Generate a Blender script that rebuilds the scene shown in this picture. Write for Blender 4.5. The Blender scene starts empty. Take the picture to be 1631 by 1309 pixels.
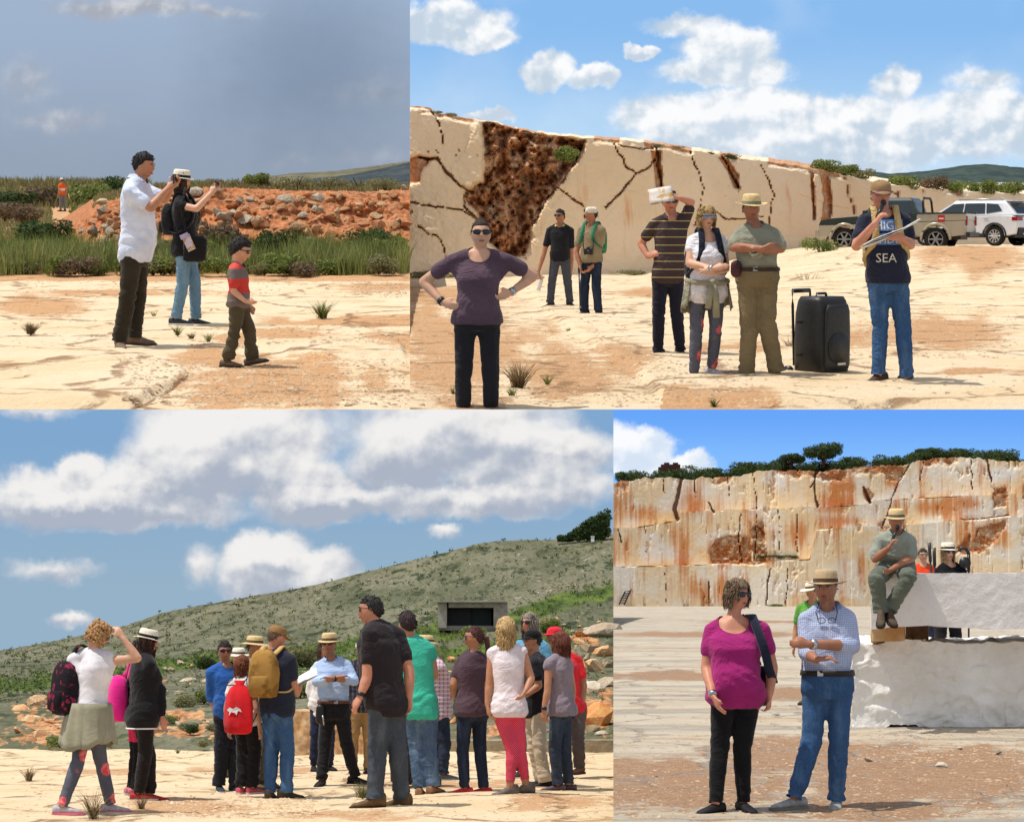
import bpy, math, random
import numpy as np
from mathutils import Matrix, Vector
from mathutils.bvhtree import BVHTree
random.seed(7); RNG = np.random.default_rng(11)
SC = bpy.context.scene
COL = SC.collection
def lin(r, g, b):
    f = lambda c: (c/255/12.92) if c <= 10.3 else ((c/255+0.055)/1.055)**2.4
    return (f(r), f(g), f(b), 1.0)
# ------------------------------------------------------------------ camera
FPX = 3000.0; CX, CY = 815.5, 654.5
PITCH = math.atan((1068-CY)/FPX)
cam_d = bpy.data.cameras.new('camera'); cam = bpy.data.objects.new('camera', cam_d); COL.objects.link(cam)
cam_d.sensor_fit = 'HORIZONTAL'; cam_d.sensor_width = 36.0; cam_d.lens = 36.0*FPX/1631.0
cam_d.clip_start = 0.5; cam_d.clip_end = 20000
cam.location = (0, 0, 0); cam.rotation_euler = (math.pi/2+PITCH, 0, 0)
SC.camera = cam
SC.view_settings.view_transform = 'Standard'; SC.view_settings.look = 'None'
SC.view_settings.exposure = 0.0; SC.view_settings.gamma = 1.0; SC.view_settings.use_curve_mapping = False
# ------------------------------------------------------------------ sun
SUN = Vector((-0.36, -0.13, 0.92)).normalized()       # direction towards the sun
sl = bpy.data.lights.new('sun', 'SUN'); sl.energy = 3.9; sl.angle = math.radians(0.6); sl.color = (1.0, 0.95, 0.87)
so = bpy.data.objects.new('sun', sl); COL.objects.link(so)
so.rotation_euler = SUN.to_track_quat('Z', 'Y').to_euler(); so.location = (-200, 0, 400)
# ------------------------------------------------------------------ sky
def build_world():
    W = bpy.data.worlds.new('World'); SC.world = W; W.use_nodes = True
    nt = W.node_tree; N = nt.nodes; L = nt.links; N.clear()
    def sv(i, v):
        if hasattr(v, 'is_output') or isinstance(v, bpy.types.NodeSocket): L.new(v, i)
        else: i.default_value = v
    def m(op, a, b=0.0, c=0.0, clamp=False):
        n = N.new('ShaderNodeMath'); n.operation = op; n.use_clamp = clamp
        sv(n.inputs[0], a); sv(n.inputs[1], b); sv(n.inputs[2], c); return n.outputs[0]
    def vm(op, a, b=(0, 0, 0), out=0):
        n = N.new('ShaderNodeVectorMath'); n.operation = op; sv(n.inputs[0], a); sv(n.inputs[1], b)
        return n.outputs['Value'] if op in ('DOT_PRODUCT', 'LENGTH') else n.outputs[0]
    def mixc(f, a, b):
        n = N.new('ShaderNodeMix'); n.data_type = 'RGBA'; sv(n.inputs[0], f); sv(n.inputs[6], a); sv(n.inputs[7], b); return n.outputs[2]
    def step(x, lo, hi):
        n = N.new('ShaderNodeMapRange'); n.interpolation_type = 'SMOOTHSTEP'; sv(n.inputs[0], x)
        sv(n.inputs[1], lo); sv(n.inputs[2], hi); return n.outputs[0]
    def noise(v, sc, det=6.0, rough=0.55, col=False):
        n = N.new('ShaderNodeTexNoise'); n.inputs['Scale'].default_value = sc; n.inputs['Detail'].default_value = det
        n.inputs['Roughness'].default_value = rough; L.new(v, n.inputs['Vector']); return n.outputs['Color' if col else 'Fac']
    d = N.new('ShaderNodeTexCoord').outputs['Generated']
    F = (0, math.cos(PITCH), math.sin(PITCH)); U = (0, -math.sin(PITCH), math.cos(PITCH))
    fw = m('MAXIMUM', vm('DOT_PRODUCT', d, F), 0.08)
    hx = m('MULTIPLY_ADD', m('DIVIDE', vm('DOT_PRODUCT', d, (1, 0, 0)), fw), FPX/100, CX/100)      # bearing
    hy = m('MULTIPLY_ADD', m('DIVIDE', vm('DOT_PRODUCT', d, U), fw), -FPX/100, CY/100)             # height
    cb = N.new('ShaderNodeCombineXYZ'); L.new(hx, cb.inputs[0]); L.new(hy, cb.inputs[1]); P = cb.outputs[0]
    wn = noise(P, 1.1, 6, 0.55, True)
    Pw = vm('ADD', P, vm('MULTIPLY', vm('SUBTRACT', wn, (.5, .5, .5)), (1.3, .9, 0)))
    Pw = vm('ADD', Pw, vm('MULTIPLY', vm('SUBTRACT', noise(P, 4.5, 5, .6, True), (.5, .5, .5)), (.34, .30, 0)))
    Pl = vm('ADD', P, (-.10, -.14, 0))                                        # towards the sun
    n1 = noise(P, 1.05, 8, 0.55); e1 = noise(P, 1.3, 4, 0.5); e2 = noise(Pl, 1.3, 4, 0.5)
    n2 = noise(P, 0.45, 5, 0.5)
    emb = m('SUBTRACT', e1, e2)
    Pw2 = vm('ADD', P, vm('MULTIPLY', vm('SUBTRACT', wn, (.5, .5, .5)), (.75, .55, 0))); Pw2 = vm('ADD', Pw2, vm('MULTIPLY', vm('SUBTRACT', noise(P, 4.5, 5, .6, True), (.5, .5, .5)), (.26, .24, 0)))
    def region(top, bot, ells, lit, shd, soft=.22, amp=.75, y0=0, y1=3.0, sh0=-.10, sh1=.14, we=1.0, wv=.26, wn=.25):
        base = mixc(step(hy, y0, y1), top, bot)
        fld = None; ver = None
        for (x, y, rx, ry, *w) in ells:
            q = vm('MULTIPLY', vm('SUBTRACT', Pw2, (x/100, y/100, 0)), (100/rx, 100/ry, 0))
            f = m('SUBTRACT', 1.0, vm('LENGTH', q))
            if w: f = m('MULTIPLY', f, w[0])
            fld = f if fld is None else m('SMOOTH_MAX', fld, f, .12)
            sp = N.new('ShaderNodeSeparateXYZ'); L.new(q, sp.inputs[0])
            g = m('MULTIPLY', m('MAXIMUM', f, 0), m('MULTIPLY', sp.outputs[1], -1))
            ver = g if ver is None else m('ADD', ver, g)
        fld = m('ADD', fld, m('MULTIPLY', m('SUBTRACT', n1, .5), amp))
        a = step(fld, 0.0, soft)
        s = m('ADD', m('MULTIPLY', emb, we), m('MULTIPLY', ver, wv))
        s = m('ADD', s, m('MULTIPLY', m('SUBTRACT', n2, .5), wn))
        cc = mixc(step(s, sh0, sh1), shd, lit)
        return mixc(a, base, cc)
    TL = region(lin(160,180,206), lin(148,162,182),
        [(200,14,170,26),(45,130,60,60,.5),(95,195,120,30,.5),(600,150,130,42,.38),(560,255,170,25,.3),(330,18,120,14,.7)],
        lin(212,214,218), lin(168,174,186), soft=.75, amp=.5)
    dk = m('MULTIPLY', step(vm('LENGTH', vm('MULTIPLY', vm('SUBTRACT', Pw, (5.0, 1.1, 0)), (.38, .45, 0))), 1.0, .1), .55)
    TL = mixc(dk, TL, lin(112,130,154))
    TL = mixc(m('MULTIPLY', m('MULTIPLY', m('SUBTRACT', n2, .38), 1.2, clamp=True), .30), TL, lin(180,188,200))
    TR = region(lin(138,188,240), lin(190,222,248),
        [(715,38,110,46),(765,62,65,28),(875,108,50,38),(950,122,44,24),(1018,80,30,14),(1090,40,95,20,.45),(1160,75,95,42),(1155,112,130,34),
         (1090,195,140,46),(1240,185,190,52),(1330,220,310,76),(1425,135,48,42),(1560,130,85,26,.5),(1560,200,160,66),(1150,240,230,66),(690,190,36,11,.6),(780,188,46,14)],
        lin(252,253,254), lin(196,212,228), soft=.34, amp=.66, y0=0.2, y1=2.9)
    TR = mixc(m('MULTIPLY', step(m('ADD', n2, m('MULTIPLY', hy, .02)), .5, .75), .25), TR, lin(235,242,250))
    BL = region(lin(128,168,208), lin(150,178,200),
        [(380,690,200,112),(300,735,135,82),(270,775,200,58),(90,795,185,58),(130,752,52,38),(180,815,280,34),(480,775,130,68),(510,805,120,40),(730,680,220,108),(640,735,110,80),(860,725,165,62),(840,775,185,48),(700,805,240,32),(60,650,110,18,.4),
         (430,888,92,58),(400,908,74,54),(500,908,92,50),(460,938,140,32,.8),(320,905,42,46,.55),(710,850,36,20,.7),(110,985,50,18,.6),(90,905,90,22,.5)],
        lin(242,240,238), lin(172,181,197), soft=.44, amp=.50, y0=6.6, y1=9.8, sh0=-.22, sh1=.15, we=.75, wv=.7, wn=.14)
    BR = region(lin(104,166,250), lin(136,192,255),
        [(1000,722,95,46),(1090,738,52,26),(930,700,100,50)],
        lin(250,252,255), lin(214,228,246), soft=.3, amp=.6, y0=6.5, y1=7.6)
    up = step(hy, 6.525, 6.515)
    lo = mixc(step(hx, 9.765, 9.775), BL, BR)
    hi = mixc(step(hx, 6.525, 6.535), TL, TR)
    view = mixc(up, lo, hi)
    sky = N.new('ShaderNodeTexSky'); sky.sky_type = 'NISHITA'; sky.sun_disc = False
    sky.sun_elevation = math.asin(SUN.z); sky.sun_rotation = math.atan2(SUN.x, SUN.y); sky.air_density = 1.2; sky.dust_density = 1.5
    nn = noise(d, 3.2, 6, .55)
    rest = mixc(step(nn, .40, .60), vm('SCALE', sky.outputs[0], (0,0,0)), (8.0, 8.2, 8.6, 1))
    sc_n = [n for n in N if n.type == 'VECT_MATH' and n.operation == 'SCALE'][-1]; sc_n.inputs['Scale'].default_value = 1.0
    infr = m('MULTIPLY', step(m('ABSOLUTE', m('SUBTRACT', hx, 8.155)), 14.0, 9.0), step(m('ABSOLUTE', m('SUBTRACT', hy, 6.5)), 13.0, 7.5))
    vs = N.new('ShaderNodeVectorMath'); vs.operation = 'SCALE'; L.new(view, vs.inputs[0]); vs.inputs['Scale'].default_value = 10.0
    tot = mixc(infr, rest, vs.outputs[0])
    bg = N.new('ShaderNodeBackground'); L.new(tot, bg.inputs[0]); bg.inputs[1].default_value = 0.1
    out = N.new('ShaderNodeOutputWorld'); L.new(bg.outputs[0], out.inputs[0])
    W.cycles.sampling_method = 'MANUAL'; W.cycles.sample_map_resolution = 512
build_world()
# ------------------------------------------------------------------ the four raised stages of ground, each with its own level
class Stage:
    def __init__(s, yh, h, k, name):
        s.yh, s.h, s.k, s.name = yh, h, k, name
        s.b = math.atan((CY-yh)/FPX); s.cb, s.sb = math.cos(s.b), math.sin(s.b)
        s.M = Matrix.Scale(k, 4) @ Matrix.Rotation(s.b+PITCH, 4, 'X') @ Matrix.Translation((0, 0, -h))
    def at(s, px, py, Y):
        """stage point seen at bearing px, py and standing Y metres off"""
        px = np.asarray(px, float); py = np.asarray(py, float)
        r, u = (px-CX)/FPX, (CY-py)/FPX
        y = s.cb+u*s.sb; z = -s.sb+u*s.cb
        t = Y/y
        return np.stack(np.broadcast_arrays(r*t, y*t, z*t+s.h), -1)
    def gd(s, py):                       # distance of the level ground seen at row py
        u = (CY-py)/FPX; return -s.h*(s.cb+u*s.sb)/(-s.sb+u*s.cb)
    def g(s, px, py): return s.at(px, py, s.gd(py))
    def proj(s, p):
        p = np.asarray(p, float); y, z = p[..., 1], p[..., 2]-s.h
        f = y*s.cb-z*s.sb; u = y*s.sb+z*s.cb
        return CX+FPX*p[..., 0]/f, CY-FPX*u/f
    def ppm(s, Y): return FPX/Y
TLs = Stage(289, 1.5, 1.3, 'TL'); TRs = Stage(380, 1.22, 1.0, 'TR')
BLs = Stage(1068, 1.2, 13.0, 'BL'); BRs = Stage(943, 1.5, 13.0, 'BR')
BUMPK = 1.0
# ------------------------------------------------------------------ numpy helpers
def _h(ix, iy, iz):
    n = (ix*374761393+iy*668265263+iz*1274126177) & 0x7fffffff
    n = ((n ^ (n >> 13))*1274126177) & 0x7fffffff
    return ((n ^ (n >> 16)) & 0xffff)/65535.0
def vnoise(p):
    p = np.asarray(p, float); i = np.floor(p).astype(np.int64); f = p-i; f = f*f*(3-2*f)
    x, y, z = i[..., 0], i[..., 1], i[..., 2]; r = 0
    for a in (0, 1):
        for b in (0, 1):
            for c in (0, 1):
                w = (f[..., 0] if a else 1-f[..., 0])*(f[..., 1] if b else 1-f[..., 1])*(f[..., 2] if c else 1-f[..., 2])
                r = r+w*_h(x+a, y+b, z+c)
    return r*2-1
def fbm(p, o=4, g=.5):
    p = np.asarray(p, float); r = 0; a = 1; t = 0
    for k in range(o): r = r+a*vnoise(p+k*17.3); t += a; a *= g; p = p*2.03
    return r/t
def sm(a, b, x):
    t = np.clip((np.asarray(x, float)-a)/(b-a), 0, 1); return t*t*(3-2*t)
def v2(x, y, z=0.): return np.stack(np.broadcast_arrays(np.asarray(x, float), np.asarray(y, float), np.asarray(z, float)), -1)
def polyd(x, y, pts):                    # distance to a polyline
    d = np.full(np.shape(x), 1e9)
    for (ax, ay), (bx, by) in zip(pts[:-1], pts[1:]):
        vx, vy = bx-ax, by-ay; t = np.clip(((x-ax)*vx+(y-ay)*vy)/(vx*vx+vy*vy+1e-9), 0, 1)
        d = np.minimum(d, np.hypot(x-ax-t*vx, y-ay-t*vy))
    return d
def pgon(x, y, pts):                     # signed distance, positive inside
    d = polyd(x, y, list(pts)+[pts[0]]); ins = np.zeros(np.shape(x), bool)
    n = len(pts)
    for i in range(n):
        (ax, ay), (bx, by) = pts[i], pts[(i+1) % n]
        c = ((ay > y) != (by > y)) & (x < (bx-ax)*(y-ay)/(by-ay+1e-12)+ax); ins ^= c
    return np.where(ins, d, -d)
class MB:
    def __init__(s): s.V = []; s.F = []; s.n = 0
    def add(s, v, f):
        v = np.asarray(v, float).reshape(-1, 3); s.V.append(v)
        s.F.extend([tuple(int(i)+s.n for i in q) for q in f]); s.n += len(v); return s
    def v(s): return np.concatenate(s.V)
    def box(s, c, d, R=None):
        a = np.array([[x, y, z] for x in (-.5, .5) for y in (-.5, .5) for z in (-.5, .5)])*np.asarray(d)
        if R is not None: a = a @ np.asarray(R).T
        return s.add(a+np.asarray(c), [(0,1,3,2),(4,6,7,5),(0,4,5,1),(2,3,7,6),(0,2,6,4),(1,5,7,3)])
    def loft(s, rings, cap=True, closed=True):
        n = len(rings[0]); f = []
        for i in range(len(rings)-1):
            for j in range(n if closed else n-1):
                a, b = i*n+j, i*n+(j+1) % n; f.append((a, b, b+n, a+n))
        if cap: f.append(tuple(range(n-1, -1, -1))); f.append(tuple(range((len(rings)-1)*n, len(rings)*n)))
        return s.add(np.concatenate(rings), f)
    def tube(s, pts, r, n=8, cap=True):
        pts = [np.asarray(p, float) for p in pts]; rr = r if hasattr(r, '__len__') else [r]*len(pts); R = []
        for i, p in enumerate(pts):
            t = pts[min(i+1, len(pts)-1)]-pts[max(i-1, 0)]; t = t/(np.linalg.norm(t)+1e-12)
            a = np.cross(t, (0, 0, 1.)) if abs(t[2]) < .9 else np.cross(t, (1., 0, 0)); a /= np.linalg.norm(a); b = np.cross(t, a)
            R.append(np.array([p+rr[i]*(math.cos(q)*a+math.sin(q)*b) for q in np.linspace(0, 2*math.pi, n, endpoint=False)]))
        return s.loft(R, cap)
    def cap2(s, p0, p1, r0, r1, n=12, flat=None):
        """tapered capsule"""
        p0 = np.asarray(p0, float); p1 = np.asarray(p1, float); t = p1-p0; l = np.linalg.norm(t)+1e-9; t = t/l
        a = np.cross(t, (0, 0, 1.)) if abs(t[2]) < .9 else np.cross(t, (1., 0, 0)); a /= np.linalg.norm(a); b = np.cross(t, a)
        if flat is not None:
            b = np.asarray(flat[0], float); b = b-t*b.dot(t); b /= np.linalg.norm(b); a = np.cross(b, t)
        fb = 1. if flat is None else flat[1]
        R = []; cs = np.linspace(0, 2*math.pi, n, endpoint=False)
        for q in (-1.45, -1.0, -.5, 0): R.append((p0+t*r0*math.sin(q), r0*math.cos(q)))
        for q in (0, .5, 1.0, 1.45): R.append((p1+t*r1*math.sin(q), r1*math.cos(q)))
        return s.loft([np.array([c+r*(math.cos(q)*a+fb*math.sin(q)*b) for q in cs]) for c, r in R])
    def ball(s, c, r, R=None, nu=14, nv=10, fn=None):
        u = np.linspace(0, 2*math.pi, nu, endpoint=False); v = np.linspace(-math.pi/2+.08, math.pi/2-.08, nv)
        V = np.array([[math.cos(b)*math.cos(a), math.cos(b)*math.sin(a), math.sin(b)] for b in v for a in u])
        V = fn(V) if fn else V*np.asarray(r)
        if R is not None: V = V @ np.asarray(R, float)
        return s.loft(list((V+np.asarray(c)).reshape(nv, nu, 3)))
def mesh(name, V, F, smooth=False):
    me = bpy.data.meshes.new(name); me.from_pydata(np.asarray(V).tolist(), [], F if isinstance(F, list) else F.tolist())
    me.update()
    if smooth: me.shade_smooth()
    return me
def obj(name, me, mat=None, parent=None, stage=None, loc=(0, 0, 0)):
    o = bpy.data.objects.new(name, me); COL.objects.link(o)
    if mat is not None and me is not None:
        if len(me.materials) == 0: me.materials.append(mat)
        elif me.materials[0] != mat: o.material_slots[0].link = 'OBJECT'; o.material_slots[0].material = mat
    if parent is not None:
        o.parent = parent; o.location = loc
    elif stage is not None: o.matrix_world = stage.M @ Matrix.Translation(Vector([float(c) for c in loc]))
    else: o.location = loc
    return o
def part(name, mb, mat, parent, smooth=True, org=None):
    v = mb.v()
    if org is not None: v = v-np.asarray(org)
    return obj(name, mesh(name, v, mb.F, smooth), mat, parent)
def tag(o, label=None, cat=None, group=None, kind=None):
    if label: o['label'] = label
    if cat: o['category'] = cat
    if group: o['group'] = group
    if kind: o['kind'] = kind
    return o
def thing(name, label, cat, stage, loc, group=None, rz=0.0, scale=1.0):
    o = bpy.data.objects.new(name, None); COL.objects.link(o); o.empty_display_size = .2
    o.matrix_world = stage.M @ Matrix.Translation(Vector([float(c) for c in loc])) @ Matrix.Rotation(rz, 4, 'Z') @ Matrix.Scale(scale, 4)
    return tag(o, label, cat, group)
def attr(me, name, a):
    t = me.attributes.new(name, 'FLOAT', 'POINT'); t.data.foreach_set('value', np.asarray(a, np.float32).ravel())
# ------------------------------------------------------------------ materials
class MT:
    def __init__(s, name, rough=.8, spec=.3):
        s.m = bpy.data.materials.new(name); s.m.use_nodes = True; s.nt = s.m.node_tree; s.N = s.nt.nodes; s.L = s.nt.links
        s.b = s.N['Principled BSDF']; s.b.inputs['Roughness'].default_value = rough; s.b.inputs['Specular IOR Level'].default_value = spec
        s._tc = None
    def tc(s, k='Object'):
        if s._tc is None: s._tc = s.N.new('ShaderNodeTexCoord')
        return s._tc.outputs[k]
    def sv(s, i, v):
        if isinstance(v, bpy.types.NodeSocket): s.L.new(v, i)
        else: i.default_value = v
    def math(s, op, a, b=0., c=0., clamp=False):
        n = s.N.new('ShaderNodeMath'); n.operation = op; n.use_clamp = clamp
        for i, v in enumerate((a, b, c)): s.sv(n.inputs[i], v)
        return n.outputs[0]
    def mix(s, f, a, b, mode='MIX'):
        n = s.N.new('ShaderNodeMix'); n.data_type = 'RGBA'; n.blend_type = mode
        s.sv(n.inputs[0], f); s.sv(n.inputs[6], a); s.sv(n.inputs[7], b); return n.outputs[2]
    def noise(s, scale, det=4., rough=.55, vec=None, stretch=None, dist=0.):
        n = s.N.new('ShaderNodeTexNoise'); n.inputs['Scale'].default_value = scale; n.inputs['Detail'].default_value = det
        n.inputs['Roughness'].default_value = rough; n.inputs['Distortion'].default_value = dist
        v = vec if vec is not None else s.tc()
        if stretch is not None:
            mp = s.N.new('ShaderNodeMapping'); mp.inputs['Scale'].default_value = stretch; s.L.new(v, mp.inputs[0]); v = mp.outputs[0]
        s.L.new(v, n.inputs['Vector']); return n.outputs['Fac']
    def voro(s, scale, feature='F1', stretch=None, out='Distance'):
        n = s.N.new('ShaderNodeTexVoronoi'); n.inputs['Scale'].default_value = scale; n.feature = feature; v = s.tc()
        if stretch is not None:
            mp = s.N.new('ShaderNodeMapping'); mp.inputs['Scale'].default_value = stretch; s.L.new(v, mp.inputs[0]); v = mp.outputs[0]
        s.L.new(v, n.inputs['Vector']); return n.outputs[out]
    def ramp(s, x, lo, hi):
        n = s.N.new('ShaderNodeMapRange'); n.interpolation_type = 'SMOOTHSTEP'; s.sv(n.inputs[0], x); n.inputs[1].default_value = lo; n.inputs[2].default_value = hi
        return n.outputs[0]
    def attr(s, name):
        n = s.N.new('ShaderNodeAttribute'); n.attribute_name = name; return n.outputs['Fac']
    def xyz(s, k='Object'):
        n = s.N.new('ShaderNodeSeparateXYZ'); s.L.new(s.tc(k), n.inputs[0]); return n.outputs
    def rnd(s):
        return s.N.new('ShaderNodeObjectInfo').outputs['Random']
    def col(s, c): s.sv(s.b.inputs['Base Color'], c); return s
    def bump(s, h, st=.3, dist=.02):
        n = s.N.new('ShaderNodeBump'); n.inputs['Strength'].default_value = st; n.inputs['Distance'].default_value = dist*BUMPK
        s.L.new(h, n.inputs['Height']); s.L.new(n.outputs[0], s.b.inputs['Normal']); return s
MATS = {}
def folds(t):                             # creases of worn cloth
    a = t.math('ABSOLUTE', t.math('SUBTRACT', t.noise(1., 4, .55, stretch=(4.5, 4.5, 8.), dist=1.2), .5)); b = t.math('ABSOLUTE', t.math('SUBTRACT', t.noise(1., 3, .5, stretch=(10., 10., 6.), dist=.8), .5))
    return t.math('ADD', t.math('MULTIPLY', t.math('MINIMUM', a, .14), 4.5), t.math('MULTIPLY', t.math('MINIMUM', b, .10), 2.2))
def plain(name, c, rough=.6, spec=.4, metal=0., var=.12, sc=12.):
    if name in MATS: return MATS[name]
    t = MT(name, rough, spec); c = tuple(c[:3])+(1,)
    n = t.noise(sc, 5)
    t.col(t.mix(t.math('MULTIPLY', t.ramp(n, .3, .7), 1.0), tuple(x*(1-var) for x in c[:3])+(1,), tuple(min(1, x*(1+var)) for x in c[:3])+(1,)))
    t.b.inputs['Metallic'].default_value = metal
    MATS[name] = t.m; return t.m
def cloth(name, c, var=.16, bump=.35, rough=.9):
    if name in MATS: return MATS[name]
    t = MT(name, rough, .15); c = tuple(c[:3])+(1,)
    n = t.noise(5., 5, .6); n2 = t.noise(60., 3)
    base = t.mix(t.ramp(n, .3, .7), tuple(x*(1-var) for x in c[:3])+(1,), tuple(min(1, x*(1+var)) for x in c[:3])+(1,))
    t.col(base); t.bump(t.math('ADD', t.math('MULTIPLY', n2, .2), folds(t)), bump*1.15, .026)
    t.b.inputs['Sheen Weight'].default_value = .12
    MATS[name] = t.m; t.base = base; t.c = c; return t.m
def cloth_t(name, c, var=.14):           # the open version, for patterns
    t = MT(name, .9, .15); c = tuple(c[:3])+(1,)
    n = t.noise(5., 5, .6)
    t.base = t.mix(t.ramp(n, .3, .7), tuple(x*(1-var) for x in c[:3])+(1,), tuple(min(1, x*(1+var)) for x in c[:3])+(1,))
    t.bump(folds(t), .42, .026); MATS[name] = t.m
    return t
# ================================================================== rock and ground materials
def rock_ground(name, pale, soil, dark, soilmul=1.0, band=0.0):
    t = MT(name, .92, .15)
    so = t.attr('soil'); ck = t.attr('crack')
    n1 = t.noise(.9, 6, .6); n2 = t.noise(7., 7, .68); n3 = t.noise(38., 5, .75); n4 = t.noise(2.6, 6, .65); st = t.noise(1., 6, .68, stretch=(.9, 6.5, 1.)); st2 = t.noise(1., 5, .7, stretch=(2.5, 22., 1.))
    c = t.mix(t.ramp(n1, .35, .68), pale, tuple(a*b for a, b in zip(pale, (.95, .88, .78, 1))))
    c = t.mix(t.math('MULTIPLY', t.ramp(n2, .5, .72), .4), c, tuple(min(1, x*1.12) for x in pale))
    c = t.mix(t.math('MULTIPLY', t.ramp(st, .52, .70), .45), c, tuple(x*.5+y*.5 for x, y in zip(pale, soil)))
    c = t.mix(t.math('MULTIPLY', t.ramp(st2, .60, .72), .35), c, tuple(x*.55+y*.45 for x, y in zip(pale, dark)))
    if band:
        nb = t.noise(1.0, 5, .6, stretch=(.12, band, .1))
        c = t.mix(t.math('MULTIPLY', t.ramp(nb, .46, .62), .75), c, dark)
        c = t.mix(t.math('MULTIPLY', t.ramp(t.noise(1.0, 5, .6, stretch=(.16, band*.55, .1)), .56, .66), .5), c, soil)
    s = t.math('ADD', so, t.math('MULTIPLY', t.math('SUBTRACT', n4, .5), .9)); s = t.math('ADD', s, t.math('MULTIPLY', t.math('SUBTRACT', n2, .5), .9)); s = t.math('ADD', s, t.math('MULTIPLY', t.math('SUBTRACT', n3, .5), .7)); s = t.math('ADD', s, t.math('MULTIPLY', t.math('SUBTRACT', st, .5), .8))
    sc = t.mix(t.ramp(n3, .32, .68), tuple(min(1, x*1.15) for x in soil), tuple(x*.66 for x in soil[:3])+(1,))
    sc = t.mix(t.math('MULTIPLY', t.ramp(n2, .45, .7), .5), sc, tuple(x*.6+y*.4 for x, y in zip(soil, pale)))
    sc = t.mix(t.ramp(t.noise(80., 3, .7), .60, .68), sc, pale)
    c = t.mix(t.math('MULTIPLY', t.ramp(s, .36, .60), soilmul), c, sc)
    c = t.mix(t.math('MULTIPLY', t.ramp(t.noise(60., 3, .7), .66, .72), .55), c, tuple(x*1.3 for x in dark[:3])+(1,))
    c = t.mix(t.math('MULTIPLY', t.ramp(t.math('ADD', ck, t.math('MULTIPLY', t.math('SUBTRACT', n2, .5), .9)), .5, .9), .8), c, dark)
    wv = t.N.new('ShaderNodeTexNoise'); wv.inputs['Scale'].default_value = 1.3; wv.inputs['Detail'].default_value = 5; t.L.new(t.tc(), wv.inputs['Vector'])
    va = t.N.new('ShaderNodeVectorMath'); va.operation = 'MULTIPLY_ADD'; t.L.new(wv.outputs['Color'], va.inputs[0]); va.inputs[1].default_value = (.9, .9, 0); t.L.new(t.tc(), va.inputs[2])
    vo = t.N.new('ShaderNodeTexVoronoi'); vo.feature = 'DISTANCE_TO_EDGE'; vo.inputs['Scale'].default_value = .42; t.L.new(va.outputs[0], vo.inputs['Vector'])
    vo2 = t.N.new('ShaderNodeTexVoronoi'); vo2.feature = 'DISTANCE_TO_EDGE'; vo2.inputs['Scale'].default_value = 1.1; t.L.new(va.outputs[0], vo2.inputs['Vector'])
    cr = t.math('MULTIPLY', t.ramp(vo.outputs['Distance'], .030, .008), t.ramp(n4, .40, .56)); cr2 = t.math('MULTIPLY', t.ramp(vo2.outputs['Distance'], .028, .008), t.ramp(n1, .50, .60)); cr = t.math('MAXIMUM', cr, t.math('MULTIPLY', cr2, .7))
    c = t.mix(t.math('MULTIPLY', cr, .85), c, tuple(x*.75+y*.25 for x, y in zip(dark, soil)))
    t.col(c); t.bump(t.math('ADD', t.math('MULTIPLY_ADD', cr, -1.0, t.math('MULTIPLY', n2, .9)), t.math('ADD', t.math('MULTIPLY', n3, .4), t.math('MULTIPLY', st, .6))), .8, .06)
    return t.m
M_gTL = rock_ground('pale_rock_floor_orange_grit', lin(230,210,178), lin(206,158,112), lin(118,84,58))
M_gTR = rock_ground('pale_rock_floor_tan_grit', lin(230,210,178), lin(202,156,112), lin(120,88,62))
BUMPK = 10.0
M_gBL = rock_ground('pale_rock_floor_fine', lin(228,208,174), lin(206,162,120), lin(122,90,64))
M_gBR = rock_ground('sawn_quarry_floor', lin(194,184,166), lin(164,128,98), lin(148,144,138), band=1.6)
BUMPK = 3.0
def stone_mat(name, a, b, c, sc=3.):
    t = MT(name, .9, .2); n = t.noise(sc, 6, .62); n2 = t.noise(sc*6, 5, .6)
    k = t.mix(t.ramp(n, .36, .64), a, b); k = t.mix(t.math('MULTIPLY', t.ramp(t.math('ADD', n2, t.math('MULTIPLY', t.rnd(), .25)), .5, .78), .8), k, c)
    t.col(k); t.bump(t.math('ADD', n2, t.math('MULTIPLY', n, .6)), .6, .05); return t.m
M_pebble = stone_mat('pebble_stone', lin(226,206,176), lin(196,162,126), lin(176,136,102), 6.)
M_redrock = stone_mat('red_earth_rock', lin(196,120,66), lin(158,86,44), lin(210,170,130), 2.2)
M_redearth = stone_mat('red_earth', lin(186,104,52), lin(142,72,36), lin(206,150,100), 1.6)
M_whiterock = stone_mat('white_marble_rock', lin(214,206,190), lin(188,168,140), lin(160,140,116), 1.5)
M_creamrock = stone_mat('cream_rock', lin(222,200,166), lin(206,160,106), lin(150,112,80), 1.5)
M_greyrock = stone_mat('grey_rock', lin(150,142,130), lin(112,104,92), lin(176,150,110), 2.)
M_orangerock = stone_mat('orange_stained_rock', lin(206,150,90), lin(186,112,54), lin(224,196,158), 1.6)
def leaf_mat(name, a, b, dry=None):
    t = MT(name, .7, .25)
    g = t.N.new('ShaderNodeNewGeometry'); r = g.outputs['Random Per Island']
    c = t.mix(r, a, b)
    if dry: c = t.mix(t.ramp(r, .86, .92), c, dry)
    n = t.noise(1.6, 4); c = t.mix(t.math('MULTIPLY', t.ramp(n, .45, .7), .5), c, tuple(x*.6 for x in a[:3])+(1,))
    t.col(c); tr = t.N.new('ShaderNodeBsdfTranslucent'); t.sv(tr.inputs[0], c); mx = t.N.new('ShaderNodeMixShader'); mx.inputs[0].default_value = .35
    t.L.new(t.b.outputs[0], mx.inputs[1]); t.L.new(tr.outputs[0], mx.inputs[2]); t.L.new(mx.outputs[0], t.N['Material Output'].inputs[0])
    return t.m
M_leaf = leaf_mat('green_scrub_leaves', lin(88,106,48), lin(142,156,80), lin(168,156,96))
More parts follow.
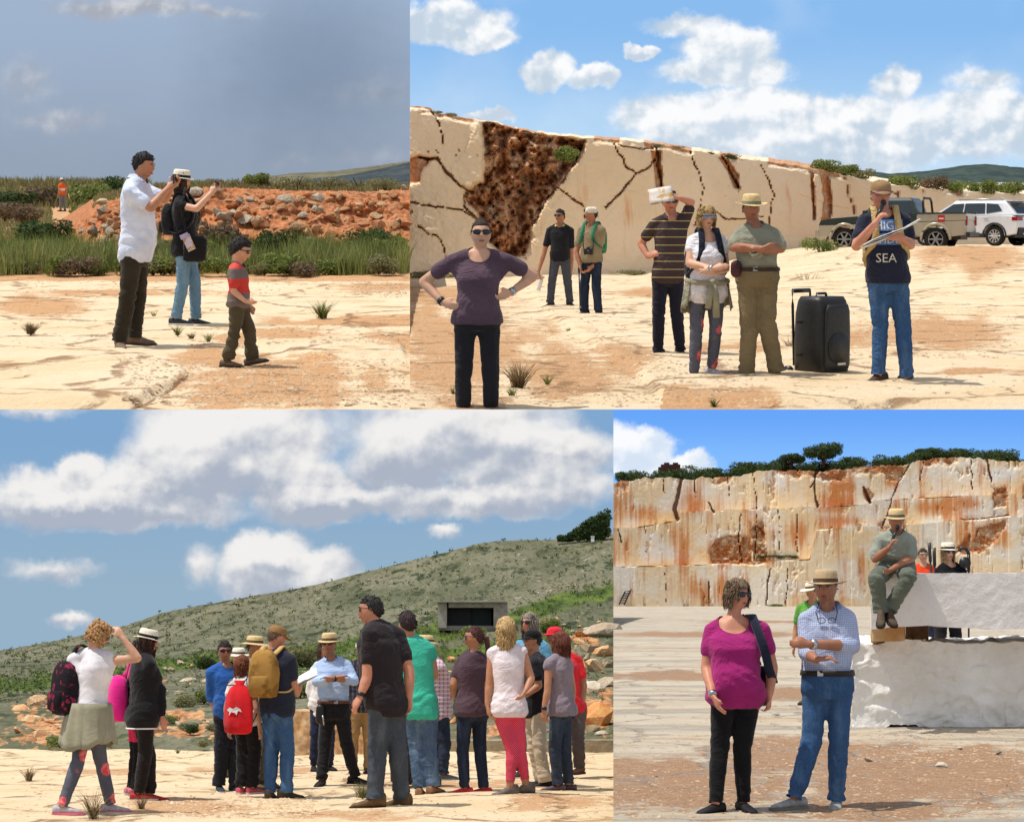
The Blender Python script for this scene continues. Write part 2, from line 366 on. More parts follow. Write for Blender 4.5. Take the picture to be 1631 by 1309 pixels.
M_leafd = leaf_mat('dark_green_leaves', lin(42,60,32), lin(84,104,54))
M_leafo = leaf_mat('olive_leaves', lin(112,114,76), lin(158,156,108), lin(120,100,70))
M_brush = leaf_mat('brown_brush', lin(104,86,70), lin(150,128,102), lin(84,96,56))
M_grass = leaf_mat('tall_grass', lin(112,124,64), lin(172,176,112), lin(200,184,130))
M_dry = leaf_mat('dry_twigs', lin(120,98,72), lin(160,136,100), lin(96,104,60))
M_bark = plain('bark', lin(84,66,48), .9, .1)
# ================================================================== geometry makers for nature
def leaves(n, lobes, size, seed=0, droop=.3):
    """leaf quads spread through the shells of several lobes (c, r)"""
    r = np.random.default_rng(seed); ws = np.array([l[1][0]*l[1][2] for l in lobes]); pick = r.choice(len(lobes), n, p=ws/ws.sum())
    d = r.normal(size=(n, 3)); d /= np.linalg.norm(d, axis=1)[:, None]
    rad = r.uniform(.45, 1.05, n)**.6
    rad *= 1+.22*fbm(d*3+seed, 3)
    C = np.array([l[0] for l in lobes])[pick]; Rr = np.array([l[1] for l in lobes])[pick]
    P = C+d*Rr*rad[:, None]; P[:, 2] = np.maximum(P[:, 2], .01)
    nrm = d+r.normal(size=(n, 3))*.7; nrm /= np.linalg.norm(nrm, axis=1)[:, None]
    a = np.cross(nrm, r.normal(size=(n, 3))); a /= np.linalg.norm(a, axis=1)[:, None]; b = np.cross(nrm, a)
    s = size*r.uniform(.6, 1.4, n)[:, None]
    V = np.stack([P-a*s, P+b*s*.45, P+a*s, P-b*s*.45], 1).reshape(-1, 3)
    F = np.arange(n*4).reshape(n, 4)
    return V, F
def blades(P, hgt, wid, lean=.35, seed=0, seg=2):
    """upright tapering blades at points P"""
    r = np.random.default_rng(seed); n = len(P); h = hgt*r.uniform(.5, 1.25, n) if np.isscalar(hgt) else hgt*r.uniform(.7, 1.2, n)
    az = r.uniform(0, 2*math.pi, n); ln = r.uniform(.05, lean, n)*h; aw = r.uniform(0, math.pi, n)
    w = v2(np.cos(aw), np.sin(aw))*(wid*r.uniform(.6, 1.3, n))[:, None]
    tip = P+v2(np.cos(az)*ln, np.sin(az)*ln, h); mid = P+v2(np.cos(az)*ln*.35, np.sin(az)*ln*.35, h*.55)
    V = np.stack([P-w, P+w, mid+w*.7, mid-w*.7, tip], 1).reshape(-1, 3)
    F = []
    for i in range(n): F += [(5*i, 5*i+1, 5*i+2, 5*i+3), (5*i+3, 5*i+2, 5*i+4)]
    return V, F
def rock_mesh(name, seed, sub=2, cuts=7, smooth=False):
    import bmesh
    r = np.random.default_rng(seed); bm = bmesh.new(); bmesh.ops.create_icosphere(bm, subdivisions=sub, radius=1.0)
    V = np.array([v.co[:] for v in bm.verts])
    for k in range(cuts):
        n = r.normal(size=3); n /= np.linalg.norm(n); o = r.uniform(.30, .72); t = V @ n; V -= np.outer(np.maximum(t-o, 0), n)
    V *= (1+.10*fbm(V*2.2+seed*3.1, 3))[:, None]
    for v, c in zip(bm.verts, V): v.co = c
    me = bpy.data.meshes.new(name); bm.to_mesh(me); bm.free()
    if smooth: me.shade_smooth()
    return me
ROCKS = [rock_mesh('rock', 20+i, 2, 11+i % 5) for i in range(7)]
def pebbles(P, rad, seed=0):
    """many small angular stones as one mesh"""
    r = np.random.default_rng(seed); n = len(P)
    base = np.array([[1,0,0],[-1,0,0],[0,1,0],[0,-1,0],[0,0,1],[0,0,-.6]], float)
    T = np.array([[0,2,4],[2,1,4],[1,3,4],[3,0,4],[2,0,5],[1,2,5],[3,1,5],[0,3,5]])
    V = base[None]*(1+r.uniform(-.45, .45, (n, 6, 1)))+r.uniform(-.28, .28, (n, 6, 3))
    az = r.uniform(0, 6.28, n); c, s_ = np.cos(az), np.sin(az)
    X = V[..., 0]*c[:, None]-V[..., 1]*s_[:, None]; Yy = V[..., 0]*s_[:, None]+V[..., 1]*c[:, None]
    sc = (rad*np.minimum(r.lognormal(0, .6, n), 3.2))[:, None]
    V = np.stack([X*sc*1.15, Yy*sc, V[..., 2]*sc*.42], -1)+P[:, None, :]
    F = (T[None]+np.arange(n)[:, None, None]*6).reshape(-1, 3)
    return V.reshape(-1, 3), F
def scatter_rock(parent, stage, p, r, mat, name='rock', seed=0, squash=.8, flat=True):
    q = random.Random(seed); me = ROCKS[q.randrange(len(ROCKS))]
    o = bpy.data.objects.new(name, me); COL.objects.link(o)
    if not me.materials: me.materials.append(M_creamrock)
    o.material_slots[0].link = 'OBJECT'; o.material_slots[0].material = mat
    S = Vector((r*q.uniform(.85, 1.35), r*q.uniform(.7, 1.1), r*squash*q.uniform(.7, 1.1)))
    m_ = Matrix.Translation(Vector([float(c) for c in p])) @ Matrix.Rotation(q.uniform(0, 6.28), 4, 'Z') @ Matrix.Rotation(q.uniform(-.4, .4), 4, 'X') @ Matrix.Diagonal(S.to_4d())
    if parent is not None: o.parent = parent; o.matrix_local = m_
    else: o.matrix_world = stage.M @ m_
    return o
# ================================================================== ground sheets
def ground(name, stage, px0, px1, front, far, mat, zf, sf, nx=230, ny=210, ckf=None, pxs=None):
    Y0 = stage.gd(front); t = np.linspace(0, 1, ny); Ys = 1/((1-t)/Y0+t/far)          # even rows in view
    X_ = np.linspace(px0, px1, nx) if pxs is None else pxs
    PX, YY = np.meshgrid(X_, Ys)
    def pt(z): 
        f = YY*stage.cb-(z-stage.h)*stage.sb; return (PX-CX)/FPX*f
    Z = np.zeros_like(PX); X = pt(Z)
    px, py = stage.proj(np.stack([X, YY, Z], -1))
    Z = zf(px, py, X, YY); fade = sm(0, .02, t)[:, None]; Z = Z*fade; X = pt(Z)
    V = np.stack([X, YY, Z], -1).reshape(-1, 3)
    n = X.shape[1]; I = np.arange(ny-1)[:, None]*n+np.arange(n-1)[None]
    F = np.stack([I, I+1, I+n+1, I+n], -1).reshape(-1, 4)
    me = mesh(name, V, F, True); attr(me, 'soil', sf(px, py, X, YY)); attr(me, 'crack', ckf(px, py) if ckf else np.zeros_like(px))
    o = obj(name, me, mat, None, stage); tag(o, kind='structure'); return o
def wob(px, py, a=1.): return a*fbm(v2(px/40, py/18, 3.), 4)
def gsum(px, py, L_):
    r = np.full(np.shape(px), -1.0)
    for (x, y, rx, ry) in L_: r = np.maximum(r, 1-np.hypot((px-x)/rx, (py-y)/ry))
    return r
# ---- upper left
slabL = [(-300,560),(60,545),(200,556),(290,590),(300,600),(262,628),(190,660),(150,700),(-300,720)]
def z_tl(px, py, X, Y):
    z = .05*sm(-2, 6, pgon(px, py, slabL)+3*wob(px, py))
    z += .05*sm(0, 8, pgon(px, py, [(395,525),(560,518),(640,545),(650,575),(520,580),(400,560)])+4*wob(px, py))
    z += .03*fbm(v2(X*.9, Y*.9), 3)+.012*fbm(v2(X*5, Y*5), 3)
    z += 1.25*sm(96, 112, Y)
    return z
def s_tl(px, py, X, Y):
    r = gsum(px, py, [(430,612,230,60),(60,488,110,22),(560,512,190,12),(640,545,70,25),(330,570,90,28),(200,466,200,9),(420,540,120,14),(620,455,90,14)])
    r = np.where(pgon(px, py, slabL) > 2, r*.2-.25, r)
    return np.clip(.25+.75*r+.35*wob(px, py), 0, 1)*sm(445, 455, py)+sm(452, 444, py)*.9
def c_tl(px, py):
    a = polyd(px, py, [(292,590),(300,602),(262,630),(232,645),(180,662)]); return np.clip(1.2-a/4, 0, 1)*.9
g_tl = ground('rock_floor', TLs, -160, 653, 652, 116, M_gTL, z_tl, s_tl, 210, 200, c_tl)
# ---- upper right, with a rise towards the parked cars
def z_tr(px, py, X, Y):
    z = .03*fbm(v2(X*.9, Y*.9, 5.), 3)+.012*fbm(v2(X*5, Y*5, 2.), 3)
    z += .92*sm(24, 58, Y)*sm(1.0, 9.0, X-Y*.045)
    z += .05*sm(-4, 8, pgon(px, py, [(815,440),(870,500),(930,545),(1010,590),(1060,640),(1700,690),(1700,400),(900,430)])+5*wob(px, py))
    return z
def s_tr(px, py, X, Y):
    r = gsum(px, py, [(740,560,150,110),(900,600,110,60),(1000,575,70,26),(1100,640,170,22),(1480,540,170,34),(1560,455,120,22),(1330,545,80,14),(720,470,120,22),(1020,470,60,10),(1180,560,130,10),(1420,430,160,9),(1560,600,90,8)])
    r = np.where(pgon(px, py, [(880,640),(1000,612),(1060,625),(1050,652),(880,660)]) > 0, r*.3-.2, r)
    return np.clip(.28+.8*r+.4*wob(px, py), 0, 1)
def c_tr(px, py):
    a = polyd(px, py, [(820,440),(870,500),(930,545),(1010,590),(1060,612)])
    b = polyd(px, py, [(1310,620),(1420,610),(1600,625)]); return np.clip(1.0-np.minimum(a/5, b/2), 0, 1)*.55
g_tr = ground('rock_floor', TRs, 653, 1800, 652, 90, M_gTR, z_tr, s_tr, 270, 200, c_tr)
# ---- lower left
def z_bl(px, py, X, Y): return .03*fbm(v2(X*.9, Y*.9, 9.), 3)+.014*fbm(v2(X*4, Y*4, 7.), 3)
def s_bl(px, py, X, Y):
    r = gsum(px, py, [(300,1285,180,18),(420,1225,160,8),(900,1275,150,16),(700,1250,200,10),(160,1228,160,8),(560,1300,160,12),(880,1215,120,6)])
    return np.clip(.22+.7*r+.4*wob(px, py*2), 0, 1)+sm(1196, 1186, py)*.8
g_bl = ground('rock_floor', BLs, -200, 977, 1345, 60, M_gBL, z_bl, s_bl, 230, 170)
# ---- lower right
def z_br(px, py, X, Y): return .02*fbm(v2(X*.6, Y*.6, 4.), 3)*sm(100, 20, Y)+.012*fbm(v2(X*4, Y*4, 1.), 3)
def s_br(px, py, X, Y):
    r = gsum(px, py, [(1080,1250,240,62),(1480,1235,320,75),(1260,1200,200,40),(1380,1290,200,30),(1120,1010,260,7),(1060,1075,200,11),(1250,1105,150,16),(1200,990,120,4),(1340,1060,80,20)])
    return np.clip(.18+1.0*r+.35*wob(px, py*1.5), 0, 1)
g_br = ground('quarry_floor', BRs, 977, 1850, 1345, 215, M_gBR, z_br, s_br, 230, 230)
# ================================================================== sheets standing up: walls, banks, hillsides
def sheet(name, stage, pxs, rows, depth, mat, attrs, smooth=True, extra=None):
    """pxs (n,), rows(PX,T)->row, depth(PX,PY,T)->metres; T 0 top .. 1 bottom"""
    pxs = np.asarray(pxs, float); T = rows[0]; PX, TT = np.meshgrid(pxs, T); PY = rows[1](PX, TT); D = depth(PX, PY, TT)
    P = stage.at(PX, PY, D); V = P.reshape(-1, 3); n = len(pxs); m_ = len(T)
    I = np.arange(m_-1)[:, None]*n+np.arange(n-1)[None]; F = np.stack([I, I+n, I+n+1, I+1], -1).reshape(-1, 4)
    if extra is not None:                                  # a top running back from the rim
        f_ = (P[0][:, 1:2]+extra[0])/P[0][:, 1:2]; B = np.concatenate([P[0][:, :2]*f_, P[0][:, 2:]+extra[1]], 1); k = len(V); V = np.concatenate([V, B])
        a = np.arange(n-1); F = np.concatenate([F, np.stack([a, a+1, k+a+1, k+a], -1)])
    me = mesh(name, V, F, smooth)
    for k_, fn in attrs.items():
        a = fn(PX, PY)
        if extra is not None: a = np.concatenate([a.reshape(-1), a[0]])
        attr(me, k_, a)
    return obj(name, me, mat, None, stage)
def itp(tab):
    xs, ys = zip(*tab); return lambda x: np.interp(x, xs, ys)
def wall_mat(name, base, base2, rust, dark, pale, xs, streak=.7, rocky=.9):
    t = MT(name, .85, .2); st, cv, ck, pl = t.attr('stain'), t.attr('cav'), t.attr('crack'), t.attr('pale')
    n0 = t.noise(.35*xs, 5, .55); n1 = t.noise(2.5*xs, 6, .6); n2 = t.noise(14*xs, 5, .65)
    sn = t.noise(1.0, 5, .62, stretch=(2.6*xs, 2.6*xs, .13*xs)); sn2 = t.noise(1.0, 4, .6, stretch=(9*xs, 9*xs, .35*xs))
    c = t.mix(t.ramp(n0, .35, .65), base, base2)
    c = t.mix(t.math('MULTIPLY', t.ramp(n1, .5, .75), .3), c, tuple(x*.8 for x in base[:3])+(1,))
    c = t.mix(t.math('MULTIPLY', pl, .8), c, pale)
    s = t.math('ADD', st, t.math('MULTIPLY', t.math('SUBTRACT', sn, .5), 1.5)); s = t.math('ADD', s, t.math('MULTIPLY', t.math('SUBTRACT', sn2, .5), 1.1))
    c = t.mix(t.math('MULTIPLY', t.ramp(s, .42, .95), streak), c, rust)
    cvn = t.math('ADD', cv, t.math('MULTIPLY', t.math('SUBTRACT', n1, .5), .5))
    cc = t.mix(t.ramp(n2, .35, .68), dark, rust); cc = t.mix(t.math('MULTIPLY', t.ramp(t.noise(3.2*xs, 7, .72), .46, .60), .8), cc, t.mix(t.ramp(n2, .4, .6), base2, lin(168,150,130)))
    c = t.mix(t.math('MULTIPLY', t.ramp(cvn, .35, .6), rocky), c, cc)
    c = t.mix(t.math('MULTIPLY', t.ramp(t.math('ADD', ck, t.math('MULTIPLY', t.math('SUBTRACT', n2, .5), .6)), .45, .8), .9), c, tuple(x*.62 for x in dark[:3])+(1,))
    t.col(c); t.bump(t.math('ADD', t.math('MULTIPLY', n1, .6), t.math('MULTIPLY', n2, .5)), .45, (.06 if xs > .5 else .012)/xs)
    return t.m
BUMPK = 1.0
# ---- the sawn wall, upper right
TRtop = itp([(640,166),(653,168),(685,172),(695,180),(760,192),(790,196),(850,212),(930,220),(1000,224),(1060,233),(1150,248),(1250,262),(1310,271),(1400,292),(1500,303),(1613,308),(1800,322)])
TRbase = itp([(640,452),(860,448),(1000,444),(1250,420),(1300,412),(1400,402),(1613,390),(1800,385)])
TRdep = itp([(640,60),(860,61),(1000,63),(1300,71),(1613,82),(1800,88)])
CAV = [(768,196),(800,196),(850,212),(932,222),(930,244),(915,262),(893,288),(868,322),(852,352),(845,395),(838,412),(800,408),(775,385),(758,340),(738,318),(742,300),(768,290),(770,240)]
CAV2 = [(648,252),(668,246),(690,252),(676,268),(668,292),(648,296)]
CR_TR = [[(668,252),(695,255),(712,272),(722,286),(745,305)], [(640,322),(700,330),(735,336),(765,352)], [(742,305),(738,330),(760,350)],
         [(978,232),(988,248),(1000,268),(1012,278),(1030,268),(1042,255),(1046,236)], [(1012,278),(990,306),(964,332)], [(1046,240),(1048,262),(1054,300)],
         [(1150,250),(1160,268),(1176,298)], [(1345,284),(1352,308),(1362,340)], [(1392,292),(1410,300),(1430,310)], [(1428,306),(1430,330)], [(1468,302),(1470,350)], [(930,225),(915,262),(868,322),(850,360)], [(985,232),(1040,238)], [(688,178),(700,200),(706,226)], [(1100,242),(1120,300),(1108,360)], [(1210,262),(1232,310),(1222,380)], [(890,300),(930,330),(940,390)], [(665,360),(700,380),(712,420)], [(1130,330),(1160,350),(1215,345)]]
CW_TR = [2.6,1.5,2.6,2.0,1.7,2.6,2.2,2.8,1.6,2.6,2.0,2.1,1.7,1.5,1.3,1.3,1.4,1.4,1.3]
BROWN_TR = [[(1303,272),(1318,272),(1324,300),(1326,340),(1316,360),(1306,352),(1312,320)], [(1288,272),(1296,272),(1300,350),(1294,352)], [(1142,250),(1160,252),(1176,280),(1178,302),(1168,300),(1156,272)], [(1036,240),(1052,240),(1056,300),(1044,300),(1040,262)]]
def wz(px, py, s1, s2, k=0.): return fbm(v2(px/s1, py/s2, k), 4)
def tr_cav(px, py):
    c = sm(-3, 7, pgon(px, py, CAV)+5*wz(px, py, 9, 9)); c = np.maximum(c, .8*sm(-2, 4, pgon(px, py, CAV2)+3*wz(px, py, 8, 8)))
    for b in BROWN_TR: c = np.maximum(c, .85*sm(-1.5, 2.5, pgon(px, py, b)+2.5*wz(px, py, 6, 9)))
    c = np.maximum(c, .65*sm(10, 2, py-TRtop(px)+6*wz(px, py, 14, 6, 2.))*sm(.0, .3, wz(px, py*0, 40, 1, 6.)+.15))
    return c
def tr_crack(px, py):
    wx = px+4*wz(px, py, 12, 12, 3.); wy = py+4*wz(px, py, 12, 12, 8.); r = 0
    for q, w in zip(CR_TR, CW_TR): r = np.maximum(r, np.clip(1.35-polyd(wx, wy, q)/(w*(1+.45*wz(px, py, 14, 14, 21.))), 0, 1))
    r = np.maximum(r, .62*sm(.50, .66, fbm(v2(px/5.5, py/8., 12.), 3))*sm(-.1, .35, wz(px, py, 70, 50, 17.)))
    for x in (1022, 946, 1210, 1240, 1270, 880, 1100, 1150): r = np.maximum(r, .38*np.clip(1.3-np.abs(px-x)/1.0, 0, 1))
    return r
def tr_stain(px, py):
    t = (py-TRtop(px))/(TRbase(px)-TRtop(px)+1); r = .12+.30*sm(.2, .9, wz(px, py, 60, 60, 4.)+.3)
    r += .30*gsum(px, py, [(880,345,40,40),(1250,330,60,60),(680,290,30,30),(985,400,50,40),(690,400,60,60),(1000,330,40,40)]).clip(0)
    return r+.15*sm(.12, 0, t)
def tr_depth(px, py, t):
    d = TRdep(px)+0*py; c = sm(-3, 8, pgon(px, py, CAV)+5*wz(px, py, 9, 9))
    lobes = .5+.5*np.sin(px/13.+2*wz(px, py, 20, 40))
    d = d+c*(.55+.45*lobes+1.0*wz(px, py, 16, 24)+.8*wz(px, py, 6, 6))
    d = d+.5*tr_cav(px, py)*(1-c)+.22*sm(.25, .8, tr_crack(px, py))
    pl_ = np.floor((px+.5*py+14*wz(px, py, 60, 60, 5.))/95.)+5*np.floor((py-.3*px+10*wz(px, py, 50, 50, 6.))/70.); d = d-.10*wz(px, py, 60, 60)+.03*wz(px, py, 6, 6)+.07*_h(pl_.astype(np.int64), 0*pl_.astype(np.int64)+2, 0*pl_.astype(np.int64)+9)
    d = d+(3.0*(1-t))*.25
    return d
M_wTR = wall_mat('sawn_tan_marble_wall', lin(238,216,186), lin(230,204,168), lin(210,140,84), lin(150,92,58), lin(240,228,210), .55, .7)
wall_tr = sheet('quarry_wall', TRs, np.concatenate([np.arange(653, 1330, 2.6), np.arange(1330, 1800, 5)]), (np.linspace(0, 1, 112), lambda X, T: TRtop(X)+2.2*wz(X, 0*X, 9, 1)+(TRbase(X)-TRtop(X))*T),
    tr_depth, M_wTR, dict(stain=tr_stain, cav=tr_cav, crack=tr_crack, pale=lambda x, y: .35*sm(14, 2, y-TRtop(x))*sm(-.2, .3, wz(x, y, 25, 8, 9.))+.7*gsum(x, y, [(800,212,30,16),(870,228,50,12),(835,228,22,26),(815,300,16,60)]).clip(0)), smooth=False, extra=(6, .4))
tag(wall_tr, 'tan sawn quarry wall with a deep brown cavity and dark cracks', 'quarry wall')
BUMPK = 10.0
# ---- the stepped, rust-streaked wall, lower right
BRtop = itp([(960,772),(1000,764),(1060,760),(1100,763),(1180,756),(1200,750),(1290,748),(1340,750),(1380,742),(1440,740),(1480,730),(1520,727),(1560,729),(1613,735),(1850,735)])
L1 = itp([(960,840),(1010,840),(1075,829),(1085,815),(1170,811),(1300,807),(1380,803),(1400,796),(1520,790),(1613,786),(1850,785)])
L2 = itp([(960,902),(1110,899),(1200,893),(1290,890),(1300,842),(1400,838),(1460,834),(1510,830),(1560,826),(1613,820),(1850,815)])
L3 = itp([(960,966),(1290,966),(1292,892),(1400,890),(1613,880),(1850,878)])
def br_e(px): return 1.5*wz(px, 0*px, 14, 1, 3.)
def br_rows(X, T):
    t0 = BRtop(X)+2.5*wz(X, 0*X, 5, 1)+2*np.round(3*wz(X, 0*X, 16, 1, 5.))/1.5; a = L1(X)+br_e(X); b = L2(X)+br_e(X)
    return np.where(T <= 1, t0+(a-t0)*T, np.where(T <= 2, a+.04+(b-a-.04)*np.clip((T-1.001)/.999, 0, 1), b+.04+(968-b-.04)*np.clip((T-2.001)/.999, 0, 1)))
BRK = [[(1086,762),(1080,790),(1074,812),(1079,826)], [(1128,800),(1138,816)], [(1200,752),(1206,800),(1202,890)], [(1300,752),(1296,775),(1302,808)], [(1226,905),(1219,962)], [(1290,776),(1300,756),(1312,744)],
       [(1450,740),(1430,770),(1418,800),(1405,842)], [(1470,735),(1466,768)], [(1546,730),(1548,778)], [(1572,732),(1580,768)], [(1204,830),(1215,850)], [(1056,762),(1058,784)], [(1028,840),(1030,880)], [(1255,905),(1252,960)], [(1530,826),(1560,826),(1613,820)], [(1375,776),(1386,800)], [(1060,905),(1062,960)], [(1180,815),(1176,860),(1182,895)], [(984,842),(988,862)], [(1104,762),(1108,790)], [(1160,756),(1162,790)], [(1240,812),(1242,880)], [(1270,812),(1268,885)], [(1130,905),(1128,960)]]
BRW = [4.5,1.8,.8,2.,1.6,1.6,1.3,1.,1.2,2.2,.9,1.,.7,.7,.9,3,.6,1.2,1.4,1.1,.9,.6,.6,.6]
BRC = [[(1128,872),(1138,856),(1165,850),(1196,855),(1200,898),(1135,898)], [(1196,845),(1216,820),(1222,898),(1200,898)], [(1545,872),(1556,842),(1585,830),(1604,826),(1590,860),(1560,882)], [(1370,778),(1384,776),(1392,786),(1386,800),(1378,796)],
       [(1300,745),(1350,748),(1350,765),(1310,766)], [(1580,775),(1606,775),(1602,805),(1582,810)], [(1515,880),(1545,850),(1548,885)], [(1404,740),(1448,742),(1432,768),(1410,764)]]
def br_cav(px, py):
    r = .9*sm(18, 2, py-BRtop(px)+8*wz(px, py, 10, 10, 2.))*sm(-.25, .15, wz(px, 0*py, 26, 1, 6.))
    for b in BRC: r = np.maximum(r, .9*sm(-2.5, 3, pgon(px, py, b)+4*wz(px, py, 8, 10)))
    r = np.maximum(r, .5*sm(.25, .5, wz(px, py, 9, 30, 11.)))
    return r
def br_crack(px, py):
    wx = px+3*wz(px, py, 9, 12, 3.); wy = py+3*wz(px, py, 9, 12, 8.); r = 0
    for q, w in zip(BRK, BRW): r = np.maximum(r, np.clip(1.35-polyd(wx, wy, q)/w, 0, 1))
    r = np.maximum(r, .75*np.clip(1.2-np.abs(py-L1(px)-1)/1.0, 0, 1)*sm(-.2, .2, wz(px, 0*py, 14, 1, 2.)))
    r = np.maximum(r, .75*np.clip(1.2-np.abs(py-L2(px)-1)/1.0, 0, 1)*sm(-.2, .2, wz(px, 0*py, 14, 1, 5.)))
    r = np.maximum(r, .55*sm(.42, .62, fbm(v2(px/2.6, py/26, 5.), 3)))
    return r
def br_stain(px, py):
    r = .44+.34*wz(px, py, 26, 50, 4.)+.22*wz(px, py, 5, 70, 9.)
    r += .55*gsum(px, py, [(985,800,22,60),(990,880,20,40),(1250,850,50,40),(1165,880,60,30),(1100,800,22,50),(1330,800,40,24),(1340,830,50,16),(1480,808,90,22),(1540,800,60,18),(1090,890,14,90),(1340,775,30,14),(1220,890,40,20),(1110,940,60,40),(1030,815,40,20),(1420,768,18,14),(1560,850,60,40)]).clip(0)
    return r
def br_pale(px, py): return sm(.0, .4, wz(px, py, 40, 26, 14.)+.1)*.8+.6*gsum(px, py, [(1245,775,40,26),(1060,870,50,34),(1440,790,50,24),(1150,790,40,30),(1030,935,50,30),(1590,760,40,26)]).clip(0)
def br_depth(px, py, t):
    tier = (t > 1.0005)*1.+(t > 2.0005)*1.; d = 204.-0*px+1.6*(2.-tier)+.6*np.sin(px/55.)
    d = d+.45*br_cav(px, py)*(.6+.9*wz(px, py, 5, 5))+.30*sm(.3, .9, br_crack(px, py))+.02*wz(px, py, 4, 4, 7.)
    blk = np.floor((px+6*wz(px, 0*py, 40, 1, 1.))/23.)+7*tier; d = d+.07*_h(blk.astype(np.int64), 3+0*blk.astype(np.int64), 5+0*blk.astype(np.int64))
    return d
M_wBR = wall_mat('rust_streaked_marble_wall', lin(232,212,180), lin(228,198,152), lin(196,118,52), lin(112,60,34), lin(228,224,216), .30, .85)
wall_br = sheet('quarry_wall', BRs, np.concatenate([np.arange(977, 1640, 1.9), np.arange(1640, 1850, 6)]), (np.concatenate([np.linspace(0, 1, 52), np.linspace(1.001, 2, 52), np.linspace(2.001, 3, 50)]), br_rows),
    br_depth, M_wBR, dict(stain=br_stain, cav=br_cav, crack=br_crack, pale=br_pale), smooth=False, extra=(40, 1.0))
tag(wall_br, 'high stepped quarry wall streaked with rust behind the marble blocks', 'quarry wall')
# ---- hillside, lower left
ridge = itp([(-200,1085),(0,1036),(100,1018),(200,996),(260,975),(330,962),(420,946),(500,932),(600,906),(690,884),(760,866),(790,862),(900,858),(977,850),(1000,846)])
DR = [(1204,29.0),(1190,29.6),(1178,31),(1132,36),(1100,44),(1062,70)]
def bl_depth(px, py, t):
    rows, ds = zip(*DR[::-1]); d = np.interp(py, rows, ds); f = np.clip((1062-py)/(1062-ridge(px)+1e-6), 0, 1)
    d = np.where(py < 1062, 70+42*f**1.2, d)
    d = d+.4*wz(px, py, 12, 8)*sm(1195, 1170, py)*sm(1040, 1090, py)
    return d
def bl_red(px, py):
    r = gsum(px, py, [(70,1160,95,50),(300,1140,90,20),(300,1165,110,20),(450,1150,120,22),(620,1150,100,22),(930,1130,110,55),(930,1020,50,16),(800,1160,100,20)])
    return np.clip(.05+.85*r+.75*wz(px, py, 11, 6), 0, 1)*sm(1000, 1015, py)
def bl_green(px, py):
    b1 = polyd(px, py, [(-200,1105),(40,1090),(180,1075),(330,1052),(450,1045),(520,1035),(640,1015),(700,1000)]); b2 = polyd(px, py, [(700,1010),(820,985),(900,955),(977,940)])
    b3 = polyd(px, py, [(400,1080),(520,1060),(640,1045),(760,1040),(900,1010)])
    return np.clip(1.25-np.minimum(np.minimum(b1/16, b2/17), b3/15)+.5*wz(px, py, 18, 8), 0, 1)
def bl_dry_shade(px, py): return np.clip(sm(40, 10, py-ridge(px))*.5+.9*gsum(px, py, [(900,925,120,18),(480,985,220,30),(250,1010,160,20)]).clip(0)+.4*wz(px, py, 40, 12), 0, 1)  # cloud shade coloured in as brown under the ridge; other patches are dry scrub
def hill_mat():
    t = MT('scrub_covered_hillside', .95, .1); r, g, d = t.attr('red'), t.attr('green'), t.attr('dry')
    n = t.noise(.25, 6, .65, stretch=(1, .3, 1)); n2 = t.noise(1.1, 5, .7, stretch=(1, .3, 1)); v = t.noise(.55, 3, .5, stretch=(1, .35, 1))
    c = t.mix(t.ramp(n, .38, .62), lin(92,94,72), lin(120,118,96)); c = t.mix(t.math('MULTIPLY', d, .5), c, lin(128,120,100))  # second mix: dry scrub tint, also the cloud shade coloured in by the ridge
    c = t.mix(t.ramp(t.math('ADD', t.math('MULTIPLY', n2, .6), t.math('MULTIPLY', v, .4)), .52, .6), c, lin(54,62,42))
    c = t.mix(t.ramp(t.noise(2.3, 5, .75, stretch=(1, .3, 1)), .60, .68), c, lin(160,154,136)); c = t.mix(t.ramp(t.noise(1.5, 6, .75, stretch=(1, .3, 1)), .55, .62), c, lin(78,84,54)); c = t.mix(t.math('MULTIPLY', t.ramp(t.noise(6., 4, .7, stretch=(1, .3, 1)), .5, .6), .45), c, lin(66,70,48))
    c = t.mix(t.ramp(t.math('ADD', g, t.math('MULTIPLY', t.math('SUBTRACT', n2, .5), .8)), .4, .75), c, t.mix(t.ramp(n2, .35, .65), lin(52,70,30), lin(98,114,52)))
    c = t.mix(t.ramp(t.math('ADD', r, t.math('ADD', t.math('MULTIPLY', t.math('SUBTRACT', n2, .5), .8), t.math('MULTIPLY', t.math('SUBTRACT', t.noise(7., 5, .75, stretch=(1, .3, 1)), .5), 1.4))), .42, .62), c, t.mix(t.ramp(t.noise(5., 5, .7, stretch=(1, .3, 1)), .38, .62), lin(156,98,58), lin(196,156,114)))
    t.col(c); t.bump(t.math('ADD', n2, t.noise(3., 4, .7, stretch=(1, .3, 1))), .5, .12); return t.m
M_hill = hill_mat()
hill_bl = sheet('hillside', BLs, np.linspace(-200, 977, 300), (np.linspace(0, 1, 150)**.9, lambda X, T: ridge(X)+1.2*wz(X, 0*X, 12, 1)+(1206-ridge(X))*T), bl_depth, M_hill, dict(red=bl_red, green=bl_green, dry=bl_dry_shade))
tag(hill_bl, kind='structure')
BUMPK = 1.0
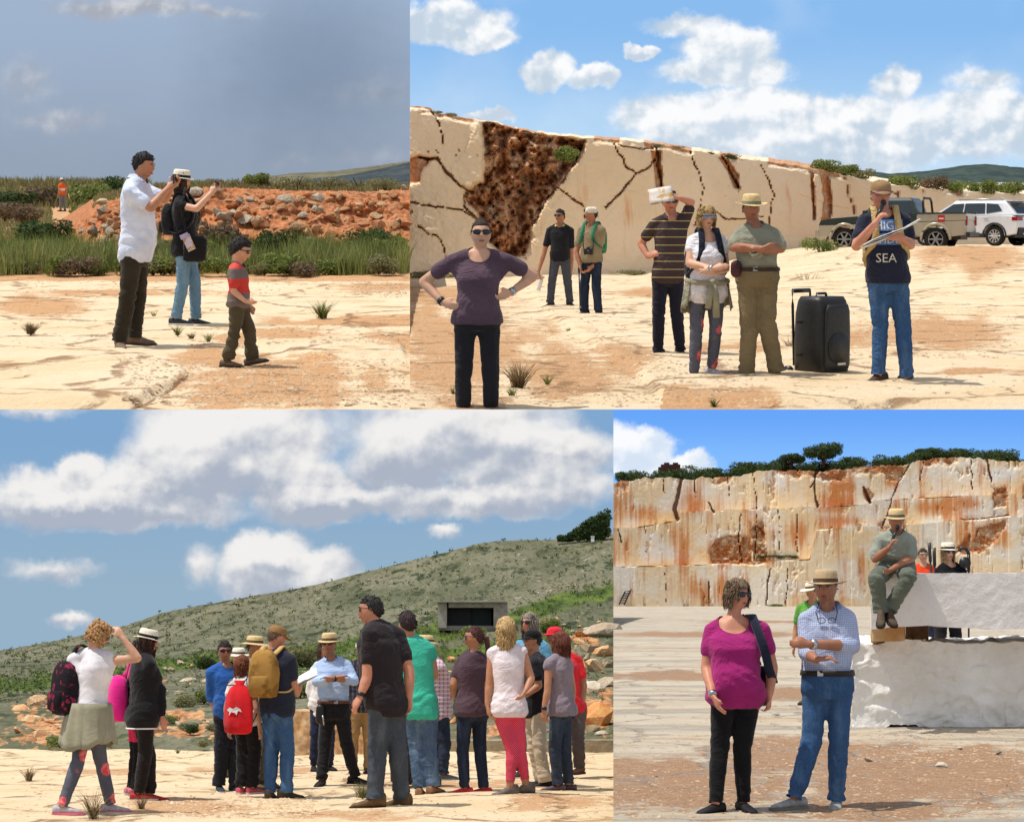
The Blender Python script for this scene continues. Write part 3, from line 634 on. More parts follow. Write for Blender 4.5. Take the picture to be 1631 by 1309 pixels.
# ---- red earth bank, upper left, and the plateau above it
bkT = itp([(60,415),(95,385),(130,352),(160,326),(250,305),(345,300),(450,305),(560,308),(653,305)])
def bk_depth(px, py, t): return 37.5-2.6*t+.35*wz(px, py, 30, 18)+.10*wz(px, py, 7, 7)
M_bank = stone_mat('crumbling_red_earth', lin(178,100,56), lin(132,70,40), lin(196,146,104), 1.8)
bank_tl = sheet('earth_bank', TLs, np.linspace(60, 653, 240), (np.linspace(0, 1, 50), lambda X, T: bkT(X)+2.5*wz(X, 0*X, 8, 1)+(420-bkT(X))*T), bk_depth, M_bank, {}, extra=(14, .1))
tag(bank_tl, kind='structure')
# ---- far ridges
def far_hill(stage, name, tab, d, c1, c2, base, px0, px1):
    f = itp(tab); t = MT(name+'_scrub', .95, .1); n = t.noise(.012, 6, .7); t.col(t.mix(t.ramp(n, .4, .62), c1, c2))
    o = sheet(name, stage, np.linspace(px0, px1, 90), (np.linspace(0, 1, 24), lambda X, T: f(X)+.8*wz(X, 0*X, 6, 1, 2.)+(base-f(X))*T), lambda x, y, q: d*(1.25-.25*q)+d*.01*wz(x, y, 14, 8), t.m, {})
    return tag(o, kind='structure')
far_hill(TLs, 'hill', [(400,284),(470,276),(540,272),(600,264),(653,256)], 6600, lin(88,90,72), lin(118,110,88), 310, 400, 653)
far_hill(TLs, 'hill', [(455,292),(500,285),(560,278),(610,268),(653,258)], 6000, lin(50,58,64), lin(70,78,80), 312, 455, 653)
far_hill(TRs, 'hill', [(1300,270),(1345,268),(1420,277),(1480,272),(1530,264),(1570,261),(1613,266),(1800,280)], 6800, lin(46,60,58), lin(66,80,74), 330, 1300, 1800)
# ================================================================== people
UP = np.array([0, 0, 1.])
def nrm(v): v = np.asarray(v, float); return v/(np.linalg.norm(v)+1e-12)
TMPS = []
def remesh(mb, vox, it=2, lam=.5):
    me = bpy.data.meshes.new('tmp'); me.from_pydata(mb.v().tolist(), [], mb.F); o = bpy.data.objects.new('tmp', me); COL.objects.link(o)
    md = o.modifiers.new('r', 'REMESH'); md.mode = 'VOXEL'; md.voxel_size = vox; md.adaptivity = 0
    dg = bpy.context.evaluated_depsgraph_get(); ev = o.evaluated_get(dg); m2 = ev.to_mesh()
    n = len(m2.vertices); V = np.empty(n*3, np.float32); m2.vertices.foreach_get('co', V); V = V.reshape(-1, 3).astype(float)
    k = len(m2.polygons); tot = np.empty(k, np.int32); m2.polygons.foreach_get('loop_total', tot); li = np.empty(len(m2.loops), np.int32); m2.loops.foreach_get('vertex_index', li)
    E = np.empty(len(m2.edges)*2, np.int32); m2.edges.foreach_get('vertices', E); E = E.reshape(-1, 2)
    ev.to_mesh_clear(); bpy.data.objects.remove(o); bpy.data.meshes.remove(me)
    st = np.concatenate([[0], np.cumsum(tot)[:-1]]); F = np.stack([li[st], li[st+1], li[st+2], li[np.minimum(st+3, len(li)-1)]], -1)
    for _ in range(it):
        acc = np.zeros_like(V); cnt = np.zeros(n); np.add.at(acc, E[:, 0], V[E[:, 1]]); np.add.at(acc, E[:, 1], V[E[:, 0]])
        np.add.at(cnt, E[:, 0], 1); np.add.at(cnt, E[:, 1], 1); V = V+lam*(acc/np.maximum(cnt, 1)[:, None]-V)
    return V, F
def normals(V, F):
    n = np.cross(V[F[:, 2]]-V[F[:, 0]], V[F[:, 3]]-V[F[:, 1]]); N_ = np.zeros_like(V)
    for k in range(4): np.add.at(N_, F[:, k], n)
    return N_/(np.linalg.norm(N_, axis=1)[:, None]+1e-12)
SKIN = {}
def skin(tone):
    if tone not in SKIN:
        c = {'a': lin(214,164,134), 'b': lin(188,132,100), 'c': lin(170,114,86), 'd': lin(204,140,112)}[tone]
        t = MT('skin', .5, .4); n = t.noise(9., 5); q = t.mix(t.ramp(n, .3, .7), tuple(x*.84 for x in c[:3])+(1,), tuple(min(1, x*1.06) for x in c[:3])+(1,))
        q = t.mix(t.math('MULTIPLY', t.attr('flush'), .35), q, (c[0]*.95, c[1]*.62, c[2]*.58, 1)); t.col(t.mix(t.math('MULTIPLY', t.math('MULTIPLY', t.attr('beard'), t.ramp(t.noise(60., 3), .3, .7)), .5), q, (c[0]*.35, c[1]*.36, c[2]*.40, 1)))
        t.b.inputs['Subsurface Weight'].default_value = .06; t.b.inputs['Subsurface Radius'].default_value = (.02, .008, .004); SKIN[tone] = t.m
    return SKIN[tone]
def hair_mat(c):
    k = 'hair%d_%d_%d' % c
    if k not in MATS:
        t = MT('hair', .6, .35); b = lin(*c); n = t.noise(1., 4, .6, stretch=(90, 90, 16)); m2 = t.noise(14., 4)
        x = t.mix(t.ramp(n, .3, .72), tuple(q*.5 for q in b[:3])+(1,), tuple(min(1, q*1.35) for q in b[:3])+(1,))
        x = t.mix(t.math('MULTIPLY', t.ramp(m2, .5, .7), .4), x, tuple(q*.45 for q in b[:3])+(1,))
        t.col(x); t.bump(n, .9, .02); MATS[k] = t.m
    return MATS[k]
DARKGLASS = plain('sunglass_lens', (.01, .01, .012), .08, .6, var=0)
BLACKP = plain('black_plastic', (.015, .015, .016), .4, .4)
M_eye = plain('eye', (.02, .015, .012), .2, .6, var=0)
M_eyew = plain('eye_white', lin(206,196,188), .3, .5, var=0)
M_lip = plain('lip', lin(150,82,74), .5, .3)
M_white = plain('white_rubber', lin(225,222,215), .7, .3)
_shoe = {}
def shoe_mesh(kind):
    if kind in _shoe: return _shoe[kind]
    mb = MB(); so_ = MB()
    xs = [-.085,-.075,-.03,.02,.07,.12,.165,.185]; w = [.026,.034,.036,.036,.042,.044,.034,.014]; hi = {'low': [.075,.085,.085,.082,.066,.052,.042,.026], 'boot': [.11,.125,.128,.115,.075,.058,.048,.03]}[kind]
    R = []; S = []
    for x, a, h in zip(xs, w, hi):
        q = np.linspace(0, 2*math.pi, 16, endpoint=False)
        R.append(np.stack([np.full(16, x), a*np.sign(np.cos(q))*np.abs(np.cos(q))**.8, .015+(h-.015)*(.5+.5*np.sin(q))], -1))
        S.append(np.array([[x*1.04, s_*(a+.005), z] for s_, z in ((-1, 0), (1, 0), (1, .024), (-1, .024))]))
    mb.loft(R); so_.loft(S)
    _shoe[kind] = (mesh('shoe', mb.v(), mb.F, True), mesh('sole', so_.v(), so_.F, False)); return _shoe[kind]
def text_mesh(s, size):
    cu = bpy.data.curves.new('t', 'FONT'); cu.body = s; cu.size = size; cu.align_x = 'CENTER'; cu.resolution_u = 2
    o = bpy.data.objects.new('t', cu); COL.objects.link(o); me = bpy.data.meshes.new_from_object(o.evaluated_get(bpy.context.evaluated_depsgraph_get()))
    V = np.array([v.co[:] for v in me.vertices]); F = [tuple(p.vertices) for p in me.polygons]
    bpy.data.objects.remove(o); bpy.data.curves.remove(cu); bpy.data.meshes.remove(me); return V, F
PEOPLE = []
class Person:
    pass
def person(stage, label, x, feet, top, th, sex='m', wt=1.0, Y=None, tone='b', group=None, hat=0.0, head_s=1.0, H=None, face=True, **k):
    """x, feet, top: bearing of the stance, rows of the soles and of the crown; th: facing (0 viewer, 90 right, 180 away)"""
    p = Person(); p.stage = stage; p.k = k
    Y = stage.gd(feet) if Y is None else Y; base = stage.at(x, feet, Y); p.Y = Y; p.base = base; p.th = math.radians(th)
    if H is None: H = float(stage.at(x, top, Y)[2]-base[2])-hat
    p.H = H; S = H/1.72; p.S = S; male = sex == 'm'
    F = np.array([math.sin(p.th), -math.cos(p.th), 0]); Lf = np.array([math.cos(p.th), math.sin(p.th), 0]); p.F, p.L = F, Lf
    def q(key, dflt):                                     # a joint given as (px, row, nearer/farther m) or left to the standing pose
        if key in k and k[key] is not None:
            a = k[key]; return stage.at(a[0], a[1], Y+(a[2] if len(a) > 2 else 0.))-base
        return np.asarray(dflt, float)
    pel = q('pel', UP*.52*H); neck = q('neck', UP*.845*H+(pel*[1, 1, 0])); p.pel, p.neck = pel, neck
    ts = math.radians(k.get('shoulder', th)); Fs = np.array([math.sin(ts), -math.cos(ts), 0]); Ls = np.array([math.cos(ts), math.sin(ts), 0]); p.Fs, p.Ls = Fs, Ls
    hh = (.232 if male else .222)*S*head_s; p.hh = hh
    headc = q('head', neck+UP*(.040*H+hh*.36)+Fs*.02)
    ty = math.radians(k.get('look', th)); tp = math.radians(k.get('nod', 0)); hf = np.array([math.sin(ty)*math.cos(tp), -math.cos(ty)*math.cos(tp), -math.sin(tp)])
    hl = np.array([math.cos(ty), math.sin(ty), 0]); hu = np.cross(hf, -hl); hu = hu if hu[2] > 0 else -hu; p.head, p.hf, p.hl, p.hu = headc, hf, hl, hu
    sw = (.108 if male else .094)*H*(.35+.65*wt)
    spine = neck-pel; sp = nrm(spine); p.sp = sp
    hz = lambda f: pel+spine*((f-.52)/(.845-.52)); p.hz = hz
    hipw = .047*H*(.4+.6*wt)
    J = {}
    for sd, g in (('L', 1), ('R', -1)):
        sh = q('sh'+sd, hz(.787)+Ls*g*sw); J['sh'+sd] = sh
        el = q('el'+sd, sh+Ls*g*.045*H-UP*.172*H-Fs*.012*H); J['el'+sd] = el
        wr = q('wr'+sd, el-UP*.145*H+Fs*.035*H+Ls*g*.006*H); J['wr'+sd] = wr
        J['ha'+sd] = q('ha'+sd, wr+nrm(wr-el)*.09*H)
        hp = q('hip'+sd, hz(.505)+Lf*g*hipw); J['hip'+sd] = hp
        an = q('an'+sd, Lf*g*(.062+k.get('stance', 0.))*H+UP*.055*H+F*.0); J['an'+sd] = an
        J['kn'+sd] = q('kn'+sd, (hp+an)/2+F*.018*H+Lf*g*.004*H)
    p.J = J
    root = thing('person', label, 'person', stage, base, group); p.root = root
    wd = (lambda a: a*(.30+.70*wt)); wl = .55+.45*wt
    # torso rings: height, half width, half depth, forward shift
    if male: RG = [(.465,.064,.052,0),(.50,.086,.064,-.004),(.54,.088,.064,0),(.60,.080,.060,.006),(.66,.084,.062,.004),(.72,.092,.065,.002),(.765,.096,.061,0),(.80,.084,.051,-.004),(.828,.058,.044,-.004),(.85,.034,.036,0)]
    else: RG = [(.465,.068,.056,-.004),(.50,.092,.070,-.008),(.54,.089,.067,-.004),(.60,.071,.054,.002),(.66,.073,.055,.004),(.715,.080,.070,.012),(.76,.081,.060,.004),(.795,.072,.047,-.003),(.825,.050,.040,-.004),(.845,.029,.031,0)]
    belly = k.get('belly', max(0, wt-1)*.10)
    def torso(lo, hi, infl, mb, flare=0.0, hipflare=1.0):
        R = []; zs = [r for r in RG if lo-1e-6 <= r[0] <= hi+1e-6]; T = np.array(RG)
        hs = sorted(set([lo, hi]+[r[0] for r in zs]+list(np.arange(lo, hi, .03))))
        for f in hs:
            w = np.interp(f, T[:, 0], T[:, 1]); d = np.interp(f, T[:, 0], T[:, 2]); o_ = np.interp(f, T[:, 0], T[:, 3])
            fat = wt if f < .78 else (.5+.5*wt)
            bl = belly*math.exp(-((f-.60)/.075)**2)
            w = w*fat*H+infl+flare*max(0, (.62-f))*H; d = d*fat*H*(.9+.1*wt)+infl+bl*H*.5+flare*max(0, (.62-f))*H
            a = sm(.55, .75, f); l_ = nrm(Lf*(1-a)+Ls*a); fw = nrm(F*(1-a)+Fs*a)
            c = hz(f)+fw*(o_*H+bl*H*.5); n = 22; an_ = np.linspace(0, 2*math.pi, n, endpoint=False)
            ring = np.array([c+l_*w*np.sign(math.cos(t))*abs(math.cos(t))**.85+fw*d*np.sign(math.sin(t))*abs(math.sin(t))**.85 for t in an_]); R.append(ring)
        mb.loft(R); return R
    p.torso = torso
    ra = (.030 if male else .0265)*H*wl; re = (.0245 if male else .022)*H*wl; rw = (.0165 if male else .0148)*H*(.8+.2*wl)
    rt = .0445*H*wl; rk = .0305*H*wl; rn = .0205*H*(.7+.3*wl); p.r = (ra, re, rw, rt, rk, rn)
    # ------------------------------------------------ body
    def traps(mb_, e):
        for sd in 'LR':
            a = hz(.838); b = J['sh'+sd]; mb_.cap2(a, a+(b-a)*.55+UP*.004*H, .030*H+e*.6, .030*H+e*.7); mb_.cap2(a+(b-a)*.5+UP*.003*H, b, .030*H+e*.7, ra*.98+e*.7)
            c_ = hz(.74)+(J['sh'+sd]-hz(.787))*.62; mb_.cap2(c_, b-UP*.01*H, .040*H*wl+e*.7, ra*.95+e*.7)
    mb = MB(); torso(.465, .85, 0, mb); traps(mb, 0)
    mb.cap2(hz(.815), headc-hu*hh*.25-hf*hh*.06, .037*H if male else .031*H, .034*H if male else .028*H)
    def hd(V):
        V = V.copy(); X, Yl, Z = V[:, 0], V[:, 1], V[:, 2]
        lowz = np.clip(-Z, 0, 1); fr = np.clip(X, 0, 1)
        a = .46*(1-.04*lowz)*np.ones(len(V)); X2 = X*hh*.41; Y2 = Yl*hh*.325*(1-.26*lowz**1.6); Z2 = Z*hh*.5
        X2 = np.where(X > 0, X2*(1-.05*lowz), X2*(1.06-.25*lowz)); X2 += hh*.035*lowz
        nose = np.exp(-((Yl/.16)**2+((Z+.12)/.20)**2))*(X > 0); X2 += nose*hh*.085
        X2 += np.exp(-((Yl/.25)**2+((Z+.82)/.16)**2))*(X > 0)*hh*.03
        X2 -= (np.exp(-(((np.abs(Yl)-.36)/.16)**2+((Z-.08)/.13)**2)))*(X > 0)*hh*.03
        X2 += np.exp(-((Z-.30)/.13)**2)*fr*hh*.012
        return np.stack([X2, Y2, Z2], -1)
    HR = np.array([hf, hl, hu]); p.HR = HR
    mb.ball(headc, 1, HR, 28, 20, hd)
    for g in (1, -1): mb.ball(headc+hl*g*hh*.325-hf*hh*.03-hu*hh*.02, (hh*.07, hh*.035, hh*.125), HR, 8, 6)
    for sd, g in (('L', 1), ('R', -1)):
        sh, el, wr, ha = J['sh'+sd], J['el'+sd], J['wr'+sd], J['ha'+sd]
        mb.cap2(sh, el, ra*1.02, re); mb.cap2(el, el+(wr-el)*.35, re, re*1.02); mb.cap2(el+(wr-el)*.3, wr, re*1.02, rw)
        # hand: palm, four fingers, thumb
        d = nrm(ha-wr); curl = k.get('curl'+sd, .5); pn = k.get('palm'+sd)        # palm normal
        pn = nrm(np.asarray(pn)) if pn is not None else nrm(np.cross(d, np.cross(-Ls*g, d))+1e-6); pn = nrm(pn-d*pn.dot(d)); sdv = np.cross(d, pn)*g
        hs_ = .105*H*k.get('hand_s', 1.0); pc = wr+d*hs_*.45
        mb.cap2(wr+d*hs_*.10, wr+d*hs_*.42, hs_*.19, hs_*.215, 10, (pn, .5))
        for i, (o_, ln) in enumerate(((-.155, .40), (-.052, .46), (.052, .43), (.155, .34))):
            b0 = wr+d*hs_*.50+sdv*hs_*o_; c1 = curl*.7; d1 = nrm(d*math.cos(c1)+pn*math.sin(c1)); b1 = b0+d1*hs_*ln*.5
            c2 = curl*1.9; d2 = nrm(d*math.cos(c2)+pn*math.sin(c2)); b2 = b1+d2*hs_*ln*.5; fr = .0068*S
            mb.cap2(b0-d1*hs_*.08, b1, fr*1.12, fr*1.05, 8); mb.cap2(b1, b2, fr*1.05, fr*.9, 8)
        t0 = wr+d*hs_*.18-sdv*hs_*.17; t1 = t0+nrm(d*.8-sdv*.55+pn*.35)*hs_*.24; t2 = t1+nrm(d*.9+pn*.45*max(curl, .3))*hs_*.19
        mb.cap2(t0, t1, .0105*S, .009*S, 8); mb.cap2(t1, t2, .009*S, .0075*S, 8)
        hp, kn, an = J['hip'+sd], J['kn'+sd], J['an'+sd]
        mb.cap2(hp, kn, rt, rk); mb.cap2(kn, kn+(an-kn)*.35, rk, rk*1.02); mb.cap2(kn+(an-kn)*.3, an, rk*1.02, rn)
    V, Fq = remesh(mb, max(k.get('vox', .0122), .0122 if head_s < 1.2 else .0095), 1, .45)
    if 'clip' in k: Fq = Fq[~(V[Fq][:, :, 2] < k['clip']).any(1)]
    rel_ = (V-headc)@HR.T/hh; bd_ = sm(-.08, -.22, rel_[:, 2])*sm(.02, .14, rel_[:, 0])*(np.linalg.norm(rel_, axis=1) < .75)*(1.0 if male and head_s < 1.2 else 0.)
    fl_ = np.exp(-(((np.abs(rel_[:, 1])-.17)/.09)**2+((rel_[:, 2]+.10)/.09)**2))*(rel_[:, 0] > .1)+np.exp(-((rel_[:, 1]/.07)**2+((rel_[:, 2]+.07)/.07)**2))*(rel_[:, 0] > .3)
    b_ = obj('body', mesh('body', V, Fq, True), skin(tone), root); p.body = b_; attr(b_.data, 'beard', bd_); attr(b_.data, 'flush', fl_); dm = b_.modifiers.new('light', 'DECIMATE'); dm.ratio = .5
    # ------------------------------------------------ shoes
    kind, sc_, ssol = k.get('shoes', ('low', lin(60,52,44), lin(50,44,38)))
    sm_, so2 = shoe_mesh(kind); msh = plain('shoe_%d_%d_%d' % tuple(int(c*255) for c in sc_[:3]), sc_, .7, .25, var=.25, sc=25); mso = plain('sole_%d_%d_%d' % tuple(int(c*255) for c in ssol[:3]), ssol, .8, .2)
    for sd, g in (('L', 1), ('R', -1)) if 'clip' not in k else ():
        ft = k.get('toe'+sd, th+(8*-g if False else 12*g*1.0)); a = math.radians(ft); fx = np.array([math.sin(a), -math.cos(a), 0]); fl = np.array([math.cos(a), math.sin(a), 0])
        an = J['an'+sd]; s_ = S*(1.08 if male else 1.02)*k.get('foot_s', 1.0); z0 = k.get('sole'+sd, an[2]-.055*H); pit = math.radians(k.get('pitch'+sd, 0))
        fz = UP*math.cos(pit)+fx*math.sin(pit); fx2 = fx*math.cos(pit)-UP*math.sin(pit)
        m_ = Matrix(((fx2[0]*s_, fl[0]*s_, fz[0]*s_, an[0]), (fx2[1]*s_, fl[1]*s_, fz[1]*s_, an[1]), (fx2[2]*s_, fl[2]*s_, fz[2]*s_, z0), (0, 0, 0, 1)))
        o = obj('shoe', sm_, msh, root); o.matrix_local = m_; obj('sole', so2, mso, o)
    # ------------------------------------------------ trousers
    tr = k.get('trousers'); fit = k.get('fit', .010)*.75
    if tr is not None:
        m2 = MB(); waist = min(k.get('waist', .585), k.get('hem_s', .5)+.035) if k.get('hem_s', .5) < .53 else k.get('waist', .585); torso(.462, waist, .007+fit*.30 if k.get('hem_s', .5) < .53 else .014+fit*.4, m2)
        for sd in 'LR':
            hp, kn, an = J['hip'+sd], J['kn'+sd], J['an'+sd]; e = an+nrm(an-kn)*(k.get('hem', .006)*H+.04)
            m2.cap2(hp, kn, rt+fit*.7+.004, rk+fit+.003); m2.cap2(kn, kn+(e-kn)*.4, rk+fit+.003, rk*1.03+fit); m2.cap2(kn+(e-kn)*.35, e, rk*1.03+fit, rn+fit*1.15+.004)
        Vt, Ft = remesh(m2, .0165*max(.7, S), 2, .5); N_ = normals(Vt, Ft)
        cut = np.zeros(len(Vt), bool); snap = []
        for sd in 'LR': ax = nrm(J['an'+sd]-J['kn'+sd]); rl = Vt-J['an'+sd]; cq = ((rl@ax) > k.get('hem', .006)*H) & (np.linalg.norm(rl, axis=1) < .16); cut |= cq; snap.append((cq, ax, rl))
        Ft = Ft[~cut[Ft].all(1)]
        for cq, ax, rl in snap: Vt[cq] -= np.outer((rl@ax)[cq]-k.get('hem', .006)*H, ax)
        if 'clip' in k: Ft = Ft[~(Vt[Ft][:, :, 2] < k['clip']).any(1)]
        amp = .005+.75*fit; kz = J['knL'][2]; low = J['anL'][2]
        w_ = fbm(Vt*[7, 7, 17]+x, 3); rid = (1-2.6*np.abs(fbm((Vt+v2(0*Vt[:, 0], 0*Vt[:, 0], .35*(Vt[:, 0]+Vt[:, 1])))*[5, 5, 19]+x*1.3, 2)))
        zone = .45+.8*np.exp(-((Vt[:, 2]-kz)/.09)**2)+1.5*np.exp(-((Vt[:, 2]-low)/.10)**2)+.9*np.exp(-((Vt[:, 2]-pel[2]+.05)/.06)**2)
        Vt = Vt+N_*(amp*zone*(.35*w_+.55*rid)*np.where(Vt[:, 2] > pel[2], .25, 1))[:, None]
        p.trs = obj('trousers', mesh('trousers', Vt, Ft, True), tr, root)
    # ------------------------------------------------ shirt
    sh_m = k.get('shirt')
    if sh_m is not None:
        m2 = MB(); hem = k.get('hem_s', .50); inf = k.get('loose', .014); inf2 = max(inf*.8, .015+fit*.55) if hem < .53 else min(inf, .008); torso(hem, .62, inf2, m2, k.get('flare', .02)); torso(.60, k.get('coll', .842), inf, m2); traps(m2, inf)
        slv = k.get('sleeve', .62)
        for sd in 'LR':
            s1 = k.get('sleeve'+sd, slv)
            sh, el, wr = J['sh'+sd], J['el'+sd], J['wr'+sd]
            if s1 <= 0: continue
            if s1 <= 1: m2.cap2(sh, sh+(el-sh)*s1, ra*1.0+.009, (ra*(1-s1)+re*s1)+.013+.35*inf)
            else:
                e = el+(wr-el)*(s1-1); m2.cap2(sh, el, ra*1.0+.009, re+.014); m2.cap2(el, e, re+.014, (re*(2-s1)+rw*(s1-1))+.011)
        Vs, Fs_ = remesh(m2, .0135*max(.7, S), 2, .5); N_ = normals(Vs, Fs_)
        w_ = fbm(Vs*[6, 6, 11]+x*.7, 3); rid = 1-2*np.abs(fbm(Vs*[4, 4, 10]+x*.37+5, 2)); bz = hz(.58)[2]
        zone = .4+.9*np.exp(-((Vs[:, 2]-bz)/.10)**2)
        rid = 1-2.6*np.abs(fbm((Vs+v2(0*Vs[:, 0], 0*Vs[:, 0], .5*(Vs@Ls)))*[4, 4, 13]+x*.37+5, 2)); Vs = Vs+N_*((.006+.40*inf)*zone*(.5*w_+.55*rid))[:, None]
        nr = k.get('neckhole', .062)*S; c0 = neck+Fs*k.get('neckfwd', .045)*S-UP*k.get('neckdrop', .0)*S
        rel = Vs-c0; dd = np.sqrt((rel@Ls/(1.15))**2+(rel@Fs/1.2)**2+((rel[:, 2])/k.get('neckv', 1.1))**2)
        ins = dd < nr; keep = ~(ins[Fs_].all(1)); Fs2 = Fs_[keep]; Vs[ins] = c0+rel[ins]*(nr/np.maximum(dd[ins], nr*.55))[:, None]
        p.shirtV, p.shirtF = Vs, Fs2
        p.shirt = obj('shirt', mesh('shirt', Vs, Fs2, True), sh_m, root)
        if k.get('collar') is not None:
            c1 = MB(); ctr = neck-UP*.004*H+Fs*.008; R1 = []
            for f, r_, dz in ((0, .082, -.004), (1, .074, .046), (2, .098, .014)):
                an_ = np.linspace(-2.55, 2.55, 18); R1.append(np.array([ctr-UP*.0+(-Fs*math.cos(t)*1.0+Ls*math.sin(t))*r_*S*(1+.12*abs(t)/2.6)+UP*(dz-.030*max(0, abs(t)-1.2))*S for t in an_]))
            c1.loft(R1, False, False); part('collar', c1, k['collar'], root)
    # ------------------------------------------------ belt
    if k.get('belt') is not None:
        m2 = MB(); f = k.get('belt_z', k.get('waist', .585))-.010; ta = np.array(RG); R_ = []
        for f_ in (f-.011, f+.011):
            mb_ = MB(); r_ = torso(f_, f_+.001, .014+fit*.4+.008, mb_); R_.append(r_[0])
        m2.loft(R_, False); o = part('belt', m2, k['belt'], root); md = o.modifiers.new('s', 'SOLIDIFY'); md.thickness = .004
        bk = MB(); ctr = R_[0].mean(0); fr = R_[0][np.argmax((R_[0]-ctr)@F)]; bk.box(fr+F*.004+UP*.018, (.04, .006, .035), np.array([Lf, F, UP]).T); part('buckle', bk, plain('buckle_metal', lin(190,186,176), .3, .5, 1.), o, False)
    # ------------------------------------------------ hair
    hs = k.get('hair')
    if hs is not None:
        style, hc = hs[0], hair_mat(hs[1]); vol = hs[2] if len(hs) > 2 else 1.08
        def hfun(V):
            B = hd(V); X, Yl, Z = V[:, 0], V[:, 1], V[:, 2]
            if style in ('short', 'crop'): lim = np.where(X > 0, .44-1.35*np.clip(.40-X, 0, 1), -.10-.62*np.clip(-X, 0, 1))
            elif style == 'back': lim = np.where(X > 0, .52-1.2*np.clip(.40-X, 0, 1), .04-.75*np.clip(-X, 0, 1))
            else: lim = np.where(X > 0, .40-1.9*np.clip(.62-X, 0, 1), -.85)
            inn = sm(-.10, .10, Z-lim); f_ = .90+(vol-.90)*inn
            nz = fbm(V*[5, 5, 3]+x, 3)*(.07 if style != 'curly' else .10)*inn
            return B*(f_+nz)[:, None]+np.array([-hh*.012, 0, hh*.012])*inn[:, None]
        m2 = MB(); m2.ball(headc, 1, HR, 40, 28, hfun)
        r = np.random.default_rng(int(x)); 
        if style in ('curly', 'bob', 'long', 'tousled'):
            drop = {'curly': .30, 'bob': .52, 'long': .80, 'tousled': .34}[style]; nb = {'curly': 330, 'bob': 620, 'long': 800, 'tousled': 1100}[style]
            for a_, z_ in ((2.0, -.12), (2.7, -.12), (-2.0, -.12), (-2.7, -.12), (3.14, -.15)):
                dz = drop*.75; c = headc+hf*math.cos(a_)*hh*.26+hl*math.sin(a_)*hh*.25; m2.cap2(c+hu*hh*.1, c-hu*hh*dz, hh*.17*vol, hh*.11*vol, 10)
            for i in range(nb):
                a = r.uniform(-2.5, 2.5); z = r.uniform(-drop, .5); e = math.sqrt(max(.05, 1-min(1, abs(z)*1.4)**2)) if z > 0 else 1.0-.18*abs(z)
                if style == 'tousled' and z < -.1 and abs(a) > 2.0: continue
                c = headc-hf*math.cos(a)*hh*.40*e*vol+hl*math.sin(a)*hh*.355*e*vol+hu*hh*z
                if style == 'curly': m2.ball(c+r.normal(size=3)*hh*.02, hh*r.uniform(.05, .085), None, 6, 4)
                else:
                    dn = -hu*hh*(r.uniform(.16, .34) if style != 'tousled' else r.uniform(.06, .20))+(headc-hu*hh*z-c)*0; e_ = c+dn+hf*hh*r.uniform(-.05, .03)+hl*hh*r.uniform(-.04, .04); m2.tube([c, (c+e_)/2+(c-headc)*r.uniform(.0, .08), e_], [hh*r.uniform(.012, .022), hh*.014, hh*.003], 4)
            for i in range(26 if style != 'long' else 18):      # fringe and crown locks
                a = r.uniform(-1.2, 1.2); c = headc+hu*hh*r.uniform(.36, .50)+hf*hh*r.uniform(-.1, .24)*1.0+hl*math.sin(a)*hh*.25
                if style == 'curly': m2.ball(c, hh*.085, None, 7, 5)
                else: m2.cap2(c, c+hl*math.copysign(hh*.14, math.sin(a))-hu*hh*.10+hf*hh*.03, hh*.06, hh*.02, 6)
        if style in ('short', 'back', 'crop'):             # short tufts break the outline
            for i in range({'short': 330, 'back': 200, 'crop': 260}[style]):
                d_ = nrm(r.normal(size=3)); lm = (.44-1.35*max(0, min(1, .40-d_[0]))) if d_[0] > 0 else -.10-.62*min(1, -d_[0])
                if style == 'back': lm = (.52-1.2*max(0, min(1, .40-d_[0]))) if d_[0] > 0 else .04-.75*min(1, -d_[0])
                if d_[2] < lm+.06: continue
                b0 = hfun(d_[None])[0] @ HR+headc; back = -hf*.6-hu*.25 if style == 'back' else hf*r.uniform(-.2, .5)-hu*.25+hl*r.uniform(-.5, .5)
                out = nrm(b0-headc); m2.tube([b0-out*hh*.02, b0+nrm(out*.5+back)*hh*.035, b0+nrm(out*.22+back)*hh*.08], [hh*.020, hh*.017, hh*.004], 4)
        if style == 'back' and hs[-1] == 'pony':
            b0 = headc-hf*hh*.42+hu*hh*.05; m2.tube([b0, b0-hf*hh*.20-hu*hh*.05, b0-hf*hh*.26-hu*hh*.45, b0-hf*hh*.20-hu*hh*.95], [hh*.10, hh*.14, hh*.13, hh*.03], 10)
        part('hair', m2, hc, root)
    # ------------------------------------------------ face
    ey = lambda g, a=0.0: headc+hf*hh*(.375+a)+hl*g*hh*.135+hu*hh*.05
    sg = k.get('shades')
    if sg is not None:
        m2 = MB(); l2 = []
        for g in (1, -1):
            c = ey(g, .035)+hl*g*hh*.015; w_, h_ = hh*.145, hh*(.095 if sg != 'slim' else .08); R_ = []
            for o_, s_ in ((-.012, .9), (.0, 1.), (.010, .92)):
                R_.append(np.array([c+hf*(o_*hh*1.4-.05*hh*(math.cos(t)*g > .4))+hl*math.copysign(abs(math.cos(t))**.7, math.cos(t))*w_*s_+hu*math.copysign(abs(math.sin(t))**.8, math.sin(t))*h_*s_ for t in np.linspace(0, 2*math.pi, 16, endpoint=False)]))
            q_ = MB().loft(R_); l2.append(q_)
        pass
        tp_ = lambda g: [headc+hl*g*hh*.34+hu*hh*.04-hf*hh*.06, headc+hl*g*hh*.34+hu*hh*.06+hf*hh*.12, ey(g, .0)+hl*g*hh*.16+hu*hh*.04, ey(g, .04)+hl*g*hh*.04+hu*hh*.05]
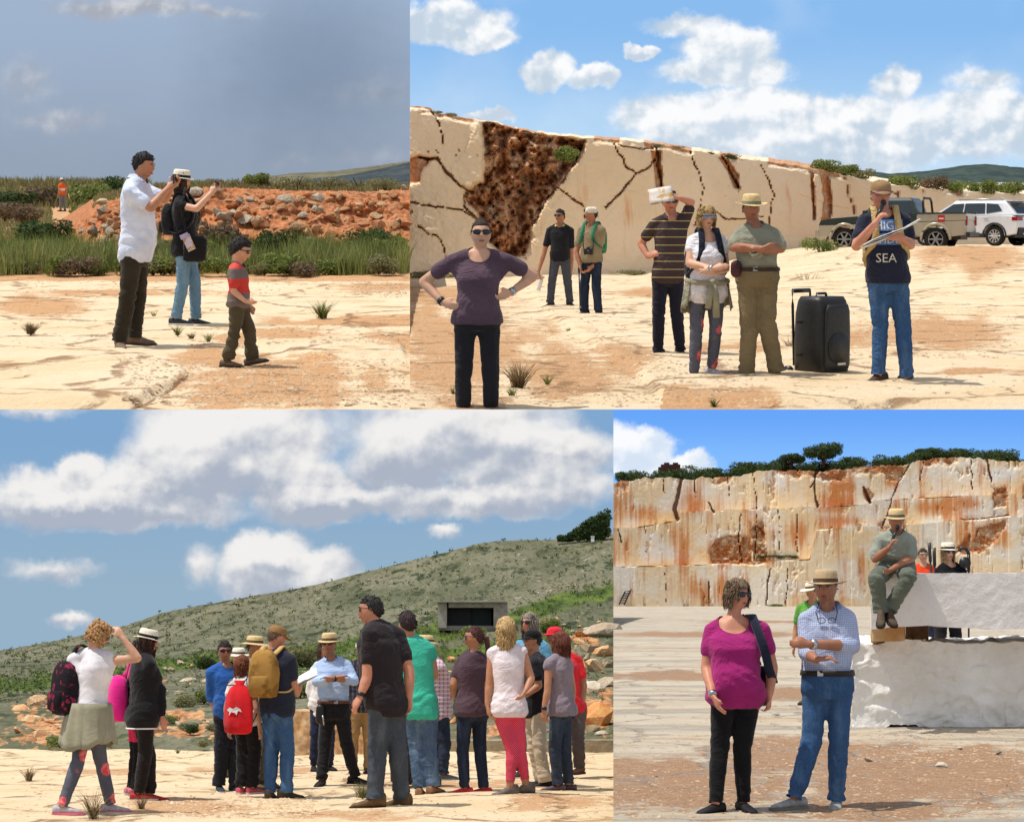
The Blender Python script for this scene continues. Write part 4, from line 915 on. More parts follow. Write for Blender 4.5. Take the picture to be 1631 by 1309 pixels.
        m2.tube(tp_(1)+tp_(-1)[::-1], hh*.017, 6); o = part('sunglasses', m2, k.get('frame', BLACKP), root)
        for q_ in l2: part('lens', q_, k.get('lens', DARKGLASS), o)
    elif face:
        for g in (1, -1):
            e_ = part('eye', MB().ball(ey(g, -.014), (hh*.03, hh*.062, hh*.028), HR, 10, 6), M_eyew, root); part('iris', MB().ball(ey(g, .004), (hh*.022, hh*.028, hh*.027), HR, 8, 6), M_eye, e_)
            part('eyelid', MB().cap2(ey(g, .006)+hu*hh*.027-hl*g*hh*.05, ey(g, -.006)+hu*hh*.024+hl*g*hh*.055, hh*.012, hh*.010, 6), M_eye, root)
    if face:
        part('mouth', MB().ball(headc+hf*hh*.385-hu*hh*.245, (hh*.03, hh*.105, hh*.028), HR, 10, 6), M_lip, root)
        if hs is not None and sg is None:
            for g in (1, -1): part('eyebrow', MB().cap2(ey(g, .012)+hu*hh*.075-hl*g*hh*.06, ey(g, -.0)+hu*hh*.082+hl*g*hh*.08, hh*.016, hh*.011, 6), hair_mat(hs[1]), root)
    # ------------------------------------------------ hats
    ht = k.get('headwear')
    if ht is not None:
        kind, hm, bm_ = ht[0], ht[1], ht[2] if len(ht) > 2 else None
        tilt = math.radians(ht[3] if len(ht) > 3 else 0); f2 = hf*math.cos(tilt)-hu*math.sin(tilt); u2 = hu*math.cos(tilt)+hf*math.sin(tilt)
        c = headc+hu*hh*.20-hf*hh*.02; A = np.linspace(0, 2*math.pi, 28, endpoint=False)
        def ring(r, z, sag=0., ax=1.0): return np.array([c+f2*math.cos(t)*r*1.18*hh*ax+hl*math.sin(t)*r*hh+u2*(z*hh+sag*hh*(math.cos(t)**2)) for t in A])
        m2 = MB()
        if kind in ('fedora', 'straw', 'wide'):
            br = {'fedora': .56, 'straw': .70, 'wide': .66}[kind]; cr = {'fedora': .40, 'straw': .36, 'wide': .42}[kind]; sg_ = {'fedora': -.06, 'straw': -.05, 'wide': -.10}[kind]
            up_ = {'fedora': .02, 'straw': -.02, 'wide': .09}[kind]
            m2.loft([ring(br, -.02+up_, sg_), ring(br*.8, -.02+up_*.4, sg_*.5), ring(.40, .0), ring(.385, .06), ring(.37, cr*.6), ring(.35, cr*.85, .0), ring(.30, cr*.98), ring(.16, cr*(.94 if kind == 'fedora' else 1.02)), ring(.02, cr*(.90 if kind == 'fedora' else 1.04))], False)
            o = part('hat', m2, hm, root); o.modifiers.new('s', 'SOLIDIFY').thickness = .006
            if bm_ is not None: part('hat_band', MB().loft([ring(.400, .012), ring(.392, .07), ring(.384, .135)], False), bm_, o)
        elif kind == 'cap':
            m2.loft([ring(.355, -.06), ring(.362, .05), ring(.345, .17), ring(.28, .27), ring(.16, .325), ring(.02, .34)], False)
            o = part('cap', m2, hm, root); vz = MB(); t_ = np.linspace(-1.15, 1.15, 14)
            vz.loft([np.array([c+f2*math.cos(t)*.40*hh+hl*math.sin(t)*.345*hh+u2*-.045*hh for t in t_]), np.array([c+f2*(math.cos(t)*.40+.34*math.cos(t*1.05))*hh+hl*math.sin(t)*.35*hh+u2*(-.12+.03*abs(math.sin(t)))*hh for t in t_])], False, False)
            v_ = part('visor', vz, bm_ or hm, o); v_.modifiers.new('s', 'SOLIDIFY').thickness = .008
        elif kind in ('scarf', 'beanie'):
            m2.loft([ring(.355, -.12), ring(.372, .02), ring(.36, .15), ring(.29, .26), ring(.16, .315), ring(.02, .33)], False)
            o = part('headscarf', m2, hm, root); o.modifiers.new('s', 'SOLIDIFY').thickness = .006
            if kind == 'scarf': part('scarf_tail', MB().cap2(c-f2*hh*.36-u2*hh*.02, c-f2*hh*.50-u2*hh*.36, hh*.17, hh*.06, 10, (f2, .45)), hm, o)
    PEOPLE.append(p); return p
def on_shirt(p, u, z, out=.004):
    """a point on the shirt front, u metres to the wearer's left, z metres above the soles"""
    if not hasattr(p, 'bvh'): p.bvh = BVHTree.FromPolygons([tuple(v) for v in p.shirtV], [tuple(f) for f in p.shirtF])
    o = p.hz(.7)*[1, 1, 0]+p.Ls*u+UP*z+p.Fs*.6; h = p.bvh.ray_cast(Vector(o), Vector(-p.Fs), 1.2)
    return np.array(h[0])+p.Fs*out if h[0] is not None else o-p.Fs*.45
def print_on(p, name, V, F, mat, u0, z0, out):
    W_ = np.array([on_shirt(p, u0+v[0], z0+v[1], out) for v in V]); return obj(name, mesh(name, W_, F, False), mat, p.shirt)
def rectgrid(w, h, n=8, m=4):
    V = np.array([[(i/n-.5)*w, (j/m)*h, 0] for j in range(m+1) for i in range(n+1)]); F = [(j*(n+1)+i, j*(n+1)+i+1, (j+1)*(n+1)+i+1, (j+1)*(n+1)+i) for j in range(m) for i in range(n)]; return V, F
def held(stage, name, label, cat, p, joint, mb_fn, group=None, off=(0, 0, 0)):
    """a top-level thing placed at a person's joint"""
    loc = p.base+p.J[joint]+np.asarray(off); return thing(name, label, cat, stage, loc, group)
# ================================================================== clothes with a pattern
def stripes(name, c, c2, per, frac):
    t = cloth_t(name, c); z = t.xyz()[2]; f = t.math('FRACT', t.math('DIVIDE', z, per)); t.col(t.mix(t.math('LESS_THAN', f, frac), t.base, c2)); return t.m
def plaid(name, c, c2, c3, per):
    t = cloth_t(name, c); X = t.xyz(); w = .35
    a = t.math('LESS_THAN', t.math('FRACT', t.math('DIVIDE', X[0], per)), w); b = t.math('LESS_THAN', t.math('FRACT', t.math('DIVIDE', X[2], per)), w)
    k = t.mix(t.math('MULTIPLY', a, .55), t.base, c2); k = t.mix(t.math('MULTIPLY', b, .55), k, c3); t.col(k); return t.m
def floral(name, c):
    t = cloth_t(name, c); v = t.voro(7.5, 'F1'); n = t.noise(26., 4, .7); q = t.voro(7.5, 'F1', out='Color')
    sp = t.N.new('ShaderNodeSeparateXYZ'); t.L.new(q, sp.inputs[0]); z = t.xyz()[2]
    d = t.math('ADD', v, t.math('MULTIPLY', t.math('SUBTRACT', n, .5), .5)); f = t.math('MULTIPLY', t.ramp(d, .46, .34), t.math('GREATER_THAN', sp.outputs[0], .58))
    f = t.math('MULTIPLY', f, t.ramp(z, .80, .66)); fl = t.mix(t.ramp(n, .4, .62), lin(226,74,92), lin(240,150,140))
    g = t.math('MULTIPLY', t.ramp(t.noise(16., 3), .62, .70), t.ramp(z, .7, .5)); k = t.mix(t.math('MULTIPLY', g, .5), t.base, lin(120,116,92)); t.col(t.mix(f, k, fl)); return t.m
def dots(name, c, c2):
    t = cloth_t(name, c); X = t.xyz(); s = .021
    a = t.math('SUBTRACT', t.math('FRACT', t.math('DIVIDE', t.math('ADD', X[0], X[2]), s)), .5); b = t.math('SUBTRACT', t.math('FRACT', t.math('DIVIDE', t.math('SUBTRACT', X[0], X[2]), s)), .5)
    r = t.math('ADD', t.math('MULTIPLY', a, a), t.math('MULTIPLY', b, b)); t.col(t.mix(t.math('MULTIPLY', t.math('LESS_THAN', r, .05), .55), t.base, c2)); return t.m
def zband(name, c, bands, lo=.0):
    t = cloth_t(name, c); z = t.xyz()[2]; k = t.base
    for z0, z1, cc in bands: k = t.mix(t.math('MULTIPLY', t.math('GREATER_THAN', z, z0), t.math('LESS_THAN', z, z1)), k, cc)
    t.col(k); return t.m
def denim(name, c, fade):
    t = cloth_t(name, c, .1); z = t.xyz()[2]; n = t.noise(5., 5, .6); n2 = t.noise(1., 3, .6, stretch=(160, 160, 30))
    k = t.mix(t.math('MULTIPLY', t.ramp(t.noise(1., 4, .6, stretch=(9., 9., 3.)), .45, .7), .5), t.base, fade); k = t.mix(t.math('MULTIPLY', t.ramp(n2, .45, .6), .18), k, fade); t.col(k); return t.m
BUMPK = 3.0
C = lambda n, r, g, b: cloth(n, lin(r, g, b))
jean = denim('blue_denim', lin(52,84,126), lin(98,130,168)); jeanl = denim('light_blue_denim', lin(104,138,164), lin(140,170,190)); jeand = denim('dark_denim', lin(34,42,60), lin(62,74,94)); jeang = denim('grey_denim', lin(66,72,82), lin(100,108,118))
black = C('black_cloth', 26, 25, 27); navy = C('navy_cloth', 30, 34, 52); khaki = C('khaki_cloth', 126, 112, 84); whitec = C('white_cloth', 226, 222, 226)
straw = plain('woven_straw', lin(214,188,138), .85, .2, var=.18, sc=60); strawl = plain('pale_straw', lin(232,224,204), .85, .2, var=.1, sc=60); bandk = cloth('black_hat_band', lin(24,22,22))
brownband = cloth('brown_hat_band', lin(96,74,50))
BROWNSH = ('low', lin(98,82,66), lin(70,58,46)); BOOT = ('boot', lin(104,80,54), lin(60,48,38)); BLACKSH = ('low', lin(34,32,32), lin(40,36,34)); DSNK = ('low', lin(52,56,64), lin(220,218,214)); REDSH = ('low', lin(176,44,52), lin(180,176,170)); GREYSH = ('low', lin(150,152,152), lin(120,116,108)); PINKSH = ('low', lin(186,178,186), lin(214,120,140)); DKB = ('boot', lin(66,56,46), lin(44,38,32))
leather = plain('dark_belt_leather', lin(38,28,22), .5, .4)
floralm = floral('floral_leggings', lin(92,94,108))
jack = C('olive_grey_jacket', 150, 146, 124)
BUMPK = 1.0
# ================================================================== upper left
A1 = person(TLs, 'man in pale blue polo raising his phone in front of woman with straw fedora', 205, 549, 246, 80, wt=1.04, tone='b', belly=.022,
    pel=(216,402), neck=(219,284), head=(229,264), anR=(190,542,-.12), anL=(214,535,.12), toeR=20, toeL=85, knR=(203,478,-.10), knL=(219,472,.12),
    shR=(207,305,-.20), shL=(232,303,.20), elR=(240,331,-.22), wrR=(266,302,-.10), haR=(279,292,-.05), elL=(262,318,.10), wrL=(273,297,.05), haL=(282,287,.03), curlR=.9, curlL=.9,
    shirt=C('pale_blue_polo', 214, 222, 244), sleeve=.66, hem_s=.475, loose=.022, collar=C('pale_blue_collar', 206, 214, 238), trousers=C('dark_olive_trousers', 52, 46, 36), fit=.026, hair=('short', (30,24,22), 1.07), look=78, nod=10, shoes=('boot', lin(120,100,84), lin(84,68,56)))
A2 = person(TLs, 'woman in straw fedora and black top photographing with both arms stretched out', 297, 514, 265, 82, 'f', wt=1.05, tone='a', hat=.045,
    pel=(296,397), neck=(291,311), head=(290,289), anR=(281,505,-.10), anL=(312,506,.10), toeR=80, toeL=78, elR=(313,333,-.22), wrR=(335,309,-.12), haR=(346,297,-.08), elL=(322,320,.1), wrL=(339,304,.0), haL=(348,294,.0), curlR=.8, curlL=.8,
    shirt=C('black_sleeveless_top', 30, 30, 33), sleeve=.25, hem_s=.47, loose=.02, trousers=jeanl, fit=.014, hair=('bob', (70,50,38), 1.06), headwear=('fedora', strawl, bandk, 6), shoes=DSNK, look=80)
A3 = person(TLs, 'small boy in red and grey polo with sunglasses walking to the right', 384, 583, 375, 85, wt=1.0, tone='a', head_s=1.36,
    pel=(380,482), neck=(378,421), head=(383,399), anR=(362,574,-.05), anL=(402,570,.08), knR=(374,530,-.05), knL=(396,524,.06), toeR=75, toeL=88, pitchL=-12,
    elR=(372,464,-.14), wrR=(391,480,-.14), haR=(405,482,-.16), curlR=.5, elL=(388,462,.12), wrL=(398,486,.10), shirt=zband('red_grey_polo', lin(118,108,104), [(.60,.72,lin(206,70,62)),(.80,1.2,lin(214,84,74))]), sleeve=.62, hem_s=.475, loose=.014, collar=C('grey_collar', 92, 84, 80),
    trousers=C('olive_brown_trousers', 84, 76, 58), fit=.020, hair=('short', (34,26,24), 1.14), shades=1, look=85, nod=16, shoes=('low', lin(104,92,80), lin(70,58,48)), foot_s=1.1, vox=.0085)
A4 = person(TLs, 'distant figure in orange vest and white cap among the bushes', 100, 337, 283, -120, Y=94, tone='b', hat=.03, shirt=zband('orange_white_vest', lin(232,104,40), [(1.02,1.14,lin(232,220,214))]), sleeve=.5, trousers=C('grey_trousers', 122, 120, 124), headwear=('cap', whitec), hair=('crop', (60,50,44), 1.04), vox=.014, stance=.03)
# ================================================================== upper right
B1 = person(TRs, 'woman in plum t-shirt and dark sunglasses with both hands on her hips', 760, 704, 343, 0, 'f', wt=1.14, tone='a', Y=13.6, H=1.63, clip=.243,
    pel=(760,508), neck=(763,403), head=(766,374), shR=(722,415), shL=(806,415), elR=(675,449,.10), wrR=(705,482,-.02), haR=(728,490,-.12), elL=(850,440,.10), wrL=(813,466,0), haL=(796,474,-.10), curlR=.35, curlL=.5,
    shirt=C('plum_tshirt', 88, 68, 80), sleeve=.52, hem_s=.495, loose=.010, neckhole=.075, trousers=C('black_jeans', 38, 36, 40), fit=.007, hair=('back', (58,38,28), 1.07), shades=1, look=4, nod=-6, shoes=BLACKSH, stance=.0)
B2 = person(TRs, 'man in black polo with yellow collar trim standing before the quarry cavity', 892, 490, 334, -12, wt=1.02, tone='c', toeR=-50, toeL=30, hem=-.01, anR=(876,484), anL=(908,483), elR=(867,402,.0), wrR=(858,432,-.05), haR=(860,448,-.06), elL=(910,408), wrL=(910,430), look=-38,
    shirt=C('black_polo', 30, 29, 34), sleeve=.62, hem_s=.47, loose=.018, collar=C('yellow_trim', 196, 176, 104), trousers=C('slate_trousers', 70, 72, 80), fit=.022, hair=('crop', (38,32,30), 1.06), shades=1, shoes=DKB)
B3 = person(TRs, 'man in white headscarf and khaki vest with a camera and green backpack', 942, 503, 330, -35, wt=1.05, tone='c', anR=(931,496,.0), anL=(953,497,-.05), elR=(918,402,.05), wrR=(924,424,-.05), elL=(956,395,-.05), wrL=(944,424,-.12), haL=(936,432,-.14), look=-70,
    shirt=C('khaki_vest', 142, 126, 98), sleeve=.62, hem_s=.49, loose=.020, trousers=jeand, fit=.020, headwear=('scarf', C('white_scarf', 214, 208, 190)), hair=('crop', (60,48,40), 1.04), shoes=('boot', lin(72,56,44), lin(48,38,32)))
B4 = person(TRs, 'man in brown striped polo shading his head with a folded brochure', 1068, 569, 309, 0, wt=1.0, tone='d', toeR=-50, toeL=20, hem=-.01, anR=(1048,562), anL=(1084,560,.06), knL=(1078,500), pel=(1064,438), neck=(1070,344), head=(1068,322), shR=(1043,357), shL=(1091,352),
    elR=(1021,388,.1), wrR=(1032,409,.0), haR=(1046,404,-.10), elL=(1101,322,.02), wrL=(1083,316,-.08), haL=(1072,313,-.10), curlL=.8, shirt=stripes('brown_striped_polo', lin(70,58,58), lin(190,172,120), .082, .10), sleeve=.60, hem_s=.47, loose=.012, collar=C('brown_collar', 60, 50, 50), trousers=C('navy_trousers', 30, 31, 44), fit=.014, hair=('crop', (70,60,54), 1.05), shades='slim', lens=plain('clear_dark_lens', (.05, .04, .04), .1), nod=4, shoes=DKB)
B5 = person(TRs, 'blonde woman in white t-shirt with crossed arms and floral grey leggings', 1127, 603, 322, 10, 'f', wt=1.20, tone='a', anR=(1106,592), anL=(1134,584,.05), pel=(1126,465), neck=(1127,374), head=(1125,347), shR=(1103,384), shL=(1150,384),
    elR=(1098,420,-.10), wrR=(1136,428,-.30), haR=(1152,424,-.32), elL=(1156,428,-.08), wrL=(1136,434,-.26), haL=(1122,432,-.30), curlR=.4, curlL=.4, shirt=whitec, sleeve=.32, hem_s=.455, loose=.014, neckhole=.078, neckdrop=.01, trousers=floralm, fit=.004, hair=('tousled', (196,162,110), 1.16), shades=1, lens=plain('mirror_blue_lens', (.25, .32, .42), .1, .6), look=14, shoes=PINKSH, toeR=-8, toeL=30)
B6 = person(TRs, 'man in straw hat and grey vest with folded arms and khaki trousers', 1216, 605, 309, 0, wt=1.24, tone='c', hat=.05, anR=(1189,598,-.03), anL=(1238,595,.0), pel=(1206,440), neck=(1203,358), head=(1197,333), shR=(1176,375), shL=(1234,375), knR=(1193,520), knL=(1222,520), toeR=-38, toeL=55, hem=-.01,
    elR=(1168,394,-.08), wrR=(1214,396,-.34), haR=(1230,388,-.33), elL=(1244,396,-.06), wrL=(1198,398,-.28), haL=(1182,392,-.28), curlR=.3, curlL=.3, shirt=C('grey_green_vest_shirt', 138, 138, 120), sleeve=.80, hem_s=.545, loose=.016, collar=C('grey_green_collar', 130, 130, 112), trousers=khaki, fit=.026, belt=leather, belt_z=.575, waist=.59, headwear=('wide', straw, C('sage_band', 120, 124, 104), 4), hair=('crop', (50,44,40), 1.04), nod=0, look=5, shoes=('low', lin(52,40,34), lin(40,32,28)))
B7 = person(TRs, 'man in cap and printed navy t-shirt speaking into a microphone', 1419, 615, 281, 0, wt=1.08, tone='d', hat=.02, anR=(1399,600,-.05), anL=(1445,606,-.1), pel=(1414,445), neck=(1407,338), head=(1403,311), shR=(1376,355), shL=(1440,352), knR=(1402,520), knL=(1438,520), toeR=-58, toeL=40, hem=-.012,
    elR=(1364,392,-.10), wrR=(1393,357,-.26), haR=(1402,345,-.28), curlR=1.0, elL=(1450,390,-.02), wrL=(1438,380,-.22), haL=(1420,376,-.30), curlL=.8, shirt=C('navy_print_tshirt', 36, 40, 58), sleeve=.60, hem_s=.50, loose=.014, trousers=jean, fit=.013, headwear=('cap', plain('tan_cap_cotton', lin(154,124,90), .9, .1), None, 8), hair=('crop', (80,66,54), 1.03), shades='slim', lens=plain('purple_mirror_lens', lin(150,70,150), .15, .6), shoes=('boot', lin(74,60,46), lin(44,36,30)))
BUMPK = 10.0
# ================================================================== lower left
D1 = person(BLs, 'blonde curly woman walking with one hand on her head and jacket round her waist', 140, 1296, 985, 128, 'f', wt=1.10, tone='a', pel=(142,1140), neck=(150,1037), head=(157,1011), anL=(100,1280,-.15), anR=(176,1278,.15), knL=(124,1214,-.08), knR=(160,1208,.1), toeL=95, toeR=100, shL=(116,1050), shR=(178,1052),
    elR=(219,1048,-.05), wrR=(196,1016,-.05), haR=(184,996,-.03), curlR=.5, elL=(106,1085,-.05), wrL=(112,1120,.1), shirt=whitec, sleeve=0, hem_s=.44, loose=.016, flare=.05, trousers=floralm, fit=.004, hair=('curly', (196,150,100), 1.14), shades=1, look=95, nod=30, shoes=PINKSH)
D2 = person(BLs, 'woman in white fedora and black jacket with white piping standing in red shoes', 232, 1274, 993, 118, 'f', wt=1.12, tone='d', hat=.04, anR=(221,1260,-.05), anL=(240,1262,.05), toeR=95, toeL=92, pel=(228,1140), neck=(230,1042), head=(236,1022), elR=(220,1100,-.05), wrR=(240,1145,-.05), elL=(256,1098,.0), wrL=(258,1142,-.05), haL=(263,1165,-.05), curlL=.3,
    shirt=C('black_jacket', 30, 28, 32), sleeve=1.85, hem_s=.455, loose=.026, flare=.05, trousers=C('black_trousers', 34, 30, 30), fit=.014, hair=('bob', (70,46,34), 1.04), headwear=('fedora', strawl, bandk, 12), shades=1, look=92, shoes=REDSH)
D3 = person(BLs, 'person mostly hidden behind the fedora woman wearing black trousers with pink panels', 213, 1266, 1018, 112, 'f', wt=.95, tone='a', Y=18.2, shirt=C('charcoal_top', 44, 44, 48), sleeve=.5, trousers=zband('black_pink_trousers', lin(30,28,30), [(.50,.78,lin(206,48,92))]), fit=.012, hair=('bob', (60,44,36), 1.06), shoes=('low', lin(196,120,130), lin(200,190,186)), face=False, vox=.012)
D4 = person(BLs, 'man in blue sweater and sunglasses turned towards the group', 362, 1258, 1018, 28, wt=1.04, tone='c', anR=(350,1249), anL=(374,1249), neck=(360,1058), head=(358,1038), elR=(336,1108,-.02), wrR=(346,1140,-.06), haR=(352,1160,-.08), elL=(376,1106), wrL=(372,1140,-.04), shirt=C('blue_sweater', 44, 92, 164), sleeve=1.15, hem_s=.465, loose=.018, trousers=C('navy_track_trousers', 30, 30, 40), fit=.024, hair=('short', (46,34,28), 1.08), shades=1, look=18, shoes=DSNK)
D5 = person(BLs, 'red-haired woman in white top with a red drawstring bag on her back', 392, 1259, 1039, 150, 'f', wt=1.0, tone='a', Y=18.5, anL=(384,1252), anR=(402,1252), neck=(385,1078), head=(386,1059), shirt=C('white_blouse', 226, 222, 220), sleeve=.4, hem_s=.46, loose=.018, trousers=C('black_loose_trousers', 28, 26, 30), fit=.024, hair=('bob', (132,74,46), 1.18), look=120, shoes=('low', lin(214,92,108), lin(220,190,190)), face=False)
D6 = person(BLs, 'man in straw hat and khaki clothes half hidden behind the tan backpack', 411, 1256, 1009, 60, wt=1.12, tone='b', Y=19.6, hat=.05, neck=(405,1050), head=(406,1030), shirt=C('khaki_grey_shirt', 158, 148, 122), sleeve=.75, hem_s=.48, loose=.02, trousers=C('khaki_grey_trousers', 112, 104, 84), fit=.024, hair=('crop', (90,74,60), 1.04), headwear=('straw', straw, brownband, 4), look=60, shoes=BOOT, elL=(420,1100,.1), wrL=(436,1112,.0))
D7 = person(BLs, 'person behind the group whose pale straw hat peeks over the red hair', 376, 1238, 1026, 10, wt=1.0, tone='b', hat=.05, shirt=C('tan_shirt', 150, 134, 104), sleeve=.6, trousers=khaki, hair=('crop', (90,74,60), 1.04), headwear=('straw', strawl, brownband, 4), vox=.012)
D8 = person(BLs, 'man in tan cap and navy polo with his back turned reading a paper', 443, 1270, 1000, 152, wt=1.10, tone='d', hat=.02, anL=(430,1262,.02), anR=(456,1260,.02), toeL=170, toeR=110, pel=(441,1130), neck=(436,1034), head=(441,1015), elR=(468,1090,-.02), wrR=(474,1106,.18), haR=(482,1084,.22), curlR=.8, elL=(412,1086,.05), wrL=(432,1106,.25),
    shirt=C('navy_polo', 40, 44, 60), sleeve=.62, hem_s=.475, loose=.018, trousers=jean, fit=.020, belt=None, headwear=('cap', plain('brown_cap_cotton', lin(146,112,74), .9, .1), None, 4), hair=('crop', (110,84,66), 1.03), look=118, nod=16, shoes=DKB, face=False)
D9 = person(BLs, 'person in loose white shirt and navy trousers mostly hidden behind crossed blue arms', 512, 1228, 1022, 20, 'f', wt=1.0, tone='b', shR=(500,1068), elR=(493,1098), wrR=(500,1122), shirt=C('white_loose_shirt', 222, 218, 218), sleeve=1.8, hem_s=.42, loose=.024, flare=.05, trousers=C('navy_trousers_stripe', 34, 38, 62), fit=.016, hair=('bob', (80,60,48), 1.06), shoes=BLACKSH, vox=.012)
D10 = person(BLs, 'man in light blue shirt and straw fedora with crossed arms and black trousers', 538, 1250, 1007, 0, wt=1.14, tone='c', hat=.05, anR=(512,1240,-.05), anL=(565,1235,.05), pel=(533,1130), neck=(528,1048), head=(524,1026), shR=(506,1064), shL=(552,1060), knR=(517,1188), knL=(552,1184), toeR=-10, toeL=55,
    elR=(504,1086,-.08), wrR=(538,1078,-.30), haR=(550,1076,-.30), elL=(564,1084,-.06), wrL=(530,1080,-.32), haL=(514,1078,-.32), curlL=.4, shirt=C('light_blue_shirt', 172, 194, 230), sleeve=1.45, hem_s=.55, loose=.018, collar=C('light_blue_collar', 158, 182, 222), trousers=C('black_cotton_trousers', 32, 31, 36), fit=.018, belt=plain('brown_belt_leather', lin(92,56,34), .5, .4), waist=.58, headwear=('fedora', straw, brownband, 4), hair=('crop', (110,98,90), 1.03), shades=1, look=-8, shoes=BLACKSH)
D11 = person(BLs, 'person in white cap and dark checked scarf behind the big man', 574, 1232, 1021, 15, wt=.95, tone='c', shirt=plaid('dark_check_scarf_shirt', lin(48,48,62), lin(110,104,110), lin(30,30,40), .05), sleeve=1.7, hem_s=.46, loose=.022, trousers=C('sand_trousers', 150, 118, 76), fit=.02, headwear=('beanie', C('white_cap_cloth', 226, 220, 212)), hair=('crop', (60,48,40), 1.02), shoes=BOOT, look=12)
D12 = person(BLs, 'tall man in black t-shirt and grey jeans with brown boots seen from behind', 616, 1286, 950, -128, wt=1.18, tone='d', anL=(597,1270,-.08), anR=(640,1270,.10), toeL=-78, toeR=-120, pel=(616,1117), neck=(600,993), head=(590,972), shL=(588,1010,-.15), shR=(634,1012,.10), knL=(601,1196,-.04), knR=(633,1196,.05), elL=(585,1078,-.16), wrL=(574,1108,-.20), haL=(566,1124,-.22), elR=(652,1070,.05), wrR=(652,1110,.0), curlL=.5,
    shirt=C('black_tshirt', 42, 36, 40), sleeve=.58, hem_s=.455, loose=.022, trousers=jeang, fit=.024, hair=('short', (44,38,36), 1.06), shades=1, look=-88, shoes=BOOT)
D13 = person(BLs, 'man in teal sleeveless shirt and blue jeans seen from behind', 678, 1263, 976, 165, wt=1.02, tone='b', anL=(668,1253), anR=(690,1250), pel=(670,1130), neck=(655,1014), head=(648,994), shL=(636,1028), shR=(684,1034), elR=(692,1075,.05), wrR=(684,1084,.22), knR=(684,1190), shirt=C('teal_shirt', 62, 178, 152), sleeve=.25, hem_s=.475, loose=.02, trousers=denim('washed_blue_jeans', lin(70,90,118), lin(120,146,172)), fit=.020, hair=('short', (54,34,38), 1.12), look=-150, shoes=('low', lin(140,104,76), lin(120,90,70)), face=False)
D14 = person(BLs, 'man in straw hat and checked pink shirt beyond the teal shirt', 699, 1242, 1008, 120, wt=1.05, tone='c', hat=.05, neck=(690,1048), head=(678,1028), pel=(698,1135), elR=(712,1090), wrR=(716,1104,.1), shirt=plaid('pink_check_shirt', lin(186,156,166), lin(120,70,90), lin(226,214,218), .045), sleeve=.85, hem_s=.475, loose=.022, trousers=jeand, fit=.02, headwear=('straw', straw, brownband, 2), hair=('crop', (60,50,44), 1.03), look=100, shoes=('low', lin(90,94,100), lin(150,150,150)))
D15 = person(BLs, 'woman with dark red ponytail in plum top and dark jeans', 756, 1262, 995, -142, 'f', wt=1.16, tone='b', anL=(740,1252,-.04), anR=(770,1252,.05), pel=(752,1130), neck=(752,1038), head=(754,1016), toeL=-80, toeR=-100, elL=(722,1090,-.04), wrL=(724,1108,.14), shL=(734,1054), shR=(774,1054), elR=(776,1094), wrR=(768,1112,.2), shirt=C('plum_top', 82, 62, 72), sleeve=.55, hem_s=.48, loose=.012, trousers=jeand, fit=.008, hair=('back', (84,44,40), 1.10, 'pony'), shades=1, look=-85, shoes=('low', lin(206,52,64), lin(226,220,214)))
D16 = person(BLs, 'blonde woman in white sleeveless top and red dotted leggings seen from behind', 816, 1266, 978, -168, 'f', wt=1.06, tone='b', anL=(812,1254,-.05), anR=(838,1250,.05), toeL=-70, toeR=-80, pel=(810,1128), neck=(810,1030), head=(806,1003), shL=(784,1040), shR=(832,1038), knL=(816,1196,-.03), knR=(828,1194,.04), elL=(779,1092,-.02), wrL=(776,1122,-.05), haL=(779,1138,-.06), elR=(846,1080), wrR=(838,1098,-.10), haR=(832,1108,-.15), shirt=C('white_sleeveless_top', 226, 214, 218), sleeve=0, hem_s=.475, loose=.016, trousers=dots('red_dotted_leggings', lin(206,54,84), lin(240,170,180)), fit=.003, hair=('long', (206,172,118), 1.20), look=-175, shoes=('boot', lin(112,104,96), lin(92,84,76)), hem=-.035, face=False)
D17 = person(BLs, 'grey-haired woman with sunglasses looking over the black cap', 845, 1240, 975, -20, 'f', wt=1.0, tone='d', shirt=C('sky_blue_top', 104, 164, 196), sleeve=.6, trousers=jeand, fit=.014, hair=('bob', (150,138,124), 1.10), shades=1, look=-40, shoes=DSNK, vox=.012)
D18 = person(BLs, 'man in black cap and black t-shirt with beige trousers', 862, 1252, 999, -62, wt=1.02, tone='b', hat=.02, anL=(868,1243,-.1), anR=(862,1240,.1), toeL=-80, toeR=-75, pel=(852,1130), neck=(853,1042), head=(848,1020), shL=(852,1056,-.15), elL=(858,1092,-.18), wrL=(842,1104,-.20), haL=(834,1108,-.2), elR=(834,1080,.1), wrR=(838,1050,.0), haR=(842,1038,-.02), shirt=C('black_tee', 34, 33, 38), sleeve=.6, hem_s=.47, loose=.018, trousers=C('beige_trousers', 196, 182, 160), fit=.024, headwear=('cap', black, None, 4), hair=('crop', (44,34,30), 1.03), shades=1, look=-75, shoes=('low', lin(38,36,40), lin(206,196,192)))
D19 = person(BLs, 'person in red cap and red shirt behind the auburn-haired woman', 912, 1232, 998, -40, wt=1.0, tone='c', hat=.02, Y=21.8, head=(883,1014), neck=(894,1040), pel=(912,1128), shL=(920,1052), shR=(890,1052), shirt=C('red_shirt', 214, 40, 48), sleeve=.6, hem_s=.44, loose=.02, trousers=C('grey_brown_trousers', 92, 80, 76), fit=.026, headwear=('cap', C('red_cap_cloth', 224, 48, 62), None, 2), hair=('crop', (60,44,38), 1.03), look=-60, shoes=('low', lin(132,92,74), lin(90,66,54)))
